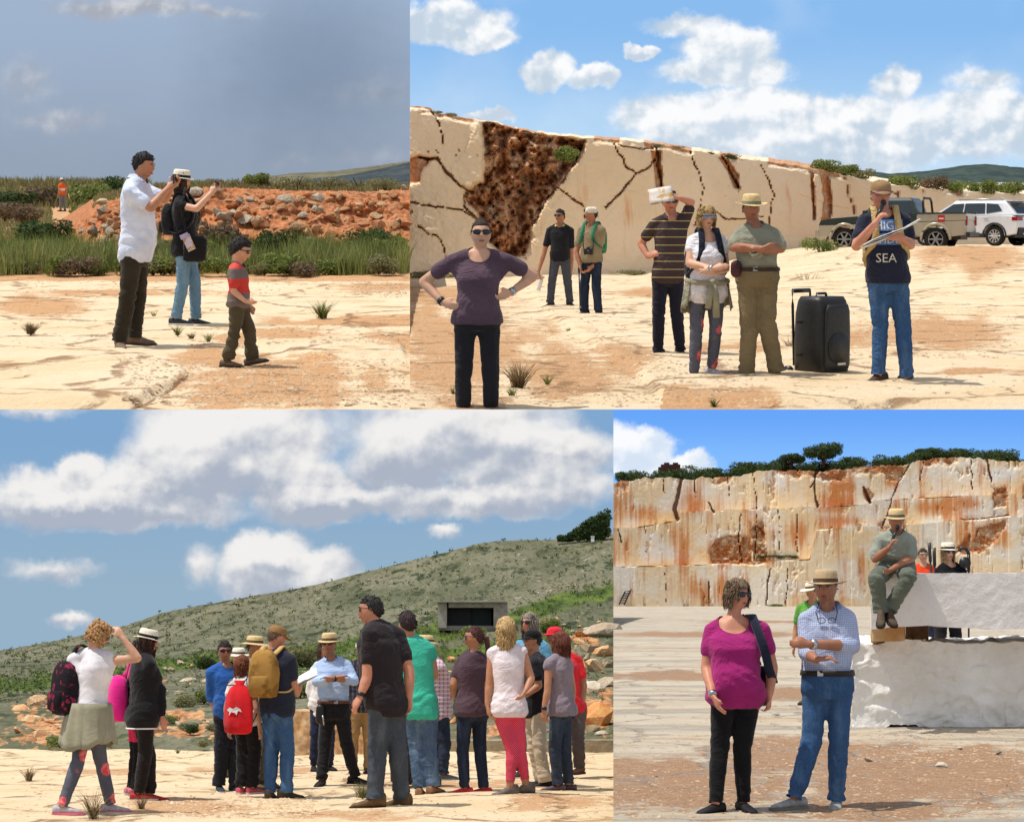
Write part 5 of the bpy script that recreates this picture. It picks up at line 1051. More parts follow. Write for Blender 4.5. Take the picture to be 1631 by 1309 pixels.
D20 = person(BLs, 'auburn-haired woman in grey top with her arm hanging at her side', 890, 1257, 1003, -118, 'f', wt=1.06, tone='b', anL=(888,1247,-.06), anR=(906,1247,.05), toeL=-85, toeR=-95, pel=(894,1130), neck=(894,1042), head=(894,1024), shL=(874,1056,-.12), elL=(872,1100,-.16), wrL=(866,1130,-.18), haL=(868,1146,-.18), curlL=.6, shirt=C('mauve_grey_top', 134, 122, 130), sleeve=.12, hem_s=.48, loose=.014, flare=.03, trousers=denim('slate_jeans', lin(50,58,72), lin(80,92,108)), fit=.014, hair=('bob', (112,58,40), 1.20), look=-130, shoes=('low', lin(92,76,84), lin(80,70,72)), face=False)
# ================================================================== lower right
E1 = person(BRs, 'woman in magenta t-shirt, sunglasses and black leggings', 1152, 1290, 912, 4, 'f', wt=1.32, tone='d', anR=(1140,1276,-.10), anL=(1184,1274,.0), pel=(1172,1105), neck=(1166,985), head=(1174,948), shR=(1134,1005), shL=(1214,1003), knR=(1146,1190), knL=(1182,1190), toeR=-48, toeL=18, belly=.04,
    elR=(1125,1064,.0), wrR=(1136,1108,-.18), haR=(1146,1128,-.22), curlR=.3, elL=(1230,1062,.02), wrL=(1226,1106,-.05), haL=(1224,1126,-.06), curlL=.9, shirt=C('magenta_tshirt', 158, 36, 108), sleeve=.50, hem_s=.462, loose=.014, neckhole=.098, neckdrop=.028, trousers=C('black_leggings', 20, 19, 22), fit=.004, hair=('tousled', (128,104,80), 1.16), shades=1, look=38, nod=2, shoes=('low', lin(30,28,32), lin(44,42,44)), vox=.010)
E2 = person(BRs, 'man in straw hat and blue gingham shirt with folded arms', 1292, 1284, 893, -14, wt=1.14, tone='c', hat=.045, anR=(1266,1268,-.10), anL=(1332,1270,.06), pel=(1318,1090), neck=(1319,965), head=(1315,938), shR=(1284,988), shL=(1350,984), knR=(1294,1176), knL=(1336,1176), toeR=-66, toeL=-14,
    elR=(1284,1040,-.10), wrR=(1300,1050,-.28), haR=(1352,1044,-.34), elL=(1358,1028,-.08), wrL=(1290,1026,-.36), haL=(1262,1024,-.38), curlL=.7, curlR=.5, shirt=plaid('blue_gingham_shirt', lin(190,198,220), lin(116,130,178), lin(116,130,178), .013), sleeve=1.30, hem_s=.545, loose=.016, collar=C('gingham_collar', 140, 150, 190), trousers=jean, fit=.018, belt=leather, waist=.58, headwear=('wide', plain('dusty_straw', lin(188,164,128), .85, .2, var=.14, sc=60), C('brown_cloth_band', 84, 62, 44), 0), hair=('crop', (90,78,68), 1.03), look=-18, shoes=GREYSH, vox=.010)
E3 = person(BRs, 'person in green shirt and straw hat behind the gingham shirt', 1297, 1122, 922, -30, wt=1.05, tone='b', hat=.05, shirt=C('green_tshirt', 96, 158, 66), sleeve=.6, trousers=jeand, headwear=('straw', strawl, brownband, 10), hair=('crop', (50,40,34), 1.03), look=-60, vox=.012)
YB = 20.6
E4 = person(BRs, 'man in sage shirt and straw hat seated on the marble block speaking into microphone', 1420, 1000, 806, -4, wt=1.22, tone='c', hat=.045, Y=YB, H=1.70, pel=(1428,903,.15), neck=(1428,847,.0), head=(1428,830,-.06), shR=(1400,862), shL=(1450,862), hipR=(1412,905,.12), hipL=(1442,905,.12), knR=(1396,922,-.34), knL=(1446,921,-.36), anR=(1403,973,-.30), anL=(1414,974,-.24), pitchR=28, pitchL=24, soleR=(.0),
    elR=(1394,890,-.06), wrR=(1416,872,-.24), haR=(1423,860,-.26), curlR=1.0, elL=(1452,888,-.08), wrL=(1418,908,-.30), haL=(1408,914,-.34), curlL=.4, shirt=C('sage_shirt', 146, 152, 140), sleeve=.8, hem_s=.53, loose=.022, collar=C('sage_collar', 136, 142, 132), trousers=C('sage_trousers', 98, 104, 92), fit=.03, headwear=('fedora', straw, C('grey_band', 96, 92, 84), 2), hair=('crop', (50,42,38), 1.03), shoes=('boot', lin(82,68,54), lin(50,42,36)), toeR=-15, toeL=10, nod=4, look=-6)
for ch in [c for c in E4.root.children if c.name.startswith('shoe')]:
    sd = 'R' if abs(ch.matrix_local.translation.x-E4.J['anR'][0]) < abs(ch.matrix_local.translation.x-E4.J['anL'][0]) else 'L'; an = E4.J['an'+sd]; ch.location.z = an[2]-.09; ch.location.y = an[1]-.02
E5 = person(BRs, 'person in orange top with glasses behind the marble block', 1473, 1034, 874, 0, wt=1.05, tone='a', Y=30.0, shirt=C('orange_top', 226, 72, 34), sleeve=.6, trousers=jeand, hair=('short', (70,60,50), 1.08), shades='slim', lens=plain('clear_lens', (.25, .22, .2), .1), vox=.011)
E6 = person(BRs, 'woman in white hat and black jacket over striped top behind the marble block', 1511, 1083, 862, 10, 'f', wt=1.12, tone='a', Y=22.9, hat=.04, head=(1510,880), neck=(1512,898), shR=(1497,910), shL=(1532,910), elL=(1536,935,-.05), wrL=(1520,922,-.25), haL=(1510,919,-.28), shirt=zband('black_white_jacket', lin(24,24,28), []), sleeve=1.6, hem_s=.45, loose=.024, trousers=black, fit=.016, headwear=('fedora', strawl, bandk, 0), hair=('bob', (170,140,100), 1.06), shades=1, shoes=BLACKSH)
# ================================================================== things carried and worn
BUMPK = 3.0
M_phone = plain('phone_black', (.02, .02, .022), .25, .5); M_paper = plain('paper', lin(226,222,216), .8, .2, var=.05); M_metal = plain('bright_metal', lin(190,190,190), .3, .5, 1.0); M_dmetal = plain('dark_metal', lin(60,60,62), .4, .5, .8)
def frame3(d, up=UP):
    d = nrm(d); l = nrm(np.cross(up, d)); return np.array([l, d, np.cross(d, l)]).T
def phone(p, at_, face, label):
    loc = p.base+at_; t = thing('phone', label, 'phone', p.stage, loc); R = frame3(face)
    part('phone_case', MB().box((0, 0, 0), (.15, .010, .075), R), M_phone, t, False); part('screen', MB().box(-nrm(face)*.0065, (.135, .002, .066), R), plain('phone_screen', (.05, .07, .09), .1, .5), t, False)
    part('camera_bump', MB().box(nrm(face)*.006+R[:, 0]*.055+R[:, 2]*.02, (.025, .005, .022), R), M_dmetal, t, False)
phone(A1, (A1.J['haR']+A1.J['haL'])/2+UP*.02, A1.F, 'phone held up by the man in the pale blue polo')
phone(A2, (A2.J['haR']+A2.J['haL'])/2+UP*.02, A2.F, 'phone held out by the woman in the straw fedora')
def mic(p, sd, label):
    h = p.J['ha'+sd]-nrm(p.J['ha'+sd]-p.J['wr'+sd])*.05*p.H; m_ = p.head+p.hf*p.hh*.50-p.hu*p.hh*.28; d = nrm(m_-h+1e-6); t = thing('microphone', label, 'microphone', p.stage, p.base+h)
    part('handle', MB().tube([m_-d*.17-h, m_-d*.03-h], [.014, .019], 10), BLACKP, t); part('grille', MB().ball(m_-h, .026, None, 12, 8), M_dmetal, t)
mic(B7, 'R', 'black microphone held by the man in the navy printed t-shirt'); mic(E4, 'R', 'black microphone held by the man seated on the block')
def sheetpaper(p, c, u, v, w, h, label, n=3, mat=None, name='papers'):
    t = thing(name, label, 'paper', p.stage, p.base+c); u = nrm(u); v = nrm(v-u*np.dot(u, v)); nn = np.cross(u, v); r = random.Random(3)
    for i in range(n):
        V, F = rectgrid(w, h, 6, 4); V[:, 1] -= h/2; q = np.array([u*a+v*b+nn*(.012*math.sin(a*9+i)+.03*(b/h)**2+.005*i) for a, b, _ in V+[r.uniform(-.01, .01), r.uniform(-.01, .01), 0]])
        o = obj('page', mesh('page', q, F, True), mat or M_paper, t); o.modifiers.new('s', 'SOLIDIFY').thickness = .0015
    return t
a = TRs.at(1374, 392, B7.Y-.34)-B7.base; b = TRs.at(1462, 350, B7.Y-.30)-B7.base
sheetpaper(B7, (a+b)/2, b-a, np.array([.15, -.95, .20]), .50, .17, 'white papers held by the man with the microphone')
sheetpaper(D8, D8.J['haR']+np.array([.05, 0, .03]), np.array([.9, 0, .42]), np.array([0, .8, .3]), .22, .26, 'white paper read by the man in the tan cap', 2)
mpr = MT('printed_brochure', .5, .3); mpr.col(mpr.mix(mpr.ramp(mpr.noise(14., 4), .45, .6), lin(216,206,196), lin(190,150,84)))
a = TRs.at(1036, 318, B4.Y-.12)-B4.base; b = TRs.at(1070, 313, B4.Y-.12)-B4.base; sheetpaper(B4, (a+b)/2+UP*.02, b-a, np.array([0, .55, .8]), .24, .18, 'folded brochure held over the head of the man in the striped polo', 3, mpr.m, 'brochure')
sheetpaper(B2, B2.J['haR']+np.array([0, -.02, -.06]), np.array([.3, 0, 1.]), np.array([1., .2, 0]), .20, .07, 'rolled white paper in the hand of the man in the black polo', 2)
def backpack(p, label, mat, w=.30, h=.44, d=.17, up=.70, side=0.0, straps=(1, -1), pocket=None, name='backpack', smat=None, out=.0, cat='backpack', top=None):
    B = -p.Fs; L_ = p.Ls; c = p.hz(up)+B*(.105*p.S*1.0+d*.5+out)+L_*side; base = c-UP*h/2; t = thing(name, label, cat, p.stage, p.base+base); R = []
    for z, k_, kd in ((-.5, .55, .5), (-.47, .86, .86), (-.3, 1., 1.), (0, 1.02, 1.02), (.25, .94, .9), (.40, .78, .72), (.48, .5, .45), (.5, .2, .2)):
        R.append(np.array([c+UP*z*h+L_*math.copysign(abs(math.cos(q))**.6, math.cos(q))*w/2*k_+B*math.copysign(abs(math.sin(q))**.6, math.sin(q))*d/2*kd for q in np.linspace(0, 2*math.pi, 24, endpoint=False)]))
    m_ = MB().loft(R); V = m_.v(); V += .012*fbm(V*9+p.base[0], 3)[:, None]*np.array([1, 1, .5]); o = obj('bag', mesh('bag', V-base, m_.F, True), mat, t)
    R = []
    for z, k_ in ((-.42, .6), (-.38, 1), (-.1, 1), (-.05, .8)):
        R.append(np.array([c+B*d*.42+UP*z*h+L_*math.copysign(abs(math.cos(q))**.6, math.cos(q))*w*.36*k_+B*math.copysign(abs(math.sin(q))**.6, math.sin(q))*.05*k_ for q in np.linspace(0, 2*math.pi, 16, endpoint=False)]))
    part('pocket', MB().loft(R), pocket or mat, t, org=base)
    part('top_handle', MB().tube([c+UP*h*.47-B*d*.3+L_*.04, c+UP*h*.56-B*d*.35, c+UP*h*.47-B*d*.3-L_*.04], .010, 8), smat or mat, t, org=base)
    for g in straps:
        s_ = p.J['shL' if g > 0 else 'shR']; s2 = p.neck+(s_-p.neck)*.55; r_ = .034*p.H+.018
        pts = [c+UP*h*.40+L_*g*w*.22-B*d*.45, s2-p.Fs*.06+UP*r_*.75, s2+UP*(r_+.014), s2+p.Fs*.075+UP*r_*.35, p.hz(.73)+L_*g*.105*p.S+p.Fs*.148*p.S*1.0, p.hz(.66)+L_*g*.15*p.S+p.Fs*.09, p.hz(.62)+L_*g*.17*p.S-p.Fs*.03, c-UP*h*.38+L_*g*w*.40-B*d*.35]
        P_ = [np.array(a_) for a_ in pts]; Q = []
        for i in range(len(P_)-1):
            for q in np.linspace(0, 1, 5, endpoint=False):
                p0, p1, p2, p3 = P_[max(i-1, 0)], P_[i], P_[i+1], P_[min(i+2, len(P_)-1)]
                Q.append(.5*((2*p1)+(-p0+p2)*q+(2*p0-5*p1+4*p2-p3)*q*q+(-p0+3*p1-3*p2+p3)*q**3))
        Q.append(P_[-1]); rings = []
        for i, c_ in enumerate(Q):
            tg = nrm(Q[min(i+1, len(Q)-1)]-Q[max(i-1, 0)]); wv = nrm(L_-tg*L_.dot(tg)); nv = np.cross(tg, wv); rings.append(np.array([c_+wv*.026*a_+nv*.007*b_ for a_, b_ in ((-1, -1), (1, -1), (1, 1), (-1, 1))]))
        part('strap', MB().loft(rings), smat or mat, t, True, base)
    return t
def patt(name, a, b, sc, lo=.5, hi=.6):
    t = cloth_t(name, a); t.col(t.mix(t.ramp(t.noise(sc, 3), lo, hi), t.base, b)); return t.m
backpack(A2, 'small dark backpack on the woman with the straw fedora', C('dark_backpack', 34, 34, 38), .26, .34, .13)
backpack(B3, 'green backpack worn by the man in the white headscarf', C('green_backpack', 46, 122, 84), .30, .44, .16, pocket=C('dark_green_pocket', 34, 84, 62))
backpack(B5, 'navy backpack straps over the white t-shirt of the blonde woman', C('navy_backpack', 30, 34, 50), .30, .42, .15)
backpack(B7, 'sand-coloured backpack on the man with the microphone', C('sand_backpack', 196, 166, 112), .30, .44, .15)
backpack(D1, 'dark floral backpack slung on one shoulder of the walking blonde', patt('dark_floral_backpack', lin(34,28,34), lin(150,44,74), 16., .56, .66), .32, .46, .18, up=.66, side=.15, straps=(1,), out=-.02)
backpack(D3, 'bright pink backpack beside the woman in the black jacket', C('pink_backpack', 226, 40, 140), .32, .44, .18, up=.62, pocket=C('pink_pocket', 200, 34, 120), smat=C('pink_strap', 230, 50, 140), side=-.0, straps=(-1, 1))
backpack(D8, 'tan canvas backpack on the man in the navy polo', patt('tan_canvas', lin(166,126,66), lin(132,98,50), 7., .5, .62), .30, .46, .17, up=.715, pocket=patt('tan_canvas_pocket', lin(158,120,62), lin(126,92,46), 7.), smat=C('pale_strap', 194, 160, 104))
# drawstring bag, with its white emblem
def drawbag():
    p = D5; L_, B = p.Ls, -p.Fs; c = p.hz(.60)+B*.20+np.array([.06, -.02, 0]); base = c-UP*.24; t = thing('drawstring_bag', 'red drawstring bag with a white emblem hanging on the red-haired woman', 'bag', BLs, p.base+base); R = []
    for z, k_ in ((-.24, .55), (-.22, .9), (-.12, 1.), (.0, .96), (.12, .86), (.20, .6), (.235, .25), (.27, .38)):
        R.append(np.array([c+UP*z+L_*math.cos(q)*.17*k_*(1+.05*math.sin(5*q))+B*math.sin(q)*.075*k_*(1+.10*math.sin(7*q)) for q in np.linspace(0, 2*math.pi, 28, endpoint=False)]))
    part('bag', MB().loft(R), C('red_nylon', 206, 30, 40), t, True, base)
    for g in (1, -1): part('cord', MB().tube([c+UP*.23, p.hz(.78)+L_*g*.10+B*.13, p.neck+(p.J['shL' if g > 0 else 'shR']-p.neck)*.6+UP*.07, p.hz(.72)+L_*g*.12+p.Fs*.13, p.hz(.6)+L_*g*.16, c-UP*.2+L_*g*.13], .006, 6), plain('dark_cord', lin(40,36,40), .8), t, True, base)
    e = np.array([(-.09,.02),(-.05,.045),(-.01,.03),(.03,.05),(.075,.03),(.09,.0),(.05,.012),(.035,-.03),(.015,-.005),(-.03,.0),(-.06,-.035),(-.055,.0)])
    V = [c+B*.078*math.sqrt(max(.05, 1-(u/.17)**2))*1.0+B*.006+L_*-u+UP*(v-.03) for u, v in e]; part('emblem', MB().add(np.array(V), [tuple(range(len(e)))]), whitec, t, False, base)
drawbag()
# shoulder strap and bag, lower right
def shoulder_bag(p, g, label, mat, mat2):
    L_ = p.Ls*g; s_ = p.J['shL' if g > 0 else 'shR']; s2 = p.neck+(s_-p.neck)*.62; c = p.hz(.56)+L_*.20-p.Fs*.20; t = thing('shoulder_bag', label, 'bag', p.stage, p.base+c-UP*.15)
    pts = [c+UP*.12, p.hz(.72)-p.Fs*.18+L_*.15, s2+UP*.075-p.Fs*.05, s2+UP*.07+p.Fs*.05, p.hz(.755)+L_*.165+p.Fs*.17, p.hz(.70)+L_*.185+p.Fs*.185, p.hz(.63)+L_*.215+p.Fs*.14, p.hz(.57)+L_*.27+p.Fs*.0, c+UP*.02+L_*.06]
    rings = []
    for i, c_ in enumerate(pts):
        tg = nrm(pts[min(i+1, len(pts)-1)]-pts[max(i-1, 0)]); wv = nrm(L_-tg*L_.dot(tg)); nv = np.cross(tg, wv); rings.append(np.array([c_+wv*.03*a_+nv*.007*b_ for a_, b_ in ((-1, -1), (1, -1), (1, 1), (-1, 1))]))
    o_ = c-UP*.15; part('strap', MB().loft(rings), mat, t, True, o_); R = []
    for z, k_ in ((-.15, .8), (-.13, 1), (.08, 1), (.12, .85)): R.append(np.array([c+UP*z+L_*math.copysign(abs(math.cos(q))**.6, math.cos(q))*.07*k_+p.Fs*math.copysign(abs(math.sin(q))**.6, math.sin(q))*.15*k_ for q in np.linspace(0, 2*math.pi, 20, endpoint=False)]))
    part('bag', MB().loft(R), mat2, t, True, o_)
shoulder_bag(E1, 1, 'navy shoulder bag strap over the magenta t-shirt', navy, navy)
# hip bag of the photographer, with its patterned pouch
t = thing('shoulder_bag', 'black hip bag hanging in front of the light blue jeans', 'bag', TLs, TLs.at(311, 417, A2.Y-.20)); cc = np.array([0, 0, .13]); R = []
for z, k_ in ((-.13, .7), (-.11, 1), (.1, 1.05), (.14, .7)): R.append(np.array([cc+UP*z+np.array([math.copysign(abs(math.cos(q))**.6, math.cos(q))*.12*k_+.05*z, math.copysign(abs(math.sin(q))**.6, math.sin(q))*.06*k_, 0]) for q in np.linspace(0, 2*math.pi, 20, endpoint=False)]))
part('bag', MB().loft(R), black, t); part('strap', MB().tube([(-.08, 0, .25), (-.13, -.02, .55), (-.10, .05, .78)], .012, 6), black, t)
t = thing('pouch', 'pale patterned pouch clipped to the black top of the photographing woman', 'pouch', TLs, TLs.at(301, 396, A2.Y-.26)); Rm = np.array(Matrix.Rotation(-.42, 3, 'Y')).T
part('pouch_body', MB().box((0, 0, .06), (.085, .03, .17), Rm.T), patt('pouch_print', lin(206,196,214), lin(190,150,80), 18.), t, False); part('flap', MB().box((-.045, -.003, .13), (.088, .034, .05), Rm.T), C('lilac_flap', 176, 166, 206), t, False)
# tied jackets are clothing
def tied_jacket(p, mat, full, drop=.17, fl=.05):
    R = []; lo, hi = .585-drop, .585; n = 64; a0, a1 = (0, 2*math.pi) if full else (math.radians(-28), math.radians(208))
    A_ = np.linspace(a0, a1, n, endpoint=not full)
    for f in np.linspace(hi, lo, 8):
        q = (hi-f)/drop; c = p.hz(max(f, .47))-UP*max(0, .47-f)*p.H; w = (.108+fl*q)*p.H+.018; d = (.092+fl*.9*q)*p.H+.018
        R.append(np.array([c+p.L*math.cos(t_)*w*(1+.07*q*math.sin(9*t_+1)+.03*q*math.sin(17*t_))-p.F*math.sin(t_)*d*(1+.09*q*math.sin(8*t_)+.04*math.sin(15*t_))+UP*(.035*q*math.sin(2*t_+.6)+.012*q*math.sin(9*t_)) for t_ in A_]))
    o = part('tied_jacket', MB().loft(R, False, full), mat, p.root); o.modifiers.new('s', 'SOLIDIFY').thickness = .008
    if not full:
        c = p.hz(.575)+p.F*(.118*p.H); part('sleeve_knot', MB().ball(c, .035, None, 10, 8), mat, o); part('sleeve_end', MB().tube([c, c-UP*.12+p.L*.02+p.F*.02, c-UP*.30+p.L*.035], [.028, .032, .03], 8), mat, o); part('sleeve_end', MB().tube([c, c-UP*.10-p.L*.03+p.F*.02, c-UP*.22-p.L*.04], [.026, .03, .028], 8), mat, o)
        part('sleeve_band', MB().tube([p.hz(.585)+p.L*.20*math.cos(q)*p.S+p.F*.205*math.sin(q)*p.S-UP*.02*math.sin(q) for q in np.linspace(-.2, math.pi+.2, 14)], .022, 8), mat, o)
tied_jacket(B5, jack, False, .17, .02); tied_jacket(D1, jack, True, .215, .035)
# white piping on the black jacket, striped top under the open one
R = []
for dz in (0, .008): R.append(D2.torso(.452+dz, .453+dz, max(.026*.8, .015+.014*.55)+.003, MB(), .05)[0])
o = part('piping', MB().loft(R, False), whitec, D2.shirt); o.modifiers.new('s', 'SOLIDIFY').thickness = .006
V, F = rectgrid(.15, .34, 6, 12); mstr = zband('black_white_stripe_top', lin(232,230,228), [(1.0+.05*i, 1.022+.05*i, lin(24,24,28)) for i in range(10)]); print_on(E6, 'striped_front', V, F, mstr, -.02, .98*E6.S, .004)
# the print on the navy t-shirt
mblue = cloth('print_blue', lin(98,136,190)); mcream = cloth('print_cream', lin(214,206,190))
S7 = B7.S; z7 = float(B7.neck[2])
for s_, z_, w_ in (('HIGH', z7-.155, .25), ('TIDE', z7-.268, .25)):
    V, F = rectgrid(w_, .095, 12, 5); print_on(B7, 'print_block', V, F, mblue, .0, z_, .004)
    V, F = text_mesh(s_, .10); V[:, 0] *= .92; print_on(B7, 'lettering', V, F, mcream, 0, z_+.012, .008)
V, F = text_mesh('SEA', .105); print_on(B7, 'lettering', V, F, mcream, -.02, z7-.41, .008)
# back pockets
def pockets(p, mat, stitch):
    me = p.trs.data; bv = BVHTree.FromPolygons([v.co[:] for v in me.vertices], [tuple(q.vertices) for q in me.polygons])
    for g in (1, -1):
        V, F = rectgrid(.125*p.S, .135*p.S, 5, 4); out = []
        for a, b, _ in V:
            o_ = p.hz(.478)+UP*(b-.02)+p.L*(g*.078*p.S+a*(1-.18*(b < .03)))-p.F*.6; h = bv.ray_cast(Vector(o_), Vector(p.F), 1.2); out.append(np.array(h[0])-p.F*.005 if h[0] is not None else o_+p.F*.5)
        o = obj('back_pocket', mesh('back_pocket', np.array(out), F, True), mat, p.trs); o.modifiers.new('s', 'SOLIDIFY').thickness = .004
for p_, m_ in ((D8, jean), (D12, jeang), (D13, MATS['washed_blue_jeans']), (D15, jeand), (D20, MATS['slate_jeans'])): pockets(p_, m_, None)
# watches and small gear
def cuff(p, sd, mat, f=.93, w=.016, name='watch'):
    el, wr = p.J['el'+sd], p.J['wr'+sd]; d = nrm(wr-el); c = el+(wr-el)*f; part(name, MB().tube([c-d*w, c+d*w], p.r[2]*1.28, 14), mat, p.root)
cuff(B1, 'R', BLACKP); cuff(B1, 'L', M_metal); cuff(B5, 'R', M_metal); cuff(D10, 'L', BLACKP); cuff(D12, 'L', BLACKP); cuff(E1, 'R', M_metal); cuff(E2, 'L', M_metal); cuff(D20, 'L', BLACKP); cuff(B6, 'L', BLACKP)
t = thing('phone_pouch', 'dark red phone pouch on the belt of the man with folded arms', 'pouch', TRs, TRs.at(1172, 434, B6.Y-.12)); part('pouch_body', MB().cap2((0, 0, .0), (0, 0, .06), .045, .045, 12, ((0, 1, 0), .5)), plain('maroon_leather', lin(74,34,38), .6), t); part('clip', MB().box((.02, -.02, .06), (.02, .02, .04)), M_dmetal, t, False)
t = thing('key_pouch', 'black pouch with keys on the belt of the man in the light blue shirt', 'pouch', BLs, BLs.at(510, 1136, D10.Y-.14)); part('pouch_body', MB().cap2((0, 0, -.06), (0, 0, .05), .05, .045, 12, ((0, 1, 0), .5)), BLACKP, t); part('keys', MB().tube([(.03, -.03, -.02), (.045, -.03, -.12)], [.012, .006], 6), M_metal, t)
t = thing('camera', 'black camera hanging on the chest of the man in the khaki vest', 'camera', TRs, TRs.at(937, 401, B3.Y-.20)); part('camera_body', MB().box((0, 0, 0), (.14, .06, .09)), BLACKP, t, False); part('lens', MB().tube([(0, -.03, -.005), (0, -.10, -.01)], [.036, .034], 14), BLACKP, t); part('prism', MB().box((0, 0, .055), (.05, .05, .03)), BLACKP, t, False)
for g in (1, -1): part('strap', MB().tube([(g*.07, 0, .03), (g*.085, -.0, .18), (g*.06, .06, .34)], .008, 6), BLACKP, t)
def pole(stage, px, r0, r1, Y, lean, label, mat, rad=.012, name='walking_stick', hd=True):
    a = stage.at(px, r1, Y); b = stage.at(px+lean, r0, Y); t = thing(name, label, 'stick', stage, a); part('shaft', MB().tube([(0, 0, 0), (b-a)*.5, b-a], [rad*.7, rad, rad], 8), mat, t)
    if hd: part('grip', MB().tube([(b-a)*.86, (b-a)*1.0], rad*1.7, 8), BLACKP, t)
    return t, b-a
pole(TRs, 924, 425, 496, B3.Y-.05, -2, 'thin walking stick beside the man in the white headscarf', M_dmetal, .010)
pole(BRs, 1494, 864, 1084, 22.6, -14, 'black staff leaning behind the block beside the orange top', BLACKP, .012); pole(BRs, 1492, 872, 1084, 22.9, -4, 'shorter black staff between the orange top and the black jacket', BLACKP, .012)
t, v = pole(BRs, 1543, 882, 1084, 22.8, 0, 'trekking pole with hooked handle and basket beside the black jacket', M_dmetal, .012); part('handle', MB().tube([v, v+np.array([-.03, 0, .06]), v+np.array([-.09, 0, .07]), v+np.array([-.11, 0, .03])], .022, 8), BLACKP, t); part('basket', MB().tube([v*.93+np.array([-.05, 0, 0]), v*.93+np.array([-.05, -.03, 0])], .07, 14), BLACKP, t)
# reading glasses on the gingham shirt
def hung_glasses():
    p = E2; c = p.neck+p.Fs*.135-UP*.10; t = thing('reading_glasses', 'reading glasses hanging at the open collar of the gingham shirt', 'glasses', BRs, p.base+c)
    for g in (1, -1): part('rim', MB().tube([p.Ls*(g*.035+.026*math.cos(q))+UP*.02*math.sin(q)+p.Fs*.012 for q in np.linspace(0, 2*math.pi, 16)], .003, 6), BLACKP, t)
    for g in (1, -1): part('temple', MB().tube([p.Ls*g*.06, p.Ls*g*.075+UP*.06, p.Ls*g*.06+UP*.11-p.Fs*.05], .0035, 6), BLACKP, t)
hung_glasses()
# ================================================================== loudspeaker on wheels
def speaker(stage, loc, rz, label, sc=1.0):
    t = thing('loudspeaker', label, 'loudspeaker', stage, loc, rz=rz, scale=sc); R = []
    for z, k_, fd in ((.03, .86, .9), (.06, .97, .98), (.30, 1.0, 1.0), (.55, .97, .96), (.66, .90, .86), (.70, .82, .74)):
        pts = []
        for q in np.linspace(0, 2*math.pi, 32, endpoint=False):
            a_, b_ = math.copysign(abs(math.cos(q))**.42, math.cos(q)), math.copysign(abs(math.sin(q))**.42, math.sin(q)); w = .215*k_*(1.0 if b_ < 0 else .80+.20*(1-b_)); pts.append((a_*w, b_*.19*fd, z))
        R.append(np.array(pts))
    o = part('cabinet', MB().loft(R), plain('speaker_plastic', (.018, .018, .019), .45, .35, var=.2, sc=40), t); R = []
    for z, k_ in ((.08, .9), (.12, 1.), (.40, 1.0), (.58, .93), (.635, .78)):
        R.append(np.array([(x_*.170*k_, -.186-.016*(1-x_*x_)*k_, z) for x_ in np.linspace(-1, 1, 12)]))
    gm = MT('speaker_grille', .5, .3); v_ = gm.voro(110.); gm.col(gm.mix(gm.ramp(v_, .25, .4), (.004, .004, .004, 1), (.035, .035, .036, 1))); gr = part('grille', MB().loft(R, False, False), gm.m, t); gr.modifiers.new('s', 'SOLIDIFY').thickness = .012
    part('woofer', MB().tube([(0, -.19, .26), (0, -.209, .26)], [.14, .135], 28), gm.m, t); part('badge', MB().box((.03, -.207, .125), (.11, .006, .02)), M_metal, t, False)
    part('handle', MB().tube([(-.12, .19, .10), (-.12, .215, .62), (-.12, .22, .74), (.12, .22, .74), (.12, .215, .62), (.12, .19, .10)], .012, 8), BLACKP, t); part('grip', MB().tube([(-.11, .22, .745), (.11, .22, .745)], .02, 10), BLACKP, t)
    for g in (1, -1): w = part('wheel', MB().tube([(g*.17, .20, .05), (g*.205, .20, .05)], .05, 18), BLACKP, t); part('hub', MB().tube([(g*.165, .20, .05), (g*.21, .20, .05)], .02, 10), M_dmetal, w)
    part('top_carry_handle', MB().tube([(-.07, .0, .70), (-.06, 0, .725), (.06, 0, .725), (.07, 0, .70)], .012, 8), BLACKP, t)
    for z in (.2, .48): part('side_clip', MB().box((-.216, .06, z), (.012, .05, .02)), M_dmetal, t, False)
speaker(TRs, TRs.g(1306, 601), math.radians(42), 'black loudspeaker on wheels standing beside the man with the microphone', 1.02)
speaker(BLs, BLs.g(658, 1252), math.radians(-150), 'black loudspeaker half hidden behind the tall man in grey jeans', 1.0)
# ================================================================== vehicles
def glass_mat():
    if 'car_glass' not in MATS:
        t = MT('car_glass', .06, .6); t.col((.03, .04, .045, 1)); MATS['car_glass'] = t.m
    return MATS['car_glass']
def paint(n, c, metal=.0):
    t = MT(n, .3, .5); k = t.noise(2.5, 4); t.col(t.mix(t.ramp(k, .4, .7), c, tuple(x*.86 for x in c[:3])+(1,))); t.b.inputs['Metallic'].default_value = metal; t.b.inputs['Coat Weight'].default_value = .5; return t.m
def slab_xz(mb, poly, y0, y1, inset=0.0):
    """side outline extruded across the car, edges eased"""
    P = np.array(poly, float); c = P.mean(0); n = len(P); R = []
    for y, k_ in ((y0, 1-inset), (y0+.05, 1), (y1-.05, 1), (y1, 1-inset)): q = c+(P-c)*np.array([1-(1-k_)*.4, k_]); R.append(np.stack([q[:, 0], np.full(n, y), q[:, 1]], -1))
    return mb.loft(R)
def arch(x, r, z): return [(x-r*math.cos(a), z+r*math.sin(a)) for a in np.linspace(0, math.pi, 11)]
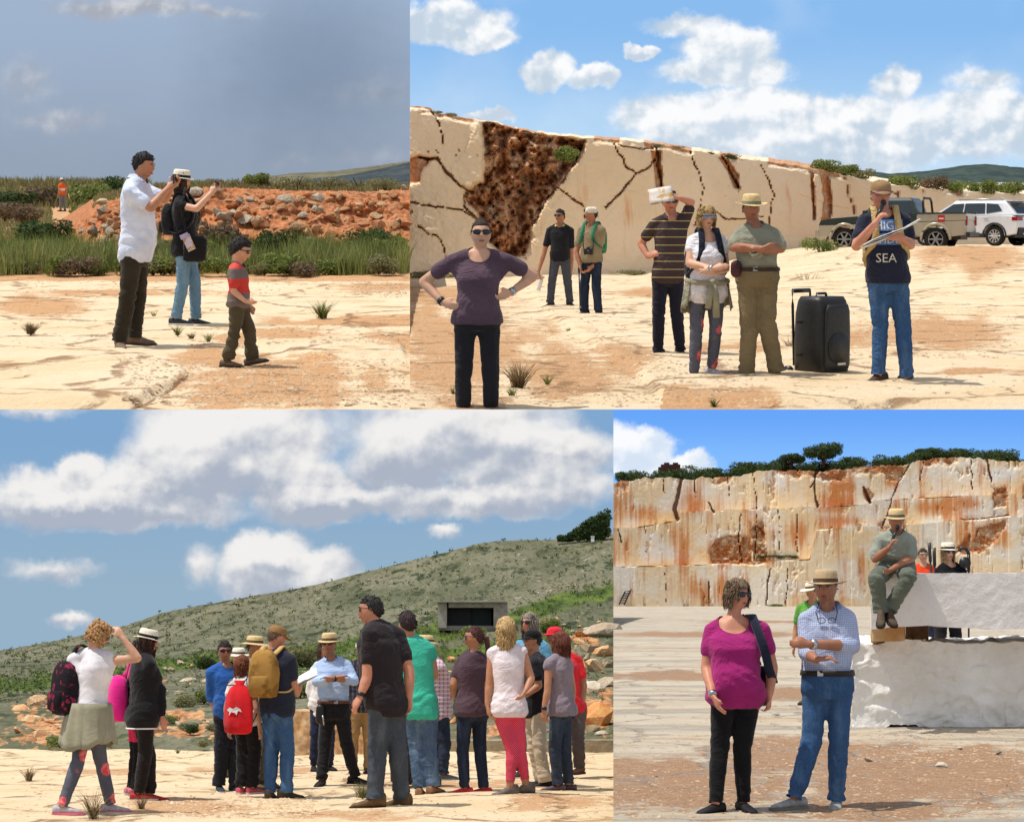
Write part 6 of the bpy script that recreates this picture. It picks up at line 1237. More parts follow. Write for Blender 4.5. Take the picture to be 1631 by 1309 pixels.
def wheel(t, x, y, r, w, spokes, rimc):
    g = 1 if y > 0 else -1; wo = part('wheel', MB().loft([np.array([(x+math.cos(a)*rr, yy, r+math.sin(a)*rr) for a in np.linspace(0, 2*math.pi, 28, endpoint=False)]) for rr, yy in ((r*.62, y-g*w*.5), (r*.93, y-g*w*.5), (r, y-g*w*.3), (r, y+g*w*.3), (r*.94, y+g*w*.5), (r*.66, y+g*w*.5), (r*.60, y+g*w*.15))], False), plain('tyre_rubber', (.02, .02, .02), .85, .2), t)
    m_ = MB(); m_.tube([(x, y+g*w*.30, r), (x, y+g*w*.40, r)], r*.16, 14)
    for i in range(spokes):
        a = 2*math.pi*i/spokes; d = np.array([math.cos(a), 0, math.sin(a)]); m_.cap2(np.array([x, y+g*w*.40, r])+d*r*.1, np.array([x, y+g*w*.44, r])+d*r*.62, r*.085, r*.07, 8, ((0, 1, 0), .5))
    m_.loft([np.array([(x+math.cos(a)*rr, y+g*w*q, r+math.sin(a)*rr) for a in np.linspace(0, 2*math.pi, 28, endpoint=False)]) for rr, q in ((r*.60, .46), (r*.70, .50), (r*.70, .44), (r*.60, .40))], False); ri = part('rim', m_, rimc, wo)
    part('brake_disc', MB().tube([(x, y+g*w*.1, r), (x, y+g*w*.2, r)], r*.55, 20), M_dmetal, wo)
def quadpanel(name, pts, mat, t, th=.012):
    o = part(name, MB().add(np.array(pts, float), [tuple(range(len(pts)))]), mat, t, False); o.modifiers.new('s', 'SOLIDIFY').thickness = th; return o
def side_poly(pts, w0, w1, z0, z1, s, off): return [(x, s*((w0+(w1-w0)*(z-z0)/(z1-z0))+off), z) for x, z in pts]
def greenhouse(t, base, topp, w0, w1, mat):
    B_ = np.array(base); T_ = np.array(topp); z0, z1 = B_[0][1], T_[0][1]; R = []
    A = [(base[0][0], -w0, base[0][1]), (base[1][0], -w0, base[1][1]), (base[1][0], w0, base[1][1]), (base[0][0], w0, base[0][1])]
    Bq = [(topp[0][0]-.06, -w1-.03, topp[0][1]-.10), (topp[1][0]+.05, -w1-.03, topp[1][1]-.10), (topp[1][0]+.05, w1+.03, topp[1][1]-.10), (topp[0][0]-.06, w1+.03, topp[0][1]-.10)]
    Cq = [(topp[0][0]+.05, -w1+.04, topp[0][1]), (topp[1][0]-.05, -w1+.04, topp[1][1]), (topp[1][0]-.05, w1-.04, topp[1][1]), (topp[0][0]+.05, w1-.04, topp[0][1])]
    o = part('cabin', MB().loft([np.array(A), np.array(Bq), np.array(Cq)]), mat, t, False); md = o.modifiers.new('b', 'BEVEL'); md.width = .03; md.segments = 2; return o
def pickup():
    loc = TRs.at(1428, 399, 62.5); t = thing('pickup_truck', 'dark green and silver pickup truck parked behind the man with the microphone', 'pickup truck', TRs, loc, rz=math.radians(-24)); w = .86
    green = paint('dark_green_paint', lin(34,48,42)); silver = paint('silver_beige_paint', lin(176,166,146), .25); gl = glass_mat()
    lowp = [(-2.42,.46),(-2.46,.62),(-2.44,.80),(-2.30,.86),(2.38,.92),(2.42,.60),(2.36,.50)]+arch(1.45, .43, .40)[::-1]+arch(-1.55, .43, .40)[::-1]
    lowp = [(-2.42,.46),(-2.46,.62),(-2.44,.82),(2.40,.98),(2.44,.60),(2.38,.50)]+[(x_, max(z_, .44)) for x_, z_ in arch(1.45, .43, .40)[::-1]]+[(x_, max(z_, .44)) for x_, z_ in arch(-1.55, .43, .40)[::-1]]
    o = part('body', slab_xz(MB(), lowp, -w, w, .04), silver, t, False)
    part('hood', slab_xz(MB(), [(-2.43,.83),(-2.36,.98),(-2.0,1.05),(-1.15,1.12),(-1.0,.88)], -w+.004, w-.004, .06), green, t, False)
    part('cargo_bed', slab_xz(MB(), [(.82,.94),(.82,1.16),(2.41,1.19),(2.42,.985)], -w-.002, w+.002, .02), silver, t, False); part('bed_rail', MB().box((1.62, -w+.02, 1.205), (1.62, .07, .05)), green, t, False); part('bed_rail', MB().box((1.62, w-.02, 1.205), (1.62, .07, .05)), green, t, False)
    part('door_panel', slab_xz(MB(), [(-1.05,.86),(-1.02,1.13),(.81,1.16),(.81,.93)], -w-.001, w+.001, .03), green, t, False)
    greenhouse(t, [(-1.10, 1.12), (.86, 1.15)], [(-.42, 1.72), (.62, 1.72)], .82, .68, green)
    for s in (-1, 1):
        f = lambda pts: side_poly(pts, .82, .71, 1.13, 1.62, s, .006); quadpanel('side_window', f([(-.80,1.17),(-.40,1.58),(-.02,1.60),(-.02,1.18)]), gl, t); quadpanel('side_window', f([(.06,1.18),(.06,1.60),(.52,1.59),(.66,1.20)]), gl, t)
        part('door_handle', MB().box((-.12, s*(w+.015), 1.06), (.16, .03, .03)), BLACKP, t, False); part('door_handle', MB().box((.68, s*(w+.015), 1.08), (.14, .03, .03)), BLACKP, t, False)
        part('mirror', MB().box((-.86, s*(w+.10), 1.22), (.10, .16, .16)), green, t, False); part('headlight', MB().box((-2.40, s*.66, .78), (.10, .30, .14)), plain('lamp_glass', lin(214,214,208), .1, .6), t, False)
        part('tail_light', MB().box((2.425, s*.78, .96), (.05, .12, .30)), plain('red_lamp', lin(150,24,24), .2, .6), t, False); part('wheel_flare', MB().tube([(-1.55+.47*math.cos(a), s*(w+.01), .40+.47*math.sin(a)) for a in np.linspace(-.1, math.pi+.1, 14)], .045, 6), silver, t); part('wheel_flare', MB().tube([(1.45+.47*math.cos(a), s*(w+.01), .40+.47*math.sin(a)) for a in np.linspace(-.1, math.pi+.1, 14)], .045, 6), silver, t)
        for x in (-1.55, 1.45): wheel(t, x, s*.76, .37, .24, 6, plain('alloy_grey', lin(150,150,148), .35, .5, .7))
        part('side_step', MB().box((-.05, s*(w+.02), .42), (1.9, .12, .05)), M_dmetal, t, False)
    quadpanel('windscreen', [(-.92,-.70,1.20),(-.92,.70,1.20),(-.49,.60,1.60),(-.49,-.60,1.60)], gl, t); quadpanel('rear_window', [(.815,-.62,1.22),(.815,.62,1.22),(.70,.56,1.58),(.70,-.56,1.58)], gl, t)
    part('roll_bar', MB().tube([(1.02, -.72, 1.18), (.98, -.66, 1.60), (.97, -.5, 1.70), (.97, .5, 1.70), (.98, .66, 1.60), (1.02, .72, 1.18)], .04, 8), BLACKP, t); part('front_bumper', MB().box((-2.46, 0, .55), (.14, 1.72, .20)), silver, t, False); part('rear_bumper', MB().box((2.48, 0, .52), (.12, 1.66, .14)), M_dmetal, t, False)
    part('sticker', MB().box((1.62, -w-.006, 1.03), (.22, .006, .22)), plain('red_sticker', lin(176,34,34), .5), t, False); part('sticker_mark', MB().box((1.62, -w-.010, 1.03), (.16, .004, .05)), plain('pale_mark', lin(220,190,180), .5), t, False); part('underbody', MB().box((0, 0, .42), (4.4, 1.2, .14)), BLACKP, t, False)
pickup()
def suv():
    loc = TRs.at(1548, 392, 66.0); t = thing('suv_car', 'white estate car with dark windows parked beside the pickup truck', 'car', TRs, loc, rz=math.radians(-42)); w = .91; white = paint('white_car_paint', lin(222,224,228)); gl = glass_mat(); blk = plain('dark_cladding', (.03, .03, .032), .6, .3)
    poly = [(-2.16,.42),(-2.18,.66),(-2.10,.86),(-1.2,1.0),(1.9,1.04),(2.14,.98),(2.18,.70),(2.12,.42)]+[(x_, max(z_, .34)) for x_, z_ in arch(1.32, .41, .35)[::-1]]+[(x_, max(z_, .34)) for x_, z_ in arch(-1.34, .41, .35)[::-1]]
    part('body', slab_xz(MB(), poly, -w, w, .05), white, t, False); part('bonnet', slab_xz(MB(), [(-2.10,.84),(-2.0,.96),(-1.05,1.06),(-.95,.98)], -w+.04, w-.04, .05), white, t, False)
    greenhouse(t, [(-1.12, 1.02), (2.08, 1.04)], [(-.36, 1.56), (1.62, 1.55)], .87, .68, white)
    for s in (-1, 1):
        f = lambda pts: side_poly(pts, .87, .72, 1.03, 1.46, s, .006); quadpanel('side_window', f([(-.88,1.08),(-.34,1.43),(.06,1.46),(.06,1.10)]), gl, t); quadpanel('side_window', f([(.12,1.10),(.12,1.46),(.86,1.46),(.92,1.11)]), gl, t); quadpanel('side_window', f([(.98,1.11),(.92,1.46),(1.36,1.42),(1.55,1.20)]), gl, t)
        part('sill_cladding', MB().box((0, s*(w+.005), .36), (1.9, .05, .14)), blk, t, False); part('tail_light', MB().box((2.06, s*.72, .93), (.20, .40, .13)), plain('red_lamp', lin(150,24,24), .2, .6), t, False); part('roof_rail', MB().tube([(-.2, s*.62, 1.585), (.6, s*.62, 1.61), (1.5, s*.62, 1.58)], .018, 6), M_metal, t)
        part('mirror', MB().box((-.72, s*(w+.10), 1.10), (.12, .18, .13)), white, t, False); part('door_handle', MB().box((.02, s*(w+.012), .95), (.16, .025, .03)), white, t, False); part('door_handle', MB().box((.98, s*(w+.012), .97), (.16, .025, .03)), white, t, False); part('headlight', MB().box((-2.08, s*.66, .76), (.14, .36, .12)), plain('lamp_glass', lin(214,214,208), .1, .6), t, False)
        for x in (-1.34, 1.32): wheel(t, x, s*.80, .345, .23, 10, plain('alloy_silver', lin(196,196,198), .3, .5, .8)); part('arch_trim', MB().tube([(x+.43*math.cos(a), s*(w+.006), .35+.43*math.sin(a)) for a in np.linspace(-.05, math.pi+.05, 14)], .03, 6), blk, t)
    quadpanel('rear_window', [(2.02,-.66,1.12),(2.02,.66,1.12),(1.73,.56,1.47),(1.73,-.56,1.47)], gl, t); quadpanel('windscreen', [(-.98,-.74,1.09),(-.98,.74,1.09),(-.46,.60,1.46),(-.46,-.60,1.46)], gl, t)
    part('spoiler', MB().box((1.72, 0, 1.545), (.26, 1.30, .04)), white, t, False); part('rear_bumper', MB().box((2.16, 0, .50), (.10, 1.70, .24)), blk, t, False); part('number_plate', MB().box((2.19, 0, .80), (.02, .52, .11)), plain('plate_white', lin(206,206,200), .5), t, False); part('exhaust_trim', MB().box((2.20, 0, .42), (.06, 1.2, .05)), M_metal, t, False); part('underbody', MB().box((0, 0, .36), (3.9, 1.3, .14)), BLACKP, t, False)
suv()
# ================================================================== blocks, shed, ladder
BUMPK = 10.0
def marble(name, a, b, c, gro=0.0):
    t = MT(name, .8, .25); n = t.noise(1.6, 6, .6); n2 = t.noise(9., 6, .65); k = t.mix(t.ramp(n, .35, .65), a, b); k = t.mix(t.math('MULTIPLY', t.ramp(n2, .56, .74), .55), k, c)
    if gro: k = t.mix(t.math('MULTIPLY', t.ramp(t.noise(1., 4, .6, stretch=(5., 5., .5)), .6, .7), gro), k, lin(120,110,100))
    z = t.xyz()[2]; t.sock = k; t.col(k); t.bump(t.math('ADD', t.math('MULTIPLY', n2, .8), n), .7, .05); return t
m1 = marble('rough_white_marble', lin(242,240,236), lin(226,222,216), lin(246,245,242), .45).m; m2_ = marble('sawn_white_marble', lin(240,234,230), lin(232,225,220), lin(220,210,203)).m; m3_ = marble('rusty_marble', lin(200,170,130), lin(176,128,78), lin(214,200,180)).m
def rough_block(name, stage, x0, x1, y0, y1, z0, z1, rough, mat, label=None, cat=None, n=(60, 20, 24), bottom=0.0, splay=0.0):
    """a block with broken faces: x across, y back, z up"""
    V = []; F = []; mb = MB()
    def face(o, u, v, nu, nv):
        a, b = np.meshgrid(np.linspace(0, 1, nu), np.linspace(0, 1, nv)); P = np.asarray(o)+a[..., None]*np.asarray(u)+b[..., None]*np.asarray(v)
        I = np.arange(nv-1)[:, None]*nu+np.arange(nu-1)[None]; mb.add(P.reshape(-1, 3), np.stack([I, I+1, I+nu+1, I+nu], -1).reshape(-1, 4).tolist())
    X, Y_, Z = x1-x0, y1-y0, z1-z0
    face((x0, y0, z0), (X, 0, 0), (0, 0, Z), n[0], n[2]); face((x0, y1, z0), (X, 0, 0), (0, 0, Z), n[0], n[2]); face((x0, y0, z1), (X, 0, 0), (0, Y_, 0), n[0], n[1]); face((x0, y0, z0), (X, 0, 0), (0, Y_, 0), n[0], n[1])
    face((x0, y0, z0), (0, Y_, 0), (0, 0, Z), n[1], n[2]); face((x1, y0, z0), (0, Y_, 0), (0, 0, Z), n[1], n[2])
    P = mb.v(); P[:, 0] *= 1+(P[:, 1]-y0)/y0*splay; q = v2(fbm(P*2.2+1, 4), fbm(P*2.2+40, 4), fbm(P*2.2+90, 4)); P2 = P+rough*q+rough*.55*v2(fbm(P*8+3, 4, .6), fbm(P*8+33, 4, .6), fbm(P*8+63, 4, .6)); P2[:, 2] += bottom*sm(z0+.25, z0, P[:, 2])*fbm(v2(P[:, 0]*1.3, 0*P[:, 0], 0*P[:, 0]+4), 3)
    org = np.array([(x0+x1)/2, (y0+y1)/2, z0]); o = obj(name, mesh(name, P2-org, mb.F, True), mat, None, stage, org)
    if label: tag(o, label, cat)
    return o
pL = BRs.at(1362, 1155, 21.2); pR = BRs.at(1800, 1165, 21.2); zt = float(BRs.at(1500, 1022, 21.2)[2])
rough_block('marble_block', BRs, pL[0], pR[0], 21.2, 23.0, -.03, zt, .10, m1, 'large rough white marble block lying on the quarry floor', 'marble block', (150, 20, 46), .14, 1.)
aL = BRs.at(1386, 912, 20.75); zb = float(BRs.at(1450, 1000, 20.75)[2]); zt2 = float(aL[2])
slab = rough_block('marble_slab', BRs, aL[0], pR[0], 20.75, 22.35, zb, zt2, .012, m2_, 'smooth sawn white marble slab propped above the rough block', 'marble slab', (90, 24, 20), .05, 1.)
wA = BRs.at(1386, 990, 20.9); wB = BRs.at(1440, 990, 20.9); rough_block('wedge_stone', BRs, wA[0]+.02, wB[0], 20.9, 22.0, zt+.01, zb+.01, .03, m3_, 'rusty wedge stone holding up the sawn slab', 'stone', (16, 12, 8), 0., 1.)
rough_block('wedge_stone', BRs, pR[0]-1.2, pR[0]-.7, 20.95, 22.0, zt+.01, zb+.01, .03, m3_, 'rusty wedge stone at the far right under the sawn slab', 'stone', (16, 12, 8), 0., 1.)
qA = BRs.at(1376, 990, 23.6); rough_block('marble_block', BRs, qA[0], pR[0], 23.1, 26.0, -.03, .43, .03, m2_, 'low marble step behind the blocks where two people stand', 'marble block', (40, 20, 10), 0., 1.)
sA = BRs.at(1442, 990, 22.0); sB = BRs.at(1478, 990, 22.0); rough_block('prop_stone', BRs, sA[0], sB[0], 22.0, 22.3, zt+.01, zb+.01, .02, M_redrock, 'dark brown prop stone under the sawn slab beside the wedge', 'stone', (10, 6, 8), 0., 1.)
qB = BRs.at(1440, 990, 29.2); qC = BRs.at(1510, 990, 29.2); rough_block('marble_block', BRs, qB[0], qC[0], 29.2, 31., -.03, .59, .03, m2_, 'marble block far behind the slab under the person in orange', 'marble block', (20, 12, 10), 0., 1.)
def ladder():
    a = BRs.at(990, 963, 203.0); b = BRs.at(1018, 902, 205.0); t = thing('ladder', 'thin leaning ladder against the rust-streaked quarry wall', 'ladder', BRs, a); v = b-a; s = np.array([.28, 0, 0])
    for g in (1, -1): part('rail', MB().tube([s*g, s*g+v], .07, 6), M_dmetal, t)
    for q in np.linspace(.05, .97, 16): part('rung', MB().tube([-s+v*q, s+v*q], .05, 6), M_dmetal, t)
ladder()
def rim_tank():
    c = BRs.at(1068, 752, 216); t = thing('rusty_tank', 'dark red rusty tank with two caps on the quarry rim', 'tank', BRs, c); k = 216/3000.; mt = plain('dark_red_rust', lin(70,30,30), .8)
    part('tank_body', MB().box((0, 0, 5*k), (30*k, 18*k, 14*k)), mt, t, False)
    for x in (-6, 8): part('cap', MB().box((x*k, 0, 13.5*k), (8*k, 8*k, 3.4*k)), mt, t, False)
    part('ladder_frame', MB().box((-17*k, 0, 3*k), (5*k, 8*k, 10*k)), mt, t, False)
rim_tank()
bld = lambda px, py: float(bl_depth(np.array([float(px)]), np.array([float(py)]), None)[0])
def shed():
    Y = bld(752, 1000)-1.0; k = Y/3000.; c = BLs.at(752, 1000, Y); t = thing('concrete_shed', 'flat-roofed concrete shed with a dark open front on the hillside', 'shed', BLs, c); cm = stone_mat('weathered_concrete', lin(178,170,160), lin(160,152,142), lin(136,128,118), .8); w, h, d = 108*k, 40*k, 90*k
    part('wall', MB().box((-w/2+7*k, 0, h/2), (14*k, .4, h)), cm, t, False); part('wall', MB().box((w/2-9*k, 0, h/2), (22*k, .4, h)), cm, t, False); part('lintel', MB().box((-1*k, 0, h-4*k), (w-36*k, .38, 8*k)), cm, t, False)
    part('wall', MB().box((-w/2+2*k, d/2+.21, h/2), (4*k, d, h-.02)), cm, t, False); part('wall', MB().box((w/2-2*k, d/2+.21, h/2), (4*k, d, h-.02)), cm, t, False); part('back_wall', MB().box((0, d+.3, h/2), (w, .3, h-.02)), cm, t, False); part('roof_slab', MB().box((0, d/2, h+1.4*k), (w+4*k, d+1.2, 2.6*k)), cm, t, False)
    part('shade_panel', MB().box((-w/2+32*k, .5, h/2-4*k), (38*k, .12, h-9*k)), plain('opening_shade_black', (.012, .012, .014), .7), t, False); part('shade_panel', MB().box((-w/2+67*k, .7, h/2-4*k), (34*k, .12, h-9*k)), plain('opening_shade_green', lin(34,44,44), .7), t, False); part('floor', MB().box((0, d/2, .0), (w, d, .2)), cm, t, False)  # dark panels fill the open front, standing in for its inner shade
shed()
k0, k1 = BLs.g(690, 1186), BLs.g(976, 1182); rough_block('kerb_stone', BLs, k0[0], k1[0]-.05, 28.6, 29.1, -.02, .17, .02, stone_mat('grey_kerb', lin(142,128,104), lin(120,106,86), lin(160,146,120), 2.), 'long low grey kerb stone below the boulder heap', 'kerb', (60, 6, 6))
b0 = BLs.at(462, 1200, 27.4); b1 = BLs.at(596, 1200, 27.4); rough_block('stone_block', BLs, b0[0], b1[0], 27.4, 29, -.02, .62, .03, M_creamrock, 'cut tan stone block behind the man in the light blue shirt', 'stone block', (40, 16, 18))
def hut():
    c = TRs.at(1588, 303, 88.); k = 88/3000.; t = thing('low_hut', 'low pale-roofed hut beyond the sawn quarry wall', 'hut', TRs, c); part('roof', MB().add(np.array([(-34, -20, 4), (34, -20, 4), (60, -20, 4), (60, 22, 13), (-14, 22, 13), (-34, 22, 12)])*k, [(0, 1, 2, 3, 4, 5)]), plain('pale_sheet_roof', lin(190,186,176), .6), t, False).modifiers.new('s', 'SOLIDIFY').thickness = .1
    part('wall', MB().box(np.array([10, 4, 0])*k, (np.array([80, 30, 8])*k)), plain('hut_wall', lin(150,144,134), .8), t, False); part('gap_shade_strip', MB().box(np.array([52, -18, 3])*k, (np.array([12, 2, 6])*k)), plain('hut_gap_shade', lin(60,62,64), .8), t, False)  # dark strip stands in for the shadow gap under the roof edge
hut()
# ================================================================== rocks as pieces of the banks
BUMPK = 3.0
def rocks_on(parent, stage, L_, depth, seed, sink=.35):
    for i, (px, py, rpx, mat) in enumerate(L_):
        Y = depth(px, py); r = rpx*Y/FPX; p = stage.at(px, py, Y-r*sink); scatter_rock(parent, stage, p, r, mat, seed=seed+i)
tlb = lambda px, py: float(bk_depth(np.array([px]), np.array([py]), np.array([(py-float(bkT(px)))/(420-float(bkT(px)))]))[0])
L_ = [(600,346,11,M_creamrock),(548,333,11,M_redrock),(572,342,8,M_redrock),(482,345,8,M_whiterock),(522,345,12,M_redrock),(500,362,10,M_redrock),(525,375,9,M_redrock),(352,372,12,M_creamrock),(380,345,16,M_redrock),(400,318,8,M_whiterock),(344,338,10,M_whiterock),(420,360,8,M_redrock),(612,316,9,M_redrock),(640,330,9,M_redrock),(150,372,13,M_greyrock),(130,368,8,M_whiterock),(172,352,9,M_redrock),(645,300,7,M_whiterock),(590,326,7,M_redrock),(450,330,9,M_redrock),(372,330,8,M_redrock),(365,396,8,M_creamrock),(465,378,7,M_whiterock),(560,378,8,M_redrock)]
r = random.Random(5)
for i in range(260):
    x = r.uniform(150, 648); y = r.uniform(float(bkT(x))+4, 402); L_.append((x, y, r.choice((3, 4, 6, 8.5, 12)), r.choice((M_redrock, M_redrock, M_orangerock, M_creamrock, M_whiterock))))
rocks_on(bank_tl, TLs, [(a, b, c*1.3, d) for a, b, c, d in L_], tlb, 100)
for px, py, rp, mat, lab in ((40,312,11,M_creamrock,'pale rock among the bushes at the far left edge'),(160,322,17,M_creamrock,'flat pale slab of rock on top of the red earth bank'),(168,385,11,M_whiterock,'grey white boulder at the foot of the bank behind the grass')):
    Y = 92 if px < 60 else 35.2; p = TLs.at(px, py, Y); o = scatter_rock(None, TLs, p, rp*Y/FPX, mat, 'boulder', px, .7 if py != 322 else .45); tag(o, lab, 'boulder')
bld = lambda px, py: float(bl_depth(np.array([float(px)]), np.array([float(py)]), None)[0])
L_ = [(957,1008,22,M_whiterock),(935,1035,16,M_greyrock),(962,1040,14,M_orangerock),(925,1062,14,M_orangerock),(948,1068,17,M_creamrock),(970,1062,12,M_greyrock),(910,1075,16,M_creamrock),(962,1092,17,M_whiterock),(938,1100,16,M_whiterock),(940,1148,30,M_orangerock),(905,1130,14,M_creamrock),(972,1140,16,M_orangerock),(960,1168,8,M_whiterock),(895,1160,10,M_orangerock),(870,1165,9,M_whiterock),
      (62,1122,24,M_creamrock),(34,1130,14,M_orangerock),(92,1118,16,M_greyrock),(52,1146,18,M_creamrock),(80,1150,14,M_redrock),(30,1165,13,M_redrock),(62,1172,13,M_orangerock),(100,1142,10,M_whiterock),(48,1178,9,M_redrock),(98,1165,9,M_redrock),
      (287,1058,10,M_whiterock),(270,1068,10,M_greyrock),(305,1062,8,M_creamrock),(298,1085,11,M_whiterock),(322,1092,10,M_greyrock),(285,1105,8,M_whiterock),(330,1085,7,M_creamrock),(262,1085,8,M_redrock),(283,1152,6,M_whiterock),(265,1065,6,M_whiterock),(350,1090,7,M_creamrock),(330,1150,5,M_creamrock),
      (720,1070,11,M_creamrock),(735,1060,9,M_whiterock),(716,1110,13,M_whiterock),(730,1120,10,M_creamrock),(722,1150,10,M_orangerock),(700,1085,7,M_creamrock),(496,1175,7,M_orangerock),(480,1190,8,M_whiterock),(470,1182,5,M_creamrock),(850,1168,8,M_whiterock),(836,1160,6,M_greyrock),(905,1042,9,M_creamrock),(925,1012,10,M_orangerock),(900,1020,8,M_orangerock)]
for i in range(150):
    z = r.choice(('l', 'r', 'r', 'm', 'u')); x, y = {'l': (r.uniform(18, 130), r.uniform(1120, 1186)), 'r': (r.uniform(700, 970), r.uniform(1040, 1180)), 'm': (r.uniform(240, 500), r.uniform(1050, 1186)), 'u': (r.uniform(850, 970), r.uniform(985, 1010))}[z]
    L_.append((x, y, r.choice((2.5, 3, 4, 5.5, 8)) if z in 'rl' else r.choice((2, 2.5, 3, 4, 5)), r.choice((M_whiterock, M_creamrock, M_orangerock, M_greyrock))))
rocks_on(hill_bl, BLs, [(a, b, c*(1.6 if a > 880 else 1.2), d) for a, b, c, d in L_], bld, 400, .6)
for i, (x, y) in enumerate([(r.uniform(835, 920), 0) for _ in range(46)]):      # pale scree on the slope
    y = 948-(x-835)*.22+r.uniform(-5, 5); Y = bld(x, y); scatter_rock(hill_bl, BLs, BLs.at(x, y, Y-.4), r.uniform(1.2, 2.6)*Y/FPX, M_whiterock, seed=900+i)
for i in range(40):                                                          # rubble left on the ledge of the stained wall
    x = r.uniform(1205, 1265); y = 893-abs(r.gauss(0, 4)); scatter_rock(wall_br, BRs, BRs.at(x, y, 204.5+r.uniform(0, 3)), r.uniform(1., 2.4)*204/FPX, r.choice((M_whiterock, M_greyrock)), 'rubble_stone', 700+i)
big = [(1497,1222,17,M_whiterock,'largest white stone on the brown ground in front of the marble block'),(1385,1213,13,M_whiterock,'long flat pale stone beside the jeans of the man in the straw hat'),(1444,1212,7,M_creamrock,'small round stone left of the largest white stone'),(1235,1138,8,M_whiterock,'pale flat stone between the magenta t-shirt and the jeans'),(1050,1205,8,M_whiterock,'pale stone on the ground left of the black leggings'),(1046,1236,5,M_creamrock,'small stone in front left of the black leggings'),(1530,1193,8,M_whiterock,'pale stone just in front of the rough marble block'),(1590,1200,9,M_greyrock,'grey stone at the far right before the marble block'),(1225,1238,6,M_creamrock,'small stone between the two standing people')]
for px, py, rp, mat, lab in big:
    p = BRs.g(px, py); o = scatter_rock(None, BRs, p+np.array([0, 0, .2*rp*p[1]/FPX]), rp*p[1]/FPX, mat, 'stone', px, .5); tag(o, lab, 'stone')
o = scatter_rock(None, TRs, TRs.g(850, 448)+np.array([0, 0, .1]), .45, M_creamrock, 'boulder', 3, .6); tag(o, 'tan boulder at the foot of the sawn wall beside the black polo', 'boulder')
# ================================================================== gravel
def gravel(name, stage, n, boxes, rad, seed, mat=M_pebble, zf=None):
    rr = np.random.default_rng(seed); P = []
    for (x0, x1, y0, y1, w) in boxes:
        m_ = int(n*w); x = rr.uniform(x0, x1, m_); y = rr.uniform(y0, y1, m_); q = stage.at(x, y, np.array([stage.gd(b) for b in y])); P.append(q)
    P = np.concatenate(P); px, py = stage.proj(P)
    if zf is not None: P[:, 2] = zf(px, py, P[:, 0], P[:, 1])
    V, F = pebbles(P, rad, seed); o = obj(name, mesh(name, V, F), mat, None, stage); tag(o, kind='stuff')
gravel('gravel', TLs, 5500, [(190,650,575,648,.45),(300,650,520,560,.15),(20,650,452,475,.15),(560,650,450,470,.1),(20,180,470,560,.05),(20,640,442,452,.10)], .009, 1, zf=z_tl)
gravel('gravel', TRs, 6500, [(655,1000,470,648,.40),(990,1200,560,640,.15),(1330,1620,500,580,.20),(1000,1620,430,640,.15),(655,1620,400,450,.1)], .009, 2, zf=z_tr)
gravel('gravel', BLs, 4500, [(20,970,1190,1305,.6),(240,520,1188,1200,.15),(260,500,1270,1305,.25)], .010, 3, zf=z_bl)
gravel('gravel', BRs, 6500, [(980,1640,1170,1305,.5),(1365,1640,1152,1215,.25),(980,1300,1080,1200,.12),(980,1400,970,1080,.13)], .0075, 4, stone_mat('brown_pebble', lin(200,178,150), lin(172,140,110), lin(150,116,88), 6.), z_br)
# ================================================================== plants
def shrub_mesh(seed, n=700, size=.05, lob=5, flat=.7):
    rr = np.random.default_rng(seed); L2 = [((0, 0, .42*flat), (.34, .34, .36*flat))]
    for i in range(lob): a = rr.uniform(0, 6.28); d = rr.uniform(.2, .42); s = rr.uniform(.18, .32); L2.append(((math.cos(a)*d, math.sin(a)*d, rr.uniform(.2, .65)*flat), (s, s, s*.9*flat+.05)))
    V, F = leaves(n, L2, size, seed); return mesh('foliage', V, F)
def stem_mesh(seed, n=6):
    rr = random.Random(seed); mb = MB()
    for i in range(n): a = rr.uniform(0, 6.28); mb.tube([(0, 0, -.02), (math.cos(a)*.10, math.sin(a)*.10, .22), (math.cos(a)*.24, math.sin(a)*.24, .5)], [.022, .015, .006], 5)
    return mesh('stem', mb.v(), mb.F, True)
SH = [shrub_mesh(50+i, 1700, .046, 7) for i in range(4)]; SHF = [shrub_mesh(60+i, 1300, .040, 7, .5) for i in range(3)]; ST = [stem_mesh(70+i) for i in range(3)]
def shrub(stage, px, py, wpx, Y, mat, label, group=None, mset=SH, seed=0, hs=1.0, name='shrub', cat='shrub', z=None):
    p = stage.at(px, py, Y); s = wpx*Y/FPX; t = thing(name, label, cat, stage, p, group); q = random.Random(seed+int(px)); t.matrix_world = stage.M @ Matrix.Translation(Vector([float(c) for c in p])) @ Matrix.Rotation(q.uniform(0, 6.28), 4, 'Z') @ Matrix.Diagonal((s, s, s*hs, 1))
    obj('foliage', q.choice(mset), mat, t); obj('stem', q.choice(ST), M_bark, t)
    return t
shrub(TLs, 404, 300, 46, 42, M_leaf, 'round green bush on top of the red earth bank', hs=.85)
for i, (x, y, w, m_, lab) in enumerate([(345,302,30,M_leafo,'grey green bush on the bank left of the round bush'),(372,303,34,M_leafo,'low grey green bush just left of the round green bush'),(425,304,26,M_brush,'brown brush right of the round green bush'),(470,306,44,M_leafo,'spreading olive shrub on the bank below the far hill'),(520,308,44,M_leafo,'second olive shrub along the bank below the far hill'),(575,309,46,M_leafo,'third olive shrub along the bank below the far hill'),(612,307,40,M_leafo,'last olive shrub on the bank at the right edge'),(300,303,30,M_leaf,'green shrub on the bank behind the outstretched arms')]): shrub(TLs, x, y, w*1.25, 40+i % 3, m_, lab, mset=SHF, hs=.9)
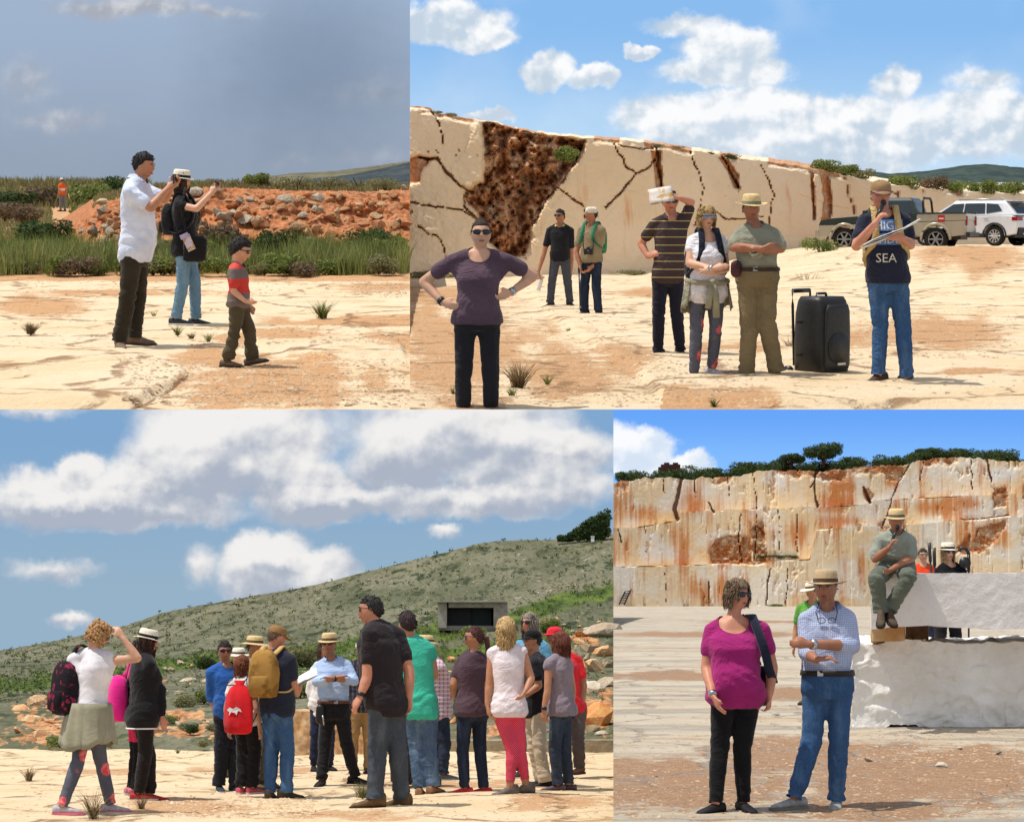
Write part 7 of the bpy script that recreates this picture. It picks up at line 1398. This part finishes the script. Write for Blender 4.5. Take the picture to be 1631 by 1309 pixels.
for x, y, w, Y, m_, h, lab in [(62,398,70,36,M_leafd,.8,'dark green bush at the left above the grass'),(30,408,50,34,M_leaf,.7,'green bush at the far left edge above the grass'),(98,400,50,37,M_leaf,.8,'green bush beside the dark one at the left'),(40,356,40,62,M_brush,.9,'brown brush below the figure in orange'),(8,352,40,64,M_brush,.9,'brown brush at the far left edge'),(62,330,46,100,M_brush,.9,'brown bush left of the figure in orange'),(135,332,60,100,M_leaf,.9,'green bush right of the figure in orange'),(175,328,50,102,M_leafd,1.1,'dark bush behind the polo shirt of the man'),(190,330,40,101,M_leaf,1.,'green bush touching the back of the man'),(148,352,60,70,M_leaf,.6,'low green bush in front of the figure in orange'),(160,415,40,32,M_leafo,.8,'olive tuft beside the back of the man in the polo'),(345,395,56,34.6,M_brush,.9,'brown brush behind the boy'),(440,408,50,33,M_leafd,1.,'dark green bush at the foot of the red bank'),(460,380,14,36,M_leafd,1.,'small green plant growing on the red bank'),(455,356,12,36.5,M_leafd,1.,'smaller green plant higher on the red bank'),(495,404,40,33.4,M_leaf,.7,'green bush left of the gap in the tall grass'),(592,404,60,34,M_leafd,.8,'dark green bush at the right foot of the bank'),(616,412,46,33,M_leaf,.9,'green bush at the right edge above the grass'),(330,410,44,33,M_leaf,.8,'green bush between the jeans and the boy'),(245,412,44,33,M_leafo,.8,'olive bush between the man and the woman'),(20,330,50,90,M_leafd,.6,'dark bush at the far left horizon')]:
    shrub(TLs, x, y, w*1.35, Y, m_, lab, hs=h)
def grass(name, stage, boxes, h, wd, seed, mat, dens=1.0, zf=None):
    rr = np.random.default_rng(seed); P = []
    for (x0, x1, Y0, Y1, n) in boxes:
        px = rr.uniform(x0, x1, int(n*dens)); Y = rr.uniform(Y0, Y1, int(n*dens)); keep = (fbm(v2(px/22., Y*1.1, seed), 3) > -.28) & ~((px > 84) & (px < 116) & (Y > 60) & (Y < 97)) & (Y > Y0+.9+1.1*fbm(v2(px/16., 0*px, seed+2.), 3)); px, Y = px[keep], Y[keep]; f = Y*stage.cb+stage.h*stage.sb; P.append(v2((px-CX)/FPX*f, Y, zf(px, Y) if zf else 0*Y))
    P = np.concatenate(P); hh_ = h*(1+.45*fbm(P*[.9, .9, 1], 3)); V, F = blades(P, hh_, wd, .45, seed); o = obj(name, mesh(name, V, F), mat, None, stage); tag(o, kind='stuff'); return o
grass('tall_grass', TLs, [(-60,652,29.7,34.5,15000)], .44, .010, 3, M_grass)
grass('tall_grass', TLs, [(-60,652,30.0,35,5000)], .56, .009, 4, M_leaf)
grass('low_grass', TLs, [(-60,190,34,98,7000)], .26, .025, 5, M_leafo); grass('low_grass', TLs, [(-60,240,97,114,5000)], .5, .05, 6, M_leafo, zf=lambda px, Y: 1.25*sm(96, 112, Y))
grass('bank_top_grass', TLs, [(150,652,37.8,50,5000)], .10, .02, 7, M_leafo, zf=lambda px, Y: TLs.at(px, bkT(px), 37.5)[..., 2]+.1*(Y-37.5)/14)
for i in range(17):
    x = 15+i*37+random.Random(i).uniform(-12, 12); shrub(TLs, x, 438+random.Random(i+9).uniform(-4, 1), random.Random(i+3).uniform(40, 76), 30.0+random.Random(i+5).uniform(0, .8), (M_leaf, M_leafo, M_leaf, M_brush, M_leaf)[i % 5], '%s bush %s from the left in the band of grass' % (('green', 'olive', 'leafy green', 'brownish', 'bright green')[i % 5], 'first second third fourth fifth sixth seventh eighth ninth tenth eleventh twelfth thirteenth fourteenth fifteenth sixteenth seventeenth'.split()[i]), 'bushes in the grass band', SH, i, .75)
def plant(stage, px, py, wpx, label, mat, n=60, hs=1.0, Y=None, lean=.9, name='plant', group=None, wd=.012, z=0.):
    Y = stage.gd(py) if Y is None else Y; p = stage.at(px, py, Y); s = wpx*Y/FPX; rr = np.random.default_rng(int(px)+int(py)); P = v2(rr.normal(0, .06, n), rr.normal(0, .06, n), 0*np.zeros(n))
    t = thing(name, label, 'plant', stage, p, group, scale=1.0); V, F = blades(P*s, s*.62*hs, wd*s*1.1, lean*1.5, int(px)); obj('leaves', mesh('leaves', V, F), mat, t)
    mb = MB(); rnd = random.Random(int(px))
    for i in range(7): a = rnd.uniform(0, 6.28); l = s*rnd.uniform(.35, .62); mb.tube([(0, 0, -.01), (math.cos(a)*l*.4, math.sin(a)*l*.4, l*.5*hs), (math.cos(a)*l*.75, math.sin(a)*l*.75, l*.95*hs)], [.010*s+.001, .007*s+.001, .003*s], 5)
    o = obj('stems', mesh('stems', mb.v(), mb.F, True), M_bark, t); o['kind'] = 'stuff'; t.children[0]['kind'] = 'stuff'; return t
for x, y, w, lab, mat, n, h in [(513,507,50,'leafy green plant on the pale rock right of the boy',M_leaf,130,.85),(49,532,46,'dry grey brown tussock on the left of the pale rock',M_dry,220,.6),(283,534,30,'small green plant below the blue jeans',M_leaf,90,.9),(332,545,24,'small green plant beside the boy\'s back leg',M_leaf,80,1.),(305,540,26,'reddish dry plant between two green plants',M_dry,80,.7),(245,505,16,'tiny plant between the man and the woman',M_leaf,50,1.1)]: plant(TLs, x, y, w, lab, mat, n, h)
for x, y, w, lab, mat, n, h, lab_ in [(1286,466,54,'dry twiggy bush on the pale floor above the loudspeaker',M_dry,90,.9,0),(1297,426,20,'small green tuft beyond the dry twiggy bush',M_leaf,80,.8,0),(1459,418,28,'green tuft beside the papers near the parked cars',M_leaf,120,1.,0),(1258,560,26,'dry tuft between the khaki trousers and the loudspeaker',M_dry,70,1.5,0),(825,618,80,'reddish dry weeds on the brown ground beside the plum t-shirt',M_dry,120,.8,0),(872,612,30,'small green weed right of the dry weeds',M_leaf,70,.8,0),(815,632,34,'green weed at the foot of the dry weeds',M_leaf,70,.7,0),(1137,648,30,'green weed in the shade in front of the blonde woman',M_leaf,80,.9,0),(905,528,16,'tiny green weed before the two men',M_leaf,50,.7,0),(722,628,22,'green weed beside the dark jeans at the left',M_leaf,60,1.,0)]: plant(TRs, x, y, w, lab, mat, n, h)
for x, y, Y, w, lab in [(1308,404,58,50,'green grass clump at the foot of the wall left of the pickup'),(690,446,58.5,70,'grass growing at the foot of the wall at the left edge'),(730,447,58.6,60,'second grass clump along the foot of the wall'),(1010,440,60.,46,'low weeds at the foot of the wall behind the striped polo'),(1080,436,61,50,'low weeds at the wall foot between striped polo and straw hat'),(1250,418,65,46,'low weeds at the wall foot right of the straw hat')]: shrub(TRs, x, y, w, Y, M_leafo if x != 1308 else M_leaf, lab, mset=SHF, hs=.45 if x != 1308 else 1.0)
shrub(TRs, 898, 258, 46, 61.4, M_leaf, 'green bush growing in the brown cavity of the wall', hs=.9)
for x, y, w, m_, lab in [(694,180,20,M_leafo,'small tuft on the rim at the left of the wall'),(720,184,20,M_leafo,'second tuft on the rim at the left of the wall'),(780,195,14,M_leafo,'tuft on the rim above the cavity'),(856,214,18,M_leafd,'dark tuft on the rim right above the cavity'),(840,212,12,M_leafo,'tiny tuft beside the dark rim tuft'),(970,224,14,M_leafo,'tuft on the rim right of the cavity'),(1045,233,26,M_leafo,'grassy tuft on the rim above the forked crack'),(1078,236,22,M_leafo,'grassy tuft on the rim right of the forked crack'),(1130,246,24,M_leafd,'dark tuft on the rim above the blonde woman'),(1160,252,34,M_leafd,'larger dark tuft on the rim right of the blonde woman'),(1205,258,22,M_leafo,'tuft on the rim above the straw hat'),(1316,274,44,M_leaf,'bright green bush on the rim left of the cap'),(1345,280,40,M_leaf,'second bright green bush on the rim'),(1375,288,40,M_leafo,'olive bush on the rim beside the cap'),(1440,300,46,M_leaf,'green bush on the rim right of the cap'),(1482,304,50,M_brush,'reddish brown bush on the rim above the pickup'),(1520,308,44,M_leaf,'green bush on the rim above the white car'),(1560,310,50,M_leaf,'green bush on the rim before the hut'),(1605,312,50,M_leaf,'green bush on the rim at the right edge')]:
    shrub(TRs, x, y+2, w, float(TRdep(x))+1.2, m_, lab, mset=SHF if x < 1300 else SH, hs=.55 if x < 1300 else .8)
for x, y, w, lab, mat, n, h in [(46,1243,34,'dry tussock on the pale floor left of the walking woman',M_dry,140,.9),(398,0,0,'',M_dry,0,0),(578,1270,40,'grey green tussock before the brown boots',M_leafo,160,.9),(283,1200,16,'small green tuft on the pale floor behind the black jacket',M_leafo,70,1.),(148,1304,52,'tall dry twigs in front of the walking woman',M_dry,60,1.3),(225,1290,40,'dry weed in front of the red shoes',M_dry,70,1.)]:
    if n: plant(BLs, x, y, w, lab, mat, n, h)
for x, y, w, m_, lab in [(303,1168,32,M_leafd,'round dark green bush on the bank behind the black jacket'),(292,1125,40,M_leafo,'olive bush among the pale rocks behind the black jacket'),(325,1120,40,M_leaf,'green bush among the pale rocks beside the blue sweater'),(340,1165,26,M_leafo,'olive bush beside the blue sweater'),(325,1190,22,M_leafo,'low tuft by the floor edge beside the blue sweater'),(120,1180,40,M_leaf,'green grass clump below the rocks at the left'),(95,1190,40,M_leaf,'low green clump at the floor edge at the left'),(478,1110,50,M_leaf,'green bush behind the paper of the man in the cap'),(482,1150,40,M_leaf,'green bush above the tan block'),(478,1060,60,M_leafo,'olive bush on the slope above the paper'),(270,1150,26,M_leaf,'small green bush by the hand of the black-jacketed woman'),(690,1060,40,M_leafo,'olive bush behind the teal shirt'),(330,1065,40,M_leafd,'dark green bush on the slope left of the blue sweater'),(880,1005,40,M_leaf,'green bush on the slope above the red cap'),(760,1020,50,M_leaf,'green bush below the concrete shed')]: shrub(BLs, x, y, w, bld(x, y)-.3, m_, lab, hs=.8)
def scrub(name, stage, pts, size, mat, seed, nleaf=14):
    rr = np.random.default_rng(seed); V = []; n = 0
    for (p, s) in pts:
        v, _ = leaves(nleaf, [((0, 0, .35), (.5, .5, .4))], .22, int(rr.integers(1e6))); V.append(v*s+p)
    V = np.concatenate(V); F = np.arange(len(V)).reshape(-1, 4); o = obj(name, mesh(name, V, F), mat, None, stage); tag(o, kind='stuff')
rr = np.random.default_rng(8)
def hillpts(n, f, smin, smax):
    out = []
    while len(out) < n:
        x = rr.uniform(-60, 974); y = rr.uniform(float(ridge(x)), 1120.)
        if rr.uniform() < f(x, y): Y = bld(x, y); out.append((BLs.at(x, y, Y), rr.uniform(smin, smax)*Y/FPX))
    return out
gr = lambda x, y: float(bl_green(np.array([x]), np.array([y]))[0])
scrub('hill_scrub', BLs, hillpts(1800, lambda x, y: .35, 3, 7), 1, M_leafo, 21, 10); scrub('hill_scrub', BLs, hillpts(2600, lambda x, y: .30+gr(x, y), 3, 9), 1, M_leafd, 22, 11); scrub('hill_scrub', BLs, hillpts(1000, lambda x, y: .06+gr(x, y), 4, 9), 1, M_leaf, 23, 12)
hp = hillpts(1500, lambda x, y: .3, 1, 3); V, F = pebbles(np.array([a for a, b in hp]), np.array([b*.45 for a, b in hp]), 9); o = obj('hill_stones', mesh('hill_stones', V, F), M_greyrock, None, BLs); tag(o, kind='stuff')
# far pine wood on the ridge
pts = []
for i in range(420):
    x = rr.uniform(892, 969); top_ = np.interp(x, [896, 920, 950, 977], [862, 842, 822, 806]); y = rr.uniform(min(top_+4, 861), 862); pts.append((BLs.at(x, y, 110.), rr.uniform(8, 13)*110/FPX))
scrub('pine_wood', BLs, pts, 1, M_leafd, 31, 26)
t = thing('white_marker', 'tiny white marker post on the far ridge', 'post', BLs, BLs.at(944, 862, 107.)); part('post', MB().box((0, 0, .12), (.18, .14, .28)), whitec, t, False); part('cap', MB().box((0, 0, .28), (.22, .18, .04)), whitec, t, False)
# bushes and trees on the rim of the stained wall
RIM = 'bushes along the rim of the stained wall'
for i, x in enumerate(list(np.arange(1002, 1640, 19))):
    y = float(BRtop(x))+5; w = 40+12*math.sin(i*2.1)+6*math.sin(i*5.3)
    if 1380 < x < 1400 or x > 1600: w *= .6
    shrub(BRs, x, y, w, 212+(i % 3)*4, M_leafd, 'dark green bush growing on the rim of the stained quarry wall', RIM, SH, i, .72)
def tree(stage, px, py, wpx, hpx, Y, label, seed):
    p = stage.at(px, py, Y); k = Y/FPX; t = thing('tree', label, 'tree', stage, p); w, h = wpx*k, hpx*k; mb = MB(); rr = random.Random(seed); ends = []
    mb.tube([(0, 0, 0), (.03*w, 0, h*.3), (0, 0, h*.55)], [.06*w, .05*w, .03*w], 8)
    for i in range(7): a = rr.uniform(0, 6.28); e = np.array([math.cos(a)*w*.34, math.sin(a)*w*.34, h*rr.uniform(.55, .85)]); mb.tube([(0, 0, h*.3), e*[.5, .5, .8], e], [.035*w, .022*w, .01*w], 6); ends.append(e)
    part('trunk', mb, M_bark, t); L2 = [((e[0], e[1], e[2]), (w*.26, w*.26, h*.22)) for e in ends]+[((0, 0, h*.78), (w*.34, w*.34, h*.2))]; V, F = leaves(3200, L2, w*.036, seed); obj('crown', mesh('crown', V, F), M_leafd, t)
tree(BRs, 1311, 745, 58, 40, 214, 'tallest dark tree on the rim above the straw hat', 4); tree(BRs, 1260, 748, 40, 24, 215, 'small dark tree on the rim left of the tallest tree', 5); tree(BRs, 1478, 738, 36, 24, 214, 'dark tree on the rim above the seated man', 6)
for x in (1215, 1240, 1262): shrub(BRs, x, 889, 22, 205, M_leafd, 'dark weeds growing in the rubble on the wall ledge', 'weeds on the wall ledge', SHF, x, .5)
for x in (1240, 1232, 1285, 1180): shrub(BRs, x, 966, 18, 202, M_leaf, 'green weeds at the foot of the stained quarry wall', 'weeds at the wall foot', SHF, x, .5)
